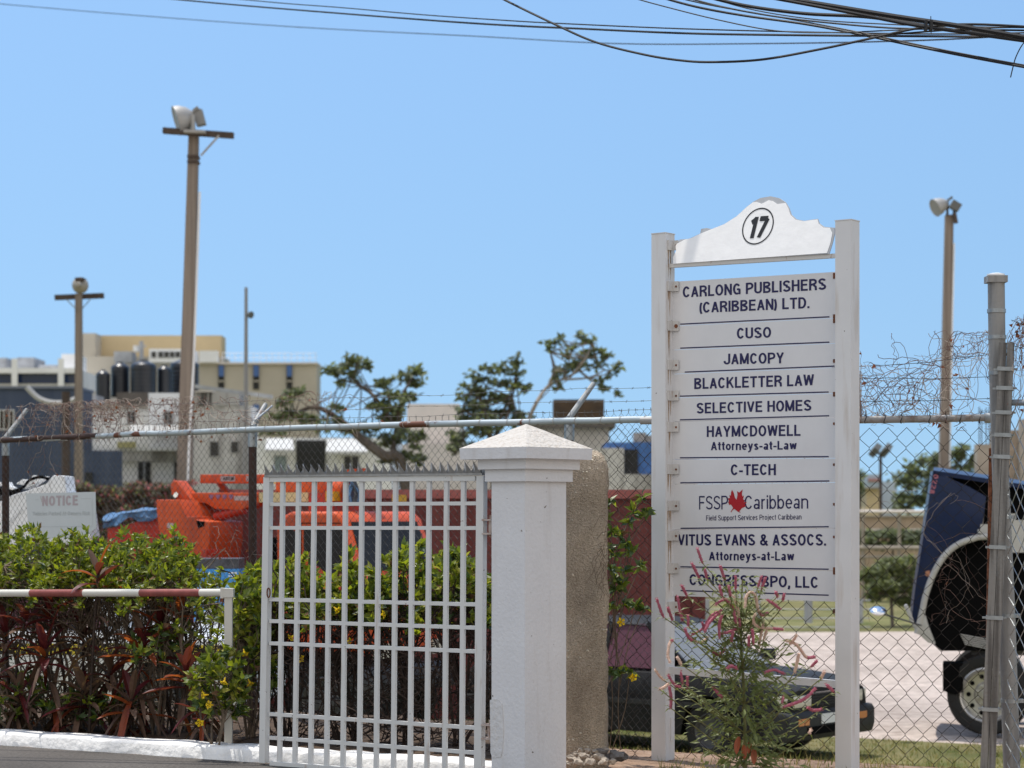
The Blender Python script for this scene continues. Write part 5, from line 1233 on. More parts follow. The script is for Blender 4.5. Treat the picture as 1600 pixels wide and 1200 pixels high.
# the big one
t, a, f = pole('tallest floodlight pole with dark crossarm, rising behind the orange loader', (303, 208), (-.0, 0, 288.5, 760), 46, 15, 26)
k = 46 / FPX
mb = MB(); mb.bar(W(255, 204, 45.75), W(365, 212, 45.75), .18, 8.5 * k); mb.build('crossarm', M_arm, t, smooth=False)
mb = MB(); mb.bar(W(288, 206, 45.6), W(322, 207, 45.6), .3, .05); mb.tube([W(302, 205, 45.7), W(301, 180, 45.7)], .05, 8); o = mb.build('yoke', M_lamp, t)
mb = MB(); bell(mb, W(304, 181, 45.9), (-1, -.25, -.32), 23 * k, 29 * k); mb.build('reflector', M_lamp, t)
mb = MB(); q = W(313, 184, 45.9); mb.bar(W(309, 173, 45.9), W(315, 196, 45.9), .24, 14 * k, up=(1, 0, 0)); mb.bar(W(302, 174, 45.8), W(310, 168, 45.8), .12, .06); mb.build('ballast_box', mat('grey_ballast', (.24, .235, .225), .6), t, smooth=False)
mb = MB(); mb.tube([W(342, 212, 45.6), W(314, 243, 45.7)], .022, 6); mb.build('brace', M_lamp, t)
mb = MB()
for y in (246, 254): p = W(302.5, y, 46); mb.box((p.x - 8.6 * k, 45.85, p.z - .03), (p.x + 8.6 * k, 46.15, p.z + .03))
mb.build('strap', M_arm, t, smooth=False)
mb = MB(); mb.tube([W(312, 300, 45.75), W(308, 420, 45.72), W(303, 560, 45.68), W(295, 700, 45.65), W(293, 760, 45.6)], .025, 5); mb.build('conduit', M_whiteb, t)
# small left
t, a, f = pole('small floodlight pole at far left with a round lamp seen from behind', (123, 459), (0, 0, 123.5, 770), 62, 10, 14); k = 62 / FPX
mb = MB(); mb.bar(W(86, 465, 62.2), W(162, 462, 62.2), .16, 8 * k); mb.build('crossarm', M_arm, t, smooth=False)
mb = MB(); bell(mb, W(123, 446, 61.7), (0, .93, .1), 12.5 * k, 12 * k); mb.lathe([(3 * k, -.12), (5 * k, 0)], 16, Matrix.Translation(W(123, 445, 61.6)) @ Matrix.Rotation(R(-90), 4, 'X')); mb.build('reflector', mat('tan_lamp_housing', (.34, .31, .27), .6), t)
mb = MB(); pbox(mb, 117, 130, 433.5, 438.5, 61.6, .5); mb.build('hood', M_arm, t, smooth=False)
mb = MB(); mb.tube([W(104, 468, 62), W(120, 484, 61.8)], .015, 5); mb.tube([W(141, 468, 62), W(127, 484, 61.8)], .015, 5); mb.build('brace', M_lampd, t)
# right
t, a, f = pole('floodlight pole right of the directory board, behind the blue truck', (1483, 336), (0, 0, 1476, 720), 52, 12, 18.5); k = 52 / FPX
mb = MB(); bell(mb, W(1480, 316, 51.9), (-.8, -.25, -.38), 14 * k, 23 * k); mb.build('reflector', M_lamp, t)
mb = MB(); mb.bar(W(1486, 318, 51.8), W(1499, 326, 51.8), .2, 13 * k); mb.bar(W(1481, 313, 51.7), W(1488, 308, 51.7), .08, .06); mb.build('ballast_box', M_lampd, t, smooth=False)
mb = MB(); mb.tube([W(1480, 337, 51.9), W(1481, 315, 51.9)], .03, 6); mb.tube([W(1490, 337, 51.9), W(1491, 325, 51.9)], .03, 6); mb.bar(W(1491, 333, 51.8), W(1494, 349, 51.8), .1, .08); mb.build('yoke', M_arm, t)
mb = MB(); mb.tube([W(1491, 380, 51.8), W(1487, 560, 51.75), W(1484, 730, 51.7)], .02, 5); mb.build('conduit', M_whiteb, t)
# thin mast with small lamp, double lamp, dark pole
t = thing('lamp_mast', 'thin grey mast with one small lamp near its top', 'pole', W(384, 860, 68)); k = 68 / FPX
mb = MB(); p = W(384.5, 449, 68); mb.tube([Vector((p.x - .02, 68, -.9)), W(384.5, 500, 68), p], [.10, .055, .05], 8); mb.build('shaft', mat('grey_mast', (.26, .25, .25), .6), t)
mb = MB(); bell(mb, W(387, 491, 67.9), (.75, -.6, -.2), 5.5 * k, 8 * k); mb.build('lamp', M_lampd, t)
t = thing('double_lamp_pole', 'slim dark pole with two square floodlights seen right of the board', 'pole', W(1376, 840, 70)); k = 70 / FPX
mb = MB(); p = W(1376, 707, 70); mb.tube([Vector((p.x, 70, -.9)), p], .05, 8); mb.tube([W(1368, 708, 70), W(1384, 708, 70)], .04, 6); mb.build('shaft', M_arm, t)
for x in (1367.5, 1384.5): mb = MB(); mb.bar(W(x - 5, 709, 69.9), W(x + 5, 698, 69.6) - Vector((10 * k, 0, 0)) * 0, .2, .28, up=(0, 1, 0)); mb.build('lamp', M_lampd, t, smooth=False)
mb = MB(); p = W(103, 612, 60); mb.tube([Vector((p.x, 60, -.9)), p], .12, 8); tag(mb.build('dark_pole', M_arm, O=(p.x, 60, -.9)), 'short dark timber pole in front of the navy warehouse', 'pole')

# ------------------------------------------------------------------ trees
M_t1 = mat('tree_leaf', (.13, .155, .08), .55, var=.3, scale=2, trans=.25); M_t2 = mat('tree_leaf_light', (.19, .22, .095), .55, var=.3, scale=2, trans=.35); M_t3 = mat('tree_leaf_deep', (.08, .10, .055), .6, var=.3, scale=2, trans=.15)
M_bark = mat('tree_bark', (.10, .08, .065), .95, var=.35, scale=4); M_barkp = mat('pale_branch', (.24, .205, .17), .9, var=.25, scale=4)
def tree(label, Y, limbs, clumps, seed, dens=1.0, ls=.16, bark=None, cat='tree', name='leafy_tree', mats=None, ws=(4, 3, 3)):
    random.seed(seed); b = W(limbs[0][0][0], 870, Y); t = thing(name, label, cat, (b.x, Y, -.8), 'trees behind the yard'); tr, cr = MB(), MB(); k = Y / FPX
    for pts in limbs:
        w = pts[0][2]; q = []
        for i, p in enumerate(pts): q.append(W(p[0], p[1], Y + rnd(-.4, .4)))
        if pts is limbs[0]: q[0].z = -1.05
        sp = smoothpath(q, 4); n = len(sp); tr.tube(sp, [lerp(w, pts[-1][2], i / (n - 1)) * k / 2 for i in range(n)], 7)
    for (x, y, rx, ry) in clumps:
        c = W(x, y, Y + rnd(-1.2, 1.2) * rx * k); rx *= .98; ry *= 1.0; n = int(rx * ry * .50 * dens * (.16 / ls) ** 1.5) + 8
        subc = [Vector((rnd(-.85, .85), rnd(-.8, .8), rnd(-.75, .85))) for q in range(5)]
        for q in subc: e_ = c + Vector((q.x * rx * k, q.y * rx * k, q.z * ry * k)); tr.tube([c + Vector((0, 0, -ry * k * .6)), c.lerp(e_, .5), e_], [.9 * k, .6 * k, .25 * k], 4)
        for j in range(n):
            v = random.choice(subc) + Vector((random.gauss(0, .25), random.gauss(0, .25), random.gauss(0, .2)))
            p = c + Vector((v.x * rx * k, v.y * rx * k, v.z * ry * k)); d = Vector((rnd(-1, 1), rnd(-1, 1), rnd(-.4, .9)))
            cr.leaf(p, d, (rnd(-.7, .7), rnd(-.9, .4), rnd(.1, 1)), ls * rnd(.7, 1.4), ls * rnd(.5, .8), .25, .2, pick(ws))
        for j in range(3):
            l = random.choice(limbs); e = W(*l[random.randint(len(l) // 2, len(l) - 1)][:2], Y)
            if (e - c).length < 75 * k: tr.tube([e, e.lerp(c, .6) + Vector((0, 0, -.08)), c + Vector((rnd(-1, 1) * rx * k * .5, 0, rnd(-.3, .5) * ry * k))], [2.6 * k / 2, 1.8 * k / 2, .8 * k / 2], 5)
    tr.build('trunk', bark or M_bark, t); cr.build('crown', mats or [M_t1, M_t2, M_t3], t, smooth=False)
tree('spreading tree with a long limb reaching left to a flat leaf tuft against the sky', 57,
     [[(662, 780, 22), (630, 735, 18), (600, 712, 15), (570, 690, 13), (545, 668, 10), (515, 645, 8), (490, 636, 6), (462, 645, 4)], [(612, 715, 10), (618, 680, 9), (622, 650, 7), (630, 615, 5), (645, 590, 3)], [(618, 665, 7), (600, 640, 5), (584, 618, 5), (565, 603, 4), (550, 592, 3)]],
     [(518, 580, 16, 7), (535, 574, 16, 8), (558, 566, 15, 9), (566, 572, 14, 9), (545, 588, 14, 7), (538, 598, 8, 5), (600, 605, 11, 10), (608, 596, 9, 8), (640, 592, 14, 9), (655, 580, 12, 8), (650, 602, 12, 9), (625, 618, 22, 9), (608, 636, 20, 11), (590, 640, 14, 8), (640, 625, 16, 10), (622, 650, 16, 10), (600, 658, 18, 9), (455, 618, 14, 8), (446, 632, 12, 8), (470, 612, 7, 6), (432, 652, 16, 9), (460, 650, 18, 8), (425, 676, 20, 6), (480, 655, 20, 7), (500, 668, 18, 7), (520, 660, 14, 7), (540, 672, 18, 7), (525, 640, 9, 7), (560, 668, 18, 8), (580, 676, 14, 9), (600, 690, 20, 12), (625, 680, 20, 13), (650, 690, 16, 13), (640, 710, 20, 12), (612, 722, 16, 9), (655, 722, 12, 8)], 201, 1.25)
tree('rounded open tree rising left of the pillar cap', 58,
     [[(770, 770, 13), (772, 720, 11), (765, 680, 9), (755, 640, 6), (745, 610, 4)], [(768, 690, 7), (790, 655, 6), (800, 620, 4), (806, 590, 3)], [(765, 670, 6), (740, 650, 5), (722, 640, 4)]],
     [(730, 605, 14, 7), (745, 590, 14, 8), (765, 580, 14, 8), (785, 575, 12, 7), (808, 566, 7, 10), (805, 582, 12, 8), (730, 622, 16, 6), (752, 612, 18, 8), (778, 600, 16, 8), (802, 604, 14, 8), (820, 608, 8, 7), (725, 640, 12, 7), (745, 635, 18, 9), (770, 628, 20, 9), (795, 628, 16, 9), (755, 655, 20, 10), (780, 650, 20, 10), (805, 648, 14, 10), (720, 660, 15, 9), (740, 672, 18, 10), (765, 675, 18, 9), (715, 685, 14, 12), (712, 705, 10, 12), (815, 660, 14, 10), (725, 700, 12, 10)], 202, 1.15)
tree('sparse see-through tree on slanting pale limbs, right of the pillar cap', 56,
     [[(785, 780, 9), (805, 715, 8), (820, 670, 8), (838, 630, 7), (855, 605, 6), (880, 592, 5), (905, 580, 3)], [(855, 607, 5), (865, 580, 4), (860, 550, 3)], [(890, 590, 4), (915, 560, 3), (925, 535, 2)], [(880, 593, 4), (920, 590, 4), (945, 578, 2)]],
     [(866, 536, 11, 5), (878, 530, 9, 4), (860, 546, 6, 5), (908, 524, 7, 5), (922, 536, 10, 5), (938, 548, 10, 5), (895, 542, 9, 5), (915, 552, 12, 5), (948, 560, 10, 5), (963, 574, 9, 6), (938, 572, 9, 5), (905, 570, 14, 7), (888, 572, 10, 7), (872, 578, 8, 7), (868, 592, 7, 7), (872, 606, 6, 6), (938, 596, 6, 4), (945, 606, 12, 4), (962, 618, 6, 3), (955, 588, 6, 4), (925, 558, 6, 4), (885, 556, 6, 4)], 203, 1.15, bark=M_barkp)
tree('dense dark green tree behind the blue truck', 76, [[(1490, 800, 12), (1492, 760, 9), (1490, 730, 5)]],
     [(1425, 770, 25, 24), (1440, 745, 22, 18), (1462, 728, 24, 16), (1495, 722, 20, 18), (1515, 725, 16, 18), (1450, 775, 26, 22), (1480, 765, 24, 22), (1510, 765, 18, 22), (1425, 735, 14, 10), (1412, 790, 20, 14), (1505, 705, 9, 8), (1440, 720, 12, 8)], 204, 1.7, ls=.2)
tree('round bright bush at the far side of the yard, by the truck bumper', 49, [[(1395, 955, 6), (1392, 930, 5), (1390, 905, 3)]],
     [(1365, 900, 18, 14), (1390, 890, 22, 14), (1415, 890, 18, 16), (1375, 920, 22, 16), (1405, 915, 22, 18), (1425, 925, 16, 16), (1360, 935, 14, 8), (1405, 940, 20, 8), (1385, 880, 12, 6)], 205, 2.6, ls=.11, cat='bush', name='round_bush', ws=(3, 5, 1))
for i, (x, lb) in enumerate(((1350, 'clipped dark hedge plant right beside the board post, below the boundary wall'), (1395, 'clipped dark hedge plant in the middle below the boundary wall'), (1440, 'clipped dark hedge plant below the boundary wall next to the blue truck'))):
    tree(lb, 63, [[(x, 880, 4), (x, 850, 3)]], [(x - 12, 840, 18, 10), (x + 12, 840, 18, 10), (x, 834, 16, 6), (x - 8, 850, 16, 8), (x + 10, 852, 16, 8)], 210 + i, 2.4, ls=.12, cat='hedge plant', name='hedge_plant', ws=(3, 1, 3))
tree('slim dark tree trunk cut off by the right board post', 80, [[(1338, 840, 14), (1340, 780, 12), (1338, 735, 8)]], [(1335, 740, 14, 12), (1340, 765, 10, 20)], 215, 1.0, ls=.2)
M_bg1 = mat('pink_bract', (.42, .13, .15), .8, var=.3, scale=4, trans=.3); M_bg2 = mat('dusty_leaf', (.09, .085, .05), .8, var=.3, scale=4, trans=.2); M_bg3 = mat('brown_stem_leaf', (.10, .07, .055), .9, var=.3, scale=4)
for i, (x, w, lb) in enumerate(((120, 40, 'bougainvillea bush with few pink bracts at the left, behind the notice'), (178, 42, 'bougainvillea bush in the middle with pink bracts, below the navy wall'), (245, 46, 'bougainvillea bush with most pink bracts, below the white house door'))):
    random.seed(300 + i); cl = []
    for q in range(9): cl.append((x + rnd(-w, w), 770 + rnd(-9, 12), 18, 9))
    for q in range(14): cl.append((x + rnd(-w, w), rnd(785, 845), 18, 12))
    tree(lb, 45, [[(x, 860, 5), (x - 6, 830, 4), (x - 12, 790, 2)], [(x, 850, 4), (x + 12, 800, 2)]], cl, 220 + i, 1.25, ls=.085, cat='bush', name='bougainvillea_bush', mats=[M_bg1, M_t2, M_bg2, M_bg3], ws=((1.2, 1.8, 4, 4), (1.8, 1.4, 4, 4), (2.4, 1.2, 4, 3.5))[i])

# ------------------------------------------------------------------ overhead wires
M_cable = mat('black_cable', (.012, .012, .014), .5)
def wire(label, pts, r, cat='cable', k=6):
    """pts (px, py, Y)"""
    mb = MB(); p = smoothpath([W(*q) for q in pts], k)
    d0, d1 = (p[0] - p[2]).normalized(), (p[-1] - p[-3]).normalized()
    head = [p[0] + d0 * 14, p[0] + d0 * 5 - Vector((0, 0, .03))]
    if r > .0042: p = (head if pts[0][1] < 7 else []) + p + ([p[-1] + d1 * 4, p[-1] + d1 * 9] if pts[-1][0] > 1600 else [])
    mb.tube(p, r, 6); o = mb.build('overhead_cable', M_cable, O=p[0])
    tag(o, label, cat, 'overhead cables across the street')
wire('thick black cable dipping in a slack loop below the bundle at top right', [(760, -18, 15.5), (785, -2, 15.4), (867, 38, 15), (931, 66, 14.8), (1005, 85, 14.6), (1060, 94, 14.5), (1111, 97, 14.4), (1191, 93, 14.3), (1281, 77, 14.2), (1356, 61, 14.1), (1441, 43, 14.0), (1520, 38, 13.9), (1640, 44, 13.8)], .0085)
wire('thickest black cable along the top edge of the bundle', [(1180, -10, 14.2), (1290, 8, 14.1), (1400, 26, 14), (1500, 41, 13.9), (1600, 58, 13.8), (1680, 72, 13.7)], .017)
wire('second thick cable just under the top one', [(1080, -12, 14.5), (1160, 8, 14.4), (1255, 21, 14.3), (1350, 26, 14.2), (1420, 36, 14.1), (1510, 50, 14), (1620, 62, 13.9)], .012)
wire('paired cable that leaves the bundle downwards to the right edge', [(1020, -8, 15), (1085, 10, 14.9), (1160, 24, 14.8), (1260, 38, 14.6), (1345, 54, 14.4), (1430, 72, 14.2), (1520, 90, 14), (1640, 112, 13.8)], .0085)
wire('thin twin running just above the cable that leaves the bundle downwards', [(1040, -8, 15.1), (1110, 8, 15), (1190, 22, 14.9), (1290, 40, 14.7), (1350, 52, 14.5), (1430, 69, 14.3), (1520, 87, 14.1), (1640, 109, 13.9)], .005)
wire('straight black cable crossing the whole sky from upper left', [(180, -10, 24), (350, 6, 22.5), (520, 20, 20.5), (690, 33, 18.5), (800, 40, 17.4), (900, 44.5, 16.8), (1069, 52, 15.8), (1250, 55, 15), (1494, 57, 14.2), (1640, 58, 13.8)], .0085)
wire('thin cable just above the straight one, from upper left', [(260, -12, 24), (430, 4, 22), (535, 12, 20.5), (660, 23, 18.8), (800, 32.5, 17.4), (883, 37, 16.8), (1069, 45, 15.8), (1308, 51, 14.8), (1494, 53, 14.2), (1640, 50, 13.8)], .0055)
wire('pale blurred cable lowest of those crossing from the left edge', [(-60, 0, 40), (0, 6, 39), (200, 23, 37), (460, 42, 34), (750, 57, 30), (960, 68, 26), (1200, 68, 22), (1441, 63, 18), (1640, 52, 16)], .007)
wire('thin cable slanting into the bundle from the middle of the top edge', [(980, -6, 15), (1030, 8, 14.9), (1122, 31, 14.7), (1212, 48, 14.5), (1300, 51, 14.3), (1400, 47, 14.1), (1480, 44, 14)], .0045)
wire('cable between the second thick one and the straight one', [(1050, -10, 15.2), (1130, 11, 15), (1220, 27, 14.8), (1320, 38, 14.5), (1400, 44, 14.2), (1500, 46, 14), (1640, 48, 13.8)], .0065)
wire('thin cable running almost level through the middle of the bundle', [(1100, -6, 15.4), (1180, 16, 15.1), (1280, 31, 14.7), (1390, 38, 14.3), (1480, 41, 14.1), (1640, 44, 13.8)], .0045)
wire('cable hugging the underside of the thick bundle at the right edge', [(1240, 3, 14.1), (1340, 22, 14), (1420, 38, 13.95), (1500, 50, 13.9), (1600, 64, 13.8), (1680, 74, 13.7)], .011)
wire('short cable end dangling from the bundle at the right edge', [(1606, 60, 13.9), (1596, 72, 13.9), (1587, 90, 13.9), (1582, 108, 13.9), (1579, 121, 13.9)], .004)
wire('slender cable rising out of the bundle to the right edge', [(1330, 56, 14.2), (1400, 53, 14.1), (1480, 47, 14), (1560, 43, 13.9), (1660, 42, 13.8)], .006)
mb = MB(); p = W(1450, 40, 13.92); mb.box((p.x - .022, p.y - .03, p.z - .035), (p.x - .008, p.y + .03, p.z + .03)); mb.box((p.x + .01, p.y - .03, p.z - .03), (p.x + .026, p.y + .03, p.z + .03)); mb.tube([p + Vector((.02, 0, -.05)), p + Vector((.018, 0, .06))], .003, 5)
tag(mb.build('cable_clamp', M_cable, O=p, smooth=False), 'small black clamp gripping the thick cables near the right edge', 'clamp')
# ================================================================== VEHICLES AND YARD THINGS
M_tyre = mat('tyre_rubber', (.018, .018, .018), .85, bump=.3, bscale=40)
M_chrome = mat('chrome', (.75, .76, .78), .14, metal=1.0)
M_alu = mat('dull_aluminium', (.55, .535, .51), .3, metal=.75, var=.15, scale=12)
M_blackp = mat('black_car_paint', (.018, .018, .019), .6, coat=.0, spec=.16, var=.3, scale=4)
M_dusty = mat('dusty_black_plastic', (.028, .028, .03), .6, var=.3, scale=8)
M_whitep = mat('white_car_paint', (.72, .73, .74), .3, coat=.5, var=.04, scale=3)
M_lens = mat('cream_headlamp', (.62, .58, .48), .15, coat=.6); M_amber = mat('amber_lens', (.55, .20, .04), .25, coat=.5)
M_blackin = mat('dark_interior', (.005, .005, .0055), .95, spec=.05)
def glassmat(name, tint, refl=.12):
    m = bpy.data.materials.new(name); m.use_nodes = True; n = m.node_tree.nodes; L = m.node_tree.links; n.remove(n['Principled BSDF'])
    tr = n.new('ShaderNodeBsdfTransparent'); tr.inputs[0].default_value = (*tint, 1); gl = n.new('ShaderNodeBsdfGlossy'); gl.inputs['Roughness'].default_value = .03
    fr = n.new('ShaderNodeLayerWeight'); fr.inputs[0].default_value = .25; mr = n.new('ShaderNodeMath'); mr.operation = 'MULTIPLY_ADD'; mr.inputs[1].default_value = .16 + refl; mr.inputs[2].default_value = .02 + refl * .3
    L.new(fr.outputs['Facing'], mr.inputs[0]); mx = n.new('ShaderNodeMixShader'); L.new(mr.outputs[0], mx.inputs[0]); L.new(tr.outputs[0], mx.inputs[1]); L.new(gl.outputs[0], mx.inputs[2]); L.new(mx.outputs[0], n['Material Output'].inputs[0]); return m
M_glass = glassmat('tinted_car_glass', (.62, .58, .60), .0); M_pinkglass = glassmat('pinkish_window_glass', (.45, .38, .42), .0)  # side and rear panes get a pink diffuse colour mixed in below
M_ws = glassmat('car_windscreen_glass', (.72, .73, .73), .02)  # grey diffuse mixed in below paints a pale sky reflection on the screen
M_glassk = glassmat('dark_cab_glass', (.10, .11, .12), .16)
for M_f_, col_, k_ in ((M_pinkglass, (.20, .085, .115, 1), .55), (M_ws, (.33, .35, .38, 1), .42)):
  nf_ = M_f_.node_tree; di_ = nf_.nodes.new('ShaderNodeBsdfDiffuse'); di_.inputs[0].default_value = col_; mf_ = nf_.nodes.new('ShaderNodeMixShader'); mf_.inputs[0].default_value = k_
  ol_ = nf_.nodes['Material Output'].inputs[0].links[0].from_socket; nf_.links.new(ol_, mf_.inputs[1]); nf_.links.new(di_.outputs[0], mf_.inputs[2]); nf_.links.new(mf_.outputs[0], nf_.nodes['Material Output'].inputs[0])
def soften(o, w=.02, seg=2, ang=30):
    bm = bmesh.new(); bm.from_mesh(o.data); bmesh.ops.remove_doubles(bm, verts=bm.verts, dist=1e-4); bmesh.ops.recalc_face_normals(bm, faces=bm.faces)
    es = [e for e in bm.edges if len(e.link_faces) == 2 and e.calc_face_angle(0) > R(ang)]
    bmesh.ops.bevel(bm, geom=es, offset=w, segments=seg, affect='EDGES', profile=.6, clamp_overlap=True)
    for f in bm.faces: f.smooth = True
    bm.to_mesh(o.data); bm.free(); o.data.set_sharp_from_angle(angle=R(40)); return o
class Fr:                   # vehicle frame: x forward, y to its left, z up
    def __init__(s, o, yaw): s.o = Vector(o); s.f = Vector((math.cos(yaw), math.sin(yaw), 0)); s.l = Vector((-s.f.y, s.f.x, 0))
    def __call__(s, x, y, z): return s.o + s.f * x + s.l * y + Vector((0, 0, z))
def vbox(mb, F_, x0, x1, y0, y1, z0, z1, mi=None):
    mb.hexa([F_(x0, y0, z0), F_(x1, y0, z0), F_(x1, y1, z0), F_(x0, y1, z0), F_(x0, y0, z1), F_(x1, y0, z1), F_(x1, y1, z1), F_(x0, y1, z1)], mi)
def vprism(mb, F_, poly, y0, y1, mi=None): mb.prism([F_(x, y0, z) for x, z in poly], [F_(x, y1, z) for x, z in poly], mi)
def wheel(root, F_, x, y, r, w, rim=M_alu, steer=0, hubr=.62, holes=0, side=-1):
    """side -1: outer face towards the vehicle's right"""
    ax = (F_.l * side); ax = Matrix.Rotation(steer, 3, 'Z') @ ax; q = ax.to_track_quat('Z', 'Y').to_matrix().to_4x4(); M = Matrix.Translation(F_(x, y, r)) @ q; h = w / 2; R_ = r * hubr
    mb = MB(); mb.lathe([(R_, -h * .9), (r * .9, -h), (r * .985, -h * .8), (r, -h * .4), (r * .992, -h * .36), (r, -h * .3), (r, h * .3), (r * .992, h * .36), (r, h * .4), (r * .985, h * .8), (r * .93, h), (r * .8, h * 1.02), (R_ * 1.06, h * .95), (R_, h * .85)], 40, M, cap=False)
    t = mb.build('tyre', M_tyre, root); mb = MB()
    mb.lathe([(R_ * .999, -h * .8), (R_ * .999, h * .84), (R_ * .95, h * .9), (R_ * .90, h * .8), (R_ * .84, h * .45), (R_ * .5, h * .38), (R_ * .42, h * .6), (R_ * .22, h * .62), (R_ * .2, h * .85), (.005, h * .88)], 32, M)
    if holes:
        for k in range(holes):
            a = 2 * math.pi * k / holes; c = M @ Vector((R_ * .68 * math.cos(a), R_ * .68 * math.sin(a), h * .40)); d = ax
            mb.tube([c, c + d * .012], R_ * .085, 10, mi=1)
            a += math.pi / holes; c = M @ Vector((R_ * .36 * math.cos(a), R_ * .36 * math.sin(a), h * .58)); mb.tube([c, c + d * .03], R_ * .05, 6)
    mb.build('rim', [rim, M_blackin], root, parent=t); return t
def car(root, F_, L, W_, H, paint, zb=.24, hood=.80, belt=.90, trunk=.90, wx=(.82, 3.38), r=.30, gh=(.72, 1.22, 2.42, 3.12), rimm=mat('dull_steel_rim', (.10, .10, .105), .5, metal=.4), belt_only=False):
    w = W_ / 2; st = []
    xs = sorted(set([0, .03, .1, .3] + [round(wx[0] + d, 3) for d in (-.37, -.345, -.3, -.2, -.1, 0, .1, .2, .3, .345, .37)] + [round(wx[1] + d, 3) for d in (-.37, -.345, -.3, -.2, -.1, 0, .1, .2, .3, .345, .37)] + [1.4, 1.9, 2.4, 2.8, 3.0, L - .3, L - .1, L - .03, L]))
    def top(x):
        if x < gh[0]: return lerp(trunk - .04, trunk, x / gh[0])
        if x < gh[3]: return belt
        return lerp(belt, hood, ((x - gh[3]) / (L - gh[3])) ** 1.4)
    vs = []; fs = []
    for x in xs:
        b = zb
        for c in wx:
            d = abs(x - c)
            if d < .348: b = max(b, r + math.sqrt(max(0, .35 ** 2 - d * d)) * 1.0)
        nose = min(1, (L - x) / .25 + .0) if x > L - .25 else (min(1, x / .2) if x < .2 else 1); k = .90 + .10 * math.sqrt(max(0, nose)); t = top(x) - (1 - nose) * .05
        ww = w * k; m = max(b + .02, .56)
        vs += [F_(x, -ww * .97, b), F_(x, -ww, min(m, t - .16)), F_(x, -ww * .985, t - .14), F_(x, -ww * .93, t - .035), F_(x, -ww * .8, t), F_(x, 0, t + .02), F_(x, ww * .8, t), F_(x, ww * .93, t - .035), F_(x, ww * .985, t - .14), F_(x, ww, min(m, t - .16)), F_(x, ww * .97, b)]
    n = 11
    for i in range(len(xs) - 1):
        for k in range(n - 1): fs.append((i * n + k, (i + 1) * n + k, (i + 1) * n + k + 1, i * n + k + 1))
    fs += [tuple(range(n)), tuple(range((len(xs) - 1) * n, len(xs) * n))[::-1]]
    mb = MB(); mb.add(vs, fs); o = mb.build('body', paint, root, ang=28); clean(o)
    mb = MB(); vbox(mb, F_, .35, L - .35, -w * .78, w * .78, zb - .02, .5); mb.build('underbody', M_blackin, root, smooth=False)
    # greenhouse: panes between pillars, roof on top
    zt = H - .05; bw, tw = w * .89, w * .68; a0, a1, a2, a3 = gh; zb_ = belt + .005
    B = {'rb': (a0, zb_ - .02), 'rt': (a1, zt), 'ft': (a2, zt), 'fb': (a3, zb_)}
    def pane(name, pts, m=M_pinkglass):
        mb = MB(); q = [F_(*p) for p in pts]; nn = (q[1] - q[0]).cross(q[2] - q[0]).normalized() * .004; mb.prism(q, [p + nn for p in q]); o = mb.build(name, m, root, smooth=False); clean(o)
    for s in (-1, 1):
        mid = (a1 + a2) / 2 + .12
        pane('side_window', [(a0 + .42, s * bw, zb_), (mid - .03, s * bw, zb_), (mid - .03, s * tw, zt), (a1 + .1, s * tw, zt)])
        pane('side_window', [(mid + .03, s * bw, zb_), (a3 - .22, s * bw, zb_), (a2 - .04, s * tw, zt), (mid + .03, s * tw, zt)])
        for (p, q, ww) in (((a3, s * bw, zb_ - .02), (a2, s * tw, zt + .01), .055), ((mid, s * bw * 1.003, zb_ - .01), (mid, s * tw * 1.005, zt + .01), .05), ((a0 + .30, s * bw, zb_ - .02), (a1 + .02, s * tw, zt + .01), .16)):
            mb = MB(); mb.bar(F_(*p), F_(*q), ww, .035, up=F_.l * s); mb.build('pillar', paint, root, smooth=False)
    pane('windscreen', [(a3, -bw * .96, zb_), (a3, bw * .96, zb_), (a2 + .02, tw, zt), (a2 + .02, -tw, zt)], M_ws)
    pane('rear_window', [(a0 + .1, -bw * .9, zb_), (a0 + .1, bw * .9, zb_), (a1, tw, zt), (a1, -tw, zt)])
    mb = MB(); vs = []
    for x, dz in ((a1 - .04, -.012), (a1 + .15, .03), ((a1 + a2) / 2, .052), (a2 - .15, .035), (a2 + .05, -.012)):
        vs += [F_(x, -tw * 1.05, zt - .005 + min(dz, 0)), F_(x, -tw * .9, zt + dz * .75 + .004), F_(x, 0, zt + dz + .01), F_(x, tw * .9, zt + dz * .75 + .004), F_(x, tw * 1.05, zt - .005 + min(dz, 0))]
    fs = [(i * 5 + k, i * 5 + k + 1, i * 5 + k + 6, i * 5 + k + 5) for i in range(4) for k in range(4)]; mb.add(vs, fs); o = mb.build('roof', paint, root, ang=50); clean(o)
    mb = MB()
    for y in (-.36, .36):
        vbox(mb, F_, 1.75, 2.3, y - .24, y + .24, .4, .62); mb.hexa([F_(1.7, y - .24, .55), F_(1.85, y - .24, .55), F_(1.85, y + .24, .55), F_(1.7, y + .24, .55), F_(1.45, y - .2, 1.12), F_(1.56, y - .2, 1.14), F_(1.56, y + .2, 1.14), F_(1.45, y + .2, 1.12)])
    vbox(mb, F_, .95, 1.2, -.6, .6, .5, .95); vbox(mb, F_, 2.7, 3.1, -.66, .66, .7, .92); mb.build('seats_and_dash', mat('dusty_grey_trim', (.14, .135, .13), .9), root, smooth=False)
    for x in wx:
        for s in (-1, 1): wheel(root, F_, x, s * (w - .10), r, .19, rimm, side=s)
    return w
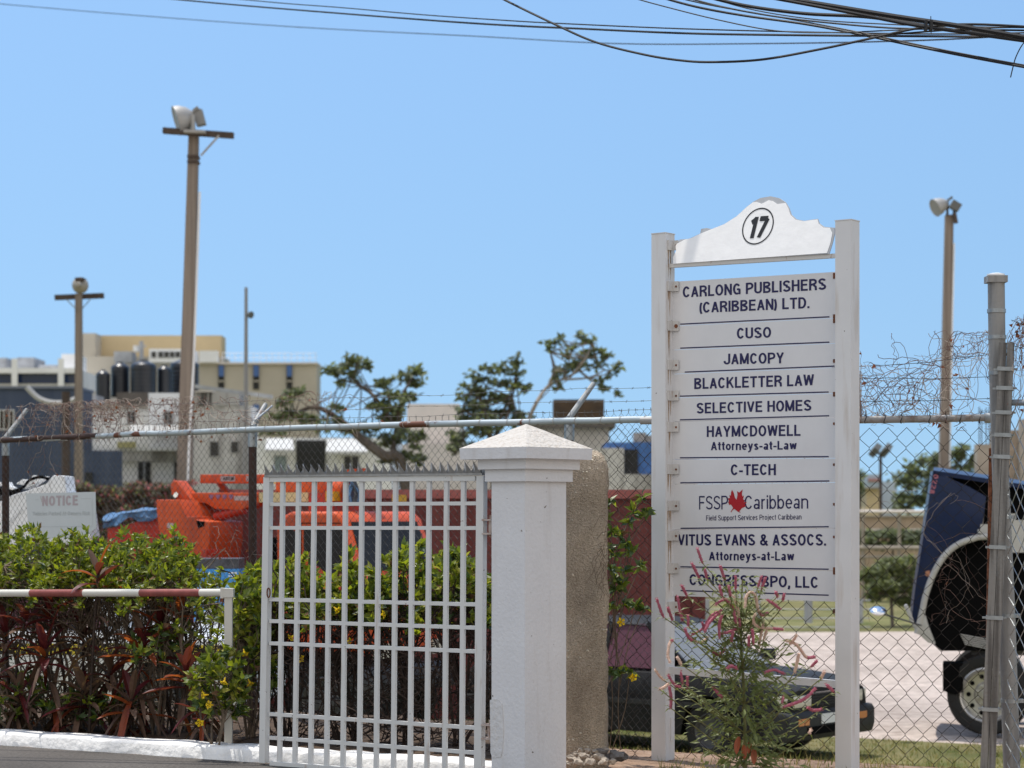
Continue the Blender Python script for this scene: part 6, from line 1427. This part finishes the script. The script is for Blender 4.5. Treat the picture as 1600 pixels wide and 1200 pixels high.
# ---- black saloon
ph = R(-40); fx, fy = 2.66, 22.0; Lc = 4.3
d = Vector((math.cos(ph), math.sin(ph), 0)); l = Vector((-d.y, d.x, 0)); near = Vector((2.72, 21.75, 0))
org = near - d * Lc + l * .83; org.z = -.955
t = thing('black_car', 'dusty black saloon car with pale headlamps parked behind the board', 'car', org)
CF = Fr(org, ph); w = car(t, CF, Lc, 1.66, 1.41, M_blackp)
for s in (-1, 1):
    mb = MB(); vbox(mb, CF, Lc - .09, Lc + .012, s * .50 - .17, s * .50 + .17, .575, .70); o = mb.build('headlamp', M_lens, t); soften(o, .02)
    mb = MB(); vbox(mb, CF, Lc - .22, Lc - .02, s * .70 - (.0 if s > 0 else .085), s * .70 + (.085 if s > 0 else 0), .575, .70); o = mb.build('corner_lamp', M_lens, t); soften(o, .015)
    mb = MB(); vbox(mb, CF, Lc + .03, Lc + .066, s * .56 - .10, s * .56 + .10, .40, .47); mb.build('indicator', M_amber, t, smooth=False)
    mb = MB(); mb.bar(CF(2.86, s * .80, .98), CF(2.95, s * .96, 1.0), .1, .03); vbox(mb, CF, 2.88, 2.99, s * .96 - .07, s * .96 + .07, .93, 1.05); o = mb.build('wing_mirror', M_dusty, t); 
    mb = MB(); mb.bar(CF(.15, s * .835, .56), CF(4.2, s * .835, .56), .012, .05); mb.build('side_moulding', M_dusty, t, smooth=False)
mb = MB()
for k in range(5): vbox(mb, CF, Lc - .05, Lc + .008, -.32, .32, .585 + k * .026, .597 + k * .026)
vbox(mb, CF, Lc - .06, Lc - .03, -.32, .32, .58, .705); mb.build('grille', M_dusty, t, smooth=False)
mb = MB(); vbox(mb, CF, Lc - .09, Lc + .010, -.33, .33, .708, .722); mb.build('grille_trim', M_chrome, t, smooth=False)
mb = MB(); vprism(mb, CF, [(Lc - .25, .24), (Lc + .03, .24), (Lc + .06, .34), (Lc + .06, .50), (Lc + .02, .54), (Lc - .25, .54)], -.84, .84); o = mb.build('bumper', M_dusty, t); soften(o, .03)
mb = MB(); vbox(mb, CF, Lc + .062, Lc + .07, -.5, .5, .30, .38); mb.build('lower_intake', M_blackin, t, smooth=False)
mb = MB(); vbox(mb, CF, Lc + .066, Lc + .074, -.24, .24, .40, .50); mb.build('number_plate', M_whitep, t, smooth=False)
mb = MB(); vprism(mb, CF, [(-.05, .26), (.2, .26), (.2, .52), (-.05, .5)], -.83, .83); o = mb.build('bumper', M_dusty, t); soften(o, .03)
mb = MB(); mb.tube([CF(3.12, -.1, .93), CF(2.9, .35, 1.0)], .008, 5); mb.tube([CF(3.12, .4, .93), CF(2.9, -.1 + .9, 1.0)], .008, 5); mb.build('wiper', M_dusty, t)
# ---- white car with checkered band behind the left hedge
org = Vector(((400 - CX) * 19.6 / FPX - 4.2 * math.cos(R(-8)), 19.6 + .83 + 4.2 * math.sin(R(8)) * 1, -.0)); org.z = gz(org.x + 2, org.y) - .0
zt_ = -.40; org.z = zt_
t = thing('checkered_car', 'white car with a yellow and black checkered band, behind the barrier hedge', 'car', org)
TF = Fr(org, R(-8)); car(t, TF, 4.2, 1.66, 1.40, M_whitep, hood=.84, belt=.93, trunk=.95)
mb = MB(); mk = mb; n = 70
for i in range(n):
    for j in range(3):
        x0 = .2 + i * .0545; x1 = x0 + .0545; zz = .70 + j * .033
        q = [TF(x0, -.836, zz), TF(x1, -.836, zz), TF(x1, -.834, zz + .033), TF(x0, -.834, zz + .033)]; mb.add(q, [(0, 1, 2, 3)], (i + j) % 2)
mb.build('checkered_band', [mat('taxi_yellow', (.75, .58, .03), .5), mat('taxi_black', (.015, .015, .015), .5)], t, smooth=False)
# ---- red container
M_cont = streaked('oxide_red_container', (.135, .032, .030), (.19, .055, .048), .7, scale=5, lo=.45, hi=.75, zs=.1); M_contl = mat('faded_red_top', (.34, .11, .10), .8, var=.2, scale=5)
YC = 27.0; a = W(342, 765, YC); b = W(1102, 765, YC); zt = a.z
t = thing('shipping_container', 'dark red corrugated shipping container behind the orange truck and black car', 'container', Vector((a.x, YC, -.8)))
mb = MB(); n = int((b.x - a.x - .3) / .28); x = a.x + .15; vs = []
for k in range(n):
    for dx, dy in ((0, 0), (.07, .036), (.14, .036), (.21, 0)): vs.append((x + dx, dy))
    x += .28
vs.append((b.x - .15, 0))
pts = [(p[0], YC + .02 + p[1], -.65) for p in vs] + [(p[0], YC + .02 + p[1], zt - .1) for p in vs]; m = len(vs)
mb.add(pts, [(i, i + 1, m + i + 1, m + i) for i in range(m - 1)]); o = mb.build('corrugated_side', M_cont, t, smooth=False)
mb = MB(); mb.box((a.x + .02, YC + .1, -.6), (b.x - .02, YC + 2.4, zt - .03)); mb.build('box', M_cont, t, smooth=False)
mb = MB(); mb.box((a.x + .16, YC - .01, zt - .11), (b.x - .16, YC + .09, zt)); mb.build('top_rail', M_contl, t, smooth=False)
mb = MB(); mb.box((a.x + .16, YC - .01, -.97), (b.x - .16, YC + .09, -.62)); mb.build('bottom_rail', M_cont, t, smooth=False)
for x in (a.x, b.x - .16): mb = MB(); mb.box((x, YC - .015, -.97), (x + .16, YC + .14, zt + .005)); mb.build('corner_post', M_cont, t, smooth=False)
# ---- orange crane truck
M_or = streaked('orange_truck_paint', (.60, .085, .018), (.33, .055, .025), .5, scale=5, lo=.48, hi=.78, zs=.2, spec=.3, fine=.12, speck=.70); M_orr = mat('red_orange_paint', (.42, .035, .015), .45, var=.15, scale=5)
M_cream = mat('cream_boom_paint', (.62, .50, .26), .5, var=.1, scale=5); M_plate = mat('faded_plate', (.45, .36, .34), .6); M_steel = mat('oily_steel', (.10, .10, .11), .45, metal=.6, var=.4, scale=10)
ph = R(-30); near = Vector(((537 - CX) * 23.4 / FPX, 23.4, -.78)); d = Vector((math.cos(ph), math.sin(ph), 0)); l = Vector((-d.y, d.x, 0)); OF = Fr(near + l * .8, ph)
t = thing('orange_truck', 'orange crane truck with folded boom behind the gate, facing right', 'truck', near + l * .8 - d * 1.5)
mb = MB(); vprism(mb, OF, [(-.88, .86), (-.90, 2.18), (-.84, 2.33), (-.70, 2.385), (-.12, 2.385), (-.02, 2.30), (.20, 1.72), (.30, 1.62), (.33, .86)], -.8, .8); o = mb.build('cab', M_or, t); soften(o, .05, 3)
def opane(name, poly, y, m=M_glassk, th=.006):
    mb = MB(); vprism(mb, OF, poly, y, y + (-th if y < 0 else th)); o = mb.build(name, m, t, smooth=False); clean(o); return o
M_cabglass = mat('cab_glass_dark', (.03, .028, .028), .25, spec=.08)
for s in (-.803, .803):
    opane('quarter_window', [(-.80, 1.70), (-.68, 1.70), (-.62, 1.78), (-.62, 2.16), (-.68, 2.20), (-.80, 2.20)], s, M_cabglass)
    opane('door_window', [(-.52, 1.92), (-.02, 1.58), (.12, 1.60), (-.02, 2.20), (-.06, 2.22), (-.52, 2.22)], s, M_cabglass)
    mb = MB(); 
    for p, q in (((-.56, .7), (-.56, 2.26)), ((-.56, 2.26), (-.04, 2.26)), ((.13, .8), (.15, 1.6))): mb.bar(OF(p[0], s, p[1]), OF(q[0], s, q[1]), .008, .012, up=OF.l)
    mb.build('door_gap', M_blackin, t, smooth=False)
    mb = MB(); vbox(mb, OF, -.50, -.36, s - .012, s + .012, 1.28, 1.34); mb.build('door_handle', M_blackin, t, smooth=False)
A_, B_ = (-.02, 2.30), (.20, 1.72); nx_, nz2 = .935, .355
def on_screen(u, y, k): return OF(lerp(B_[0], A_[0], u) + nx_ * k, y, lerp(B_[1], A_[1], u) + nz2 * k)
mb = MB(); q = [on_screen(.03, -.70, .004), on_screen(.03, .70, .004), on_screen(.95, .66, .004), on_screen(.95, -.66, .004)]; q2 = [on_screen(.03, -.70, .010), on_screen(.03, .70, .010), on_screen(.95, .66, .010), on_screen(.95, -.66, .010)]
mb.prism(q, q2); o = mb.build('windscreen', M_cabglass, t, smooth=False); clean(o)
mb = MB(); mb.tube([on_screen(.06, -.3, .02), on_screen(.12, .25, .02)], .008, 5); mb.tube([on_screen(.06, .2, .02), on_screen(.12, .66, .02)], .008, 5); mb.build('wiper', M_blackin, t)
mb = MB(); mb.bar(OF(.16, -.84, 1.5), OF(.34, -1.02, 1.5), .02, .02); vbox(mb, OF, .30, .36, -1.08, -.94, 1.42, 1.78); o = mb.build('wing_mirror', M_blackin, t, smooth=False)
mb = MB(); vbox(mb, OF, .2, .42, -.82, .82, .42, .72); o = mb.build('bumper', M_steel, t); soften(o, .03)
for s in (-.58, .58): mb = MB(); vbox(mb, OF, .325, .36, s - .14, s + .14, .80, .96); mb.build('headlamp', M_lens, t, smooth=False)
mb = MB(); vbox(mb, OF, -4.2, .2, -.36, .36, .52, .72); mb.build('chassis', M_steel, t, smooth=False)
for x in (-.28, -3.2):
    for s in (-1, 1): wheel(t, Fr(OF.o - Vector((0, 0, .18)), ph), x, s * .68, .48, .24, M_steel, side=s)
mb = MB(); vbox(mb, OF, -4.1, -1.15, -.82, .82, .74, 1.02); vbox(mb, OF, -4.1, -1.15, -.82, -.78, 1.02, 1.22); mb.build('flat_bed', M_orr, t, smooth=False)
mb = MB(); vbox(mb, OF, -1.02, -.93, -.7, .7, .7, 2.1); mb.build('black_bulkhead', M_blackin, t, smooth=False)
# crane: all its pieces lie in a plane along the near side of the bed
p0 = W(600, 800, 23.75); p1 = W(270, 800, 25.1); TP = Pl((p1.x, p1.y), (p0.x, p0.y))
def tp(*q): return [TP.uv(x, y) for x, y in q]
def cpart(name, m, poly, c0, c1, par=None, bev=.0):
    mb = MB(); mb.fprism(TP, tp(*poly)[::-1], c0, c1); o = mb.build(name, m, t, parent=par, smooth=False); clean(o)
    if bev: soften(o, bev)
    return o
ub = cpart('upper_boom', M_or, [(300, 741), (408, 741), (408, 755), (300, 755)], -.45, -.15, bev=.012)
cpart('boom_tip', M_cream, [(408.5, 740), (560, 741), (560, 748), (430, 749), (415, 756), (408.5, 756)], -.42, -.18, ub)
lb_ = cpart('lower_boom', M_or, [(300, 770), (412, 770), (412, 787), (384, 797), (345, 795), (330, 786), (300, 786)], -.14, .12, bev=.012)
cpart('extension', M_cream, [(412.5, 769.5), (489, 769.5), (489, 784), (412.5, 785)], -.10, .10, lb_)
cpart('boom_plate', M_plate, [(376, 775), (410, 775), (410, 782), (376, 782)], .121, .127, lb_)
for x in (340, 351, 361, 371): cpart('sticker', mat('faded_blue_sticker', (.25, .13, .22), .6), [(x - 3, 773), (x + 3, 773), (x + 3.5, 776), (x, 781), (x - 3.5, 776)], .121, .127, lb_)
pl_ = cpart('name_plate', mat('grey_name_plate', (.34, .30, .30), .6), [(333, 743.5), (355.5, 743.5), (355.5, 752), (333, 752)], -.149, -.142, ub)
mb = MB(); A, B = TP.uv(337, 750), TP.uv(354, 750); put_text(mb, 'ARCM', TP, A[0], A[1], B[0], B[1], .038, -.1405, t=.2); mb.build('lettering', M_black, t, parent=pl_, smooth=False)
cpart('name_plate', mat('grey_name_plate', (.34, .30, .30), .6), [(373, 743.5), (387, 743.5), (387, 752), (373, 752)], -.149, -.142, ub)
cpart('bracket', M_or, [(283, 757), (287, 751), (292, 752), (315, 781), (297, 785), (284, 772)], .0, .2, bev=.012)
cpart('bracket', M_or, [(298, 742), (304, 740), (347, 794), (340, 798), (318, 772), (300, 748)], -.44, -.40)
cpart('pivot_pin', M_chrome, [(290, 771), (294, 769), (297, 772), (296, 776), (292, 778), (289, 775)], .201, .225)
bk = cpart('loader_bucket', M_or, [(277, 781), (311, 781), (323, 807), (339, 807), (339, 812), (360, 815), (360, 842), (352, 900), (290, 900), (278, 800)], -.25, .4, bev=.015)
mb = MB(); A = [TP.P(*TP.uv(x, y), c) for x, y, c in ((312, 781.2, .403), (326, 781.2, -.2), (340, 806, -.2), (324, 806.8, .403))]
mb.add(A + [p - Vector((0, 0, .02)) for p in A], [(0, 1, 2, 3), (7, 6, 5, 4), (0, 4, 5, 1), (1, 5, 6, 2), (2, 6, 7, 3), (3, 7, 4, 0)]); o = mb.build('bucket_slope', M_or, t, parent=bk, smooth=False); clean(o)
cpart('bucket_opening', M_blackin, [(340, 813), (353, 815), (352, 822), (343, 825)], .401, .406, bk)
cpart('sticker', M_plate, [(295, 817), (304, 817), (306, 822), (303, 826), (295, 824)], .401, .406, bk)
mb = MB(); mb.tube([TP.P(*TP.uv(341, 808), .05), TP.P(*TP.uv(388, 795), .05)], .055, 12); mb.build('hydraulic_ram', M_orr, t)
cpart('turret', M_orr, [(490, 770), (528, 770), (528, 840), (490, 840)], -.5, .1)
cpart('turret_top', M_or, [(421, 753), (519, 753), (519, 772), (421, 769)], -.5, -.12, bev=.01)
mb = MB()
for x in (525, 529, 533, 537):
    mb.tube(smoothpath([TP.P(*TP.uv(x, 785), .02), TP.P(*TP.uv(x, 765), .06), TP.P(*TP.uv(x + 1, 752), .0)], 4), .03, 8)
mb.build('orange_hose_bundle', M_or, t); cpart('valve_block', mat('yellow_valve', (.62, .33, .02), .5), [(524, 768), (537, 768), (537, 783), (524, 783)], .061, .2)
cpart('valve_block', mat('yellow_valve', (.62, .33, .02), .5), [(605, 773), (613, 773), (613, 784), (605, 784)], -.3, -.1)
random.seed(91); mb = MB(); mb2 = MB()
for k in range(16):
    x = 543 + rnd(-1, 14); (mb if k % 3 else mb2).tube(smoothpath([TP.P(*TP.uv(x, 790), rnd(-.1, .1)), TP.P(*TP.uv(x + rnd(-5, 5), 770), rnd(-.1, .1)), TP.P(*TP.uv(550 + rnd(-4, 4), 748), rnd(-.1, .1))], 4), .014, 6)
mb.build('hose_bundle', M_steel, t); mb2.build('blue_hoses', mat('blue_hose', (.10, .20, .36), .5), t)
cpart('hook_arm', M_or, [(507, 741), (520, 736), (532, 733), (552, 731), (552, 735), (541, 740), (520, 746), (508, 748)], -.3, -.2)
for x0, x1, y in ((374, 380, 857), (392, 414, 872)):
    cpart('bed_post', M_orr, [(x0 - 1, y), (x1, y), (x1, 975), (x0 - 1, 975)], .45, .7)
cpart('bed_rail_edge', M_contl, [(391, 870.5), (415, 870.5), (415, 873.5), (391, 873.5)], .4, .72)
# ---- white loader at the left, orange skip with a blue sheet, blue cabinet
YW = 23.0; WP = Pl((-9, YW), (0, YW)); t = thing('white_excavator', 'white excavator boom with black hoses at the left edge behind the notice', 'excavator', Vector((W(55, 860, YW).x, YW, -.75)))
def wpart(name, m, poly, c0, c1, bev=0, par=None):
    mb = MB(); mb.fprism(WP, [WP.uv(x, y) for x, y in poly][::-1], c0, c1); o = mb.build(name, m, t, parent=par, smooth=False); clean(o)
    if bev: soften(o, bev)
    return o
M_wm = mat('white_machine_paint', (.74, .74, .73), .5, var=.06, scale=5)
bo = wpart('boom', M_wm, [(-40, 802), (2, 787), (30, 773), (48, 768), (80, 757), (91, 743), (109, 744), (112, 770), (140, 775), (150, 840), (120, 850), (-40, 850)], -.25, .25, .02)
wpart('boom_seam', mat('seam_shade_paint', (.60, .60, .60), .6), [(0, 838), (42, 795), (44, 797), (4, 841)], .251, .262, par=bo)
wpart('link_plate', M_wm, [(30, 756), (40, 749), (52, 751), (48, 756), (40, 758)], -.1, .15, .01); wpart('link_plate', M_wm, [(48, 750), (55, 743), (72, 744), (64, 751), (52, 760), (40, 764), (34, 764)], -.2, .1, .01); wpart('link_plate', M_wm, [(-10, 755), (15, 753), (19, 760), (24, 762), (24, 766), (16, 764), (12, 758), (-10, 760)], -.1, .1, .008)
wpart('engine_bay', M_blackin, [(-40, 760), (14, 762), (14, 790), (-40, 800)], -.6, -.26); wpart('pivot', M_steel, [(8, 776), (12, 774), (15, 777), (14, 781), (9, 781)], .251, .28)
mb = MB()
for k in range(3): mb.tube(smoothpath([WP.P(*WP.uv(10, 768 + k), .28), WP.P(*WP.uv(30, 767 + k), .3), WP.P(*WP.uv(46, 761 + k), .3), WP.P(*WP.uv(56, 750 + k), .3), WP.P(*WP.uv(72, 745 + k), .28), WP.P(*WP.uv(84, 748 + k), .26)], 5), .011, 6)
mb.build('hydraulic_hoses', M_blackin, t)
mb = MB(); c = W(20, 860, YW); mb.box((c.x - 1.6, YW - .6, -.75), (c.x + 1.2, YW + 1.2, -.2)); mb.build('tracks', M_tyre, t, smooth=False); mb = MB(); mb.box((c.x - 1.4, YW - .5, -.19), (c.x + .6, YW + 1.1, .5)); mb.build('engine_house', M_wm, t, smooth=False)
YS = 25.6; SPn = Pl((-9, YS), (0, YS)); a = W(172, 860, YS); b = W(276, 860, YS)
t = thing('orange_skip', 'orange-red open skip with a raised right end, left of the loader bucket', 'skip', Vector((a.x, YS, -.8)))
mb = MB(); mb.fprism(SPn, [SPn.uv(x, y) for x, y in ((166, 824), (200, 818), (232, 806), (272, 801), (276, 806), (276, 840))][::-1] , -1.2, 0)
pl2 = [SPn.uv(x, y) for x, y in ((168, 826), (200, 820), (232, 808), (272, 803), (276, 840))]; mb = MB(); mb.fprism(SPn, ([(pl2[0][0], -.78)] + [(pl2[-1][0], -.78)] + [pl2[3]] + [pl2[2]] + [pl2[1]] + [pl2[0]])[::-1], -1.2, 0); o = mb.build('hopper', M_orr, t, smooth=False); clean(o)
mb = MB(); mb.fprism(SPn, [SPn.uv(x, y) for x, y in ((258, 795), (266, 791), (277, 792), (280, 800), (262, 800))][::-1], -.9, -.5); o = mb.build('orange_lid', M_or, t); clean(o)
mb = MB(); mb.fprism(SPn, [SPn.uv(x, y) for x, y in ((272, 800), (282, 795), (283, 845), (276, 845))][::-1], -.4, .05); o = mb.build('white_end_plate', M_wm, t); clean(o)
M_tarp = mat('blue_tarpaulin', (.055, .135, .26), .45, var=.3, scale=8, bump=.5, bscale=12, bdist=.05)
mb = MB(); vs = []; nx2, ny2 = 34, 12
for i in range(nx2 + 1):
    u = i / nx2; x = lerp(161, 276, u); yt = lerp(808, 794, u ** .8) + 3 * math.sin(u * 9) * .5; yb = lerp(822, 803, u) + 4 * math.sin(u * 11 + 1)
    for j in range(ny2 + 1):
        v = j / ny2; P_ = Vector((u * 7, v * 3, 2))
        if v < .55: vv = v / .55; p = W(x, lerp(yt, yb, 1 - vv), YS - .04)      # front flap
        else: vv = (v - .55) / .45; p = W(x, yt, YS - .04) + Vector((0, 1.1 * vv, .05 * math.sin(vv * 3)))
        p += Vector((mnoise.noise(P_ * 1.2) * .02, mnoise.noise(P_ * 1.1 + Vector((5, 0, 0))) * .06 - .03, mnoise.noise(P_ * 1.0 + Vector((0, 7, 0))) * .045)); vs.append(p)
fs = [(i * (ny2 + 1) + j, (i + 1) * (ny2 + 1) + j, (i + 1) * (ny2 + 1) + j + 1, i * (ny2 + 1) + j + 1) for i in range(nx2) for j in range(ny2)]
mb.add(vs, fs); tag(mb.build('tarpaulin', M_tarp, O=W(220, 810, YS), ang=25), 'crumpled blue tarpaulin thrown over the orange-red skip', 'tarpaulin')
YB = 21.3; t = thing('blue_cabinet', 'blue and white patterned cabinet standing behind the barrier post', 'cabinet', Vector((W(330, 1000, YB).x, YB, -.6)))
M_cb = mat('sky_blue_panel', (.05, .24, .55), .5, var=.1, scale=3); M_cw = mat('white_panel', (.66, .68, .70), .5)
mb = MB(); a, b = W(303, 1010, YB), W(373, 889, YB); mb.box((a.x, YB, -.6), (b.x, YB + .5, b.z)); mb.build('case', M_cb, t, smooth=False)
BPl = Pl((-9, YB), (0, YB))
for poly in ([(306, 962), (330, 950), (352, 948), (352, 972), (340, 982), (345, 996), (306, 996)],):
    mb = MB(); mb.fprism(BPl, [BPl.uv(x, y) for x, y in poly][::-1], .001, .006); o = mb.build('white_swoosh', M_cw, t, smooth=False); clean(o)
for y0, y1 in ((894, 896.5), (899, 901)): mb = MB(); mb.fprism(BPl, [BPl.uv(x, y) for x, y in ((357, y0), (370, y0), (370, y1), (357, y1))][::-1], .001, .005); o = mb.build('white_stripe', M_cw, t, smooth=False); clean(o)
mb = MB(); mb.fprism(BPl, [BPl.uv(x, y) for x, y in ((303, 912), (373, 912), (373, 924), (303, 926))][::-1], .001, .005); o = mb.build('pale_band', mat('pale_blue_band', (.25, .45, .65), .5), t, smooth=False); clean(o)
mb = MB(); a, b = W(303, 889, YB), W(373, 873, YB); mb.box((a.x, YB + .02, a.z + .001), (b.x, YB + .48, b.z)); mb.build('top_board', M_steel, t, smooth=False)
# ---- blue truck at the right edge, bonnet tipped forward
M_blu = mat('dark_blue_truck_paint', (.004, .014, .058), .42, coat=.12, spec=.3, var=.15, scale=3); M_fl = mat('white_flare_rubber', (.46, .45, .435), .5, var=.1, scale=6)
YT = 24.8; RPl = Pl((4.78, YT), (4.78 + math.cos(R(12)), YT - math.sin(R(12)))); base_ = RPl.hit(1545, 1150); YAW = R(168)
t = thing('blue_truck', 'dark blue truck with open bonnet and white wing flare at the right edge', 'truck', Vector((base_.x, YT, base_.z)))
def rp(*q): return [RPl.uv(x, y) for x, y in q]
def rpart(name, m, poly, c0, c1, bev=0, par=None):
    mb = MB(); mb.fprism(RPl, rp(*poly)[::-1], c0, c1); o = mb.build(name, m, t, parent=par, smooth=False); clean(o)
    if bev: soften(o, bev)
    return o
archp = [(1436, 978), (1441, 955), (1447, 928), (1457, 900), (1470, 876), (1485, 859), (1502, 848), (1522, 841), (1532, 839)]
hood_ = rpart('bonnet_side', M_blu, [(1458, 735), (1466, 739), (1490, 750), (1515, 761), (1541, 776), (1538, 800), (1532, 839)] + archp[::-1][1:] + [(1424, 972), (1430, 920), (1441, 850), (1450, 790)], -.03, .012, .006)
mb = MB(); F0 = [(1458, 735), (1500, 741), (1545, 748), (1600, 757), (1700, 772)]
top_ = []; 
for c in (.012, -.5, -1.6, -2.0): top_ += [RPl.P(*RPl.uv(x, y), c) + Vector((0, 0, (.05 if c in (-.5, -1.6) else 0))) for x, y in F0]
mb.add(top_ + [p - Vector((0, 0, .05)) for p in top_], [(j * 5 + i, j * 5 + i + 1, j * 5 + i + 6, j * 5 + i + 5) for j in range(3) for i in range(4)] + [(20 + j * 5 + i + 5, 20 + j * 5 + i + 6, 20 + j * 5 + i + 1, 20 + j * 5 + i) for j in range(3) for i in range(4)] + [(i, 20 + i, 21 + i, i + 1) for i in range(4)])
o = mb.build('bonnet_top', M_blu, t, ang=50); clean(o)
mb = MB(); G0 = [(1458, 735.5), (1450, 790), (1441, 850), (1430, 920), (1424, 972)]; vs = []
for c in (.011, -.6, -1.5, -2.0): vs += [RPl.P(*RPl.uv(x - (6 if c in (-.6, -1.5) else 0), y), c) for x, y in G0]
mb.add(vs, [(j * 5 + i, j * 5 + i + 5, j * 5 + i + 6, j * 5 + i + 1) for j in range(3) for i in range(4)]); o = mb.build('bonnet_front', M_blu, t, ang=50); clean(o)
mb = MB(); mb.tube(smoothpath([RPl.P(*RPl.uv(x, y), .03) for x, y in [(1433, 990)] + archp + [(1560, 838)]], 4), .036, 10); mb.build('wing_flare', M_fl, t)
rpart('flare_foot', M_fl, [(1412, 946), (1417, 944), (1424, 958), (1430, 976), (1438, 975), (1446, 960), (1450, 975), (1462, 1006), (1450, 1004), (1430, 985)], -.08, .045, .01)
rpart('arch_liner', M_blackin, archp + [(1700, 839), (1700, 1018), (1470, 1018), (1461, 1010)], -1.4, -.12)
rpart('engine', M_steel, [(1545, 770), (1700, 775), (1700, 838), (1540, 838)], -1.5, -.6); rpart('bonnet_lining', M_blackin, [(1478, 742), (1545, 750), (1700, 775), (1700, 840), (1535, 838), (1541, 778), (1500, 756)], -1.9, -.10)
mb = MB(); vs = RPl
for x, y, s in ((1576, 812, .07), (1588, 825, .09), (1538, 826, .05), (1590, 850, .08)): p = RPl.P(*RPl.uv(x, y), -.02); mb = MB(); mb.box((p.x - s, p.y - .03, p.z - s * 1.2), (p.x + s, p.y + .12, p.z + s)); mb.build('engine_bracket', M_fl, t, smooth=False)
mb = MB(); mb.tube([RPl.P(*RPl.uv(1531, 833), .05), RPl.P(*RPl.uv(1531, 827), .05)], .028, 10); mb.build('bonnet_catch', M_fl, t)
rpart('mudguard_flap', M_blackin, [(1473, 1037), (1505, 1037), (1505, 1082), (1492, 1086), (1473, 1080)], -.5, -.06)
mb = MB(); mb.tube([RPl.P(*RPl.uv(1540, 1010), -.2), RPl.P(*RPl.uv(1540, 1010), -1.8)], .05, 8); mb.build('axle', M_steel, t)
mb = MB(); a_, z_ = RPl.uv(1560, 1010); mb.fbox(RPl, a_ - .3, a_ + 4.5, z_ - .12, z_ + .08, -.45, -.33); mb.fbox(RPl, a_ - .3, a_ + 4.5, z_ - .12, z_ + .08, -1.55, -1.45); mb.build('chassis_rail', M_steel, t, smooth=False)
WF = Fr(base_ - RPl.n * .28, YAW); wheel(t, WF, 0, .14, .46, .29, M_alu, steer=R(-12), hubr=.69, holes=10, side=1); WF2 = Fr(base_ - RPl.n * 1.9, YAW); wheel(t, WF2, 0, -.14, .46, .29, M_alu, steer=R(-12), hubr=.69, holes=10, side=-1)
mb = MB()
for k in range(6): mb.tube([RPl.P(*RPl.uv(1500 + k * 1.5, 992 + k * 3), -.1), RPl.P(*RPl.uv(1545, 1000 + k * 3), -.1)], .006, 5)
mb.build('cable_loom', M_fl, t)
mb = MB(); mb.tube([RPl.P(*RPl.uv(1440, 977), .05), RPl.P(*RPl.uv(1405, 965), .2), RPl.P(*RPl.uv(1382, 958), .3)], .010, 6); o = mb.build('mirror_arm', M_steel, t)
mb = MB(); c = RPl.P(*RPl.uv(1374, 952), .33); q = Vector((0, -.42, 1)).normalized().to_track_quat('Z', 'Y').to_matrix().to_4x4()
mb.lathe([(.015, -.05), (.07, -.03), (.098, 0), (.09, .012), (.06, .028), (.001, .036)], 28, Matrix.Translation(c) @ q); mb.build('round_mirror', M_chrome, t, parent=o)
rpart('grab_handle', M_fl, [(1432, 972), (1440, 974), (1438, 982), (1431, 980)], .03, .06)
M_dec = mat('pink_decal', (.42, .13, .17), .5)
# marks running down the bonnet edge, turned a quarter
mb = MB(); o0 = Vector(RPl.uv(1463, 741.5)); e = Vector(RPl.uv(1455.5, 773)); ex = (e - o0); tot = 0; its = []
for ch_ in '0228': st_, w_ = glyph(ch_, .17); its.append((tot, st_)); tot += w_ + .12
k_ = ex.length / tot; ex.normalize(); ey = Vector((-ex.y, ex.x)) ; ey = ey if ey.x > 0 else -ey; j_ = 0
for x0, st_ in its:
    for ln_ in st_:
        v, f = ribbon(ln_, .17); j_ += 1
        mb.add([RPl.P(*(o0 + ex * (x0 + p.x) * k_ - ey * 0 + ey * (p.y - .5) * .055), .0135 + .0002 * (j_ % 4)) for p in v], f); mb.add([RPl.P(*(o0 + ex * (x0 + p.x) * k_ + ey * (p.y - .5) * .055), .0134 + .0002 * (j_ % 4)) for p in v], [g[::-1] for g in f])
mb.build('bonnet_lettering', M_dec, t, parent=hood_, smooth=False)
rpart('sticker', mat('orange_sticker', (.50, .22, .13), .5), [(1446, 893), (1452, 891), (1454, 897), (1451, 901), (1446, 899)], .0125, .016, par=hood_)
mb = MB(); a_ = RPl.uv(1650, 900)[0]; mb.fbox(RPl, a_, a_ + 1.7, base_.z + .6, 2.3, -2.1, -.05); o = mb.build('cab', M_blu, t, smooth=False); clean(o); soften(o, .08)
mb = MB(); mb.fbox(RPl, a_ + .3, a_ + 1.4, 1.3, 2.05, -.048, -.042); mb.build('side_window', M_cabglass, t, smooth=False)
WF3 = Fr(base_ - RPl.n * .28 + RPl.u * 3.6, YAW); wheel(t, WF3, 0, .14, .46, .29, M_alu, hubr=.69, holes=10, side=1)
# ---- black drum-like thing seen low through the gate
mb = MB(); p = W(610, 1150, 18.6); q = W(690, 1153, 18.3); mb.tube([p, p.lerp(q, .3), p.lerp(q, .32), p.lerp(q, .66), p.lerp(q, .68), q], [.10, .10, .093, .093, .10, .10], 18); tag(mb.build('black_drum', M_blackin, O=p), 'black drum lying on the ground behind the gate, below the bush stems', 'drum')
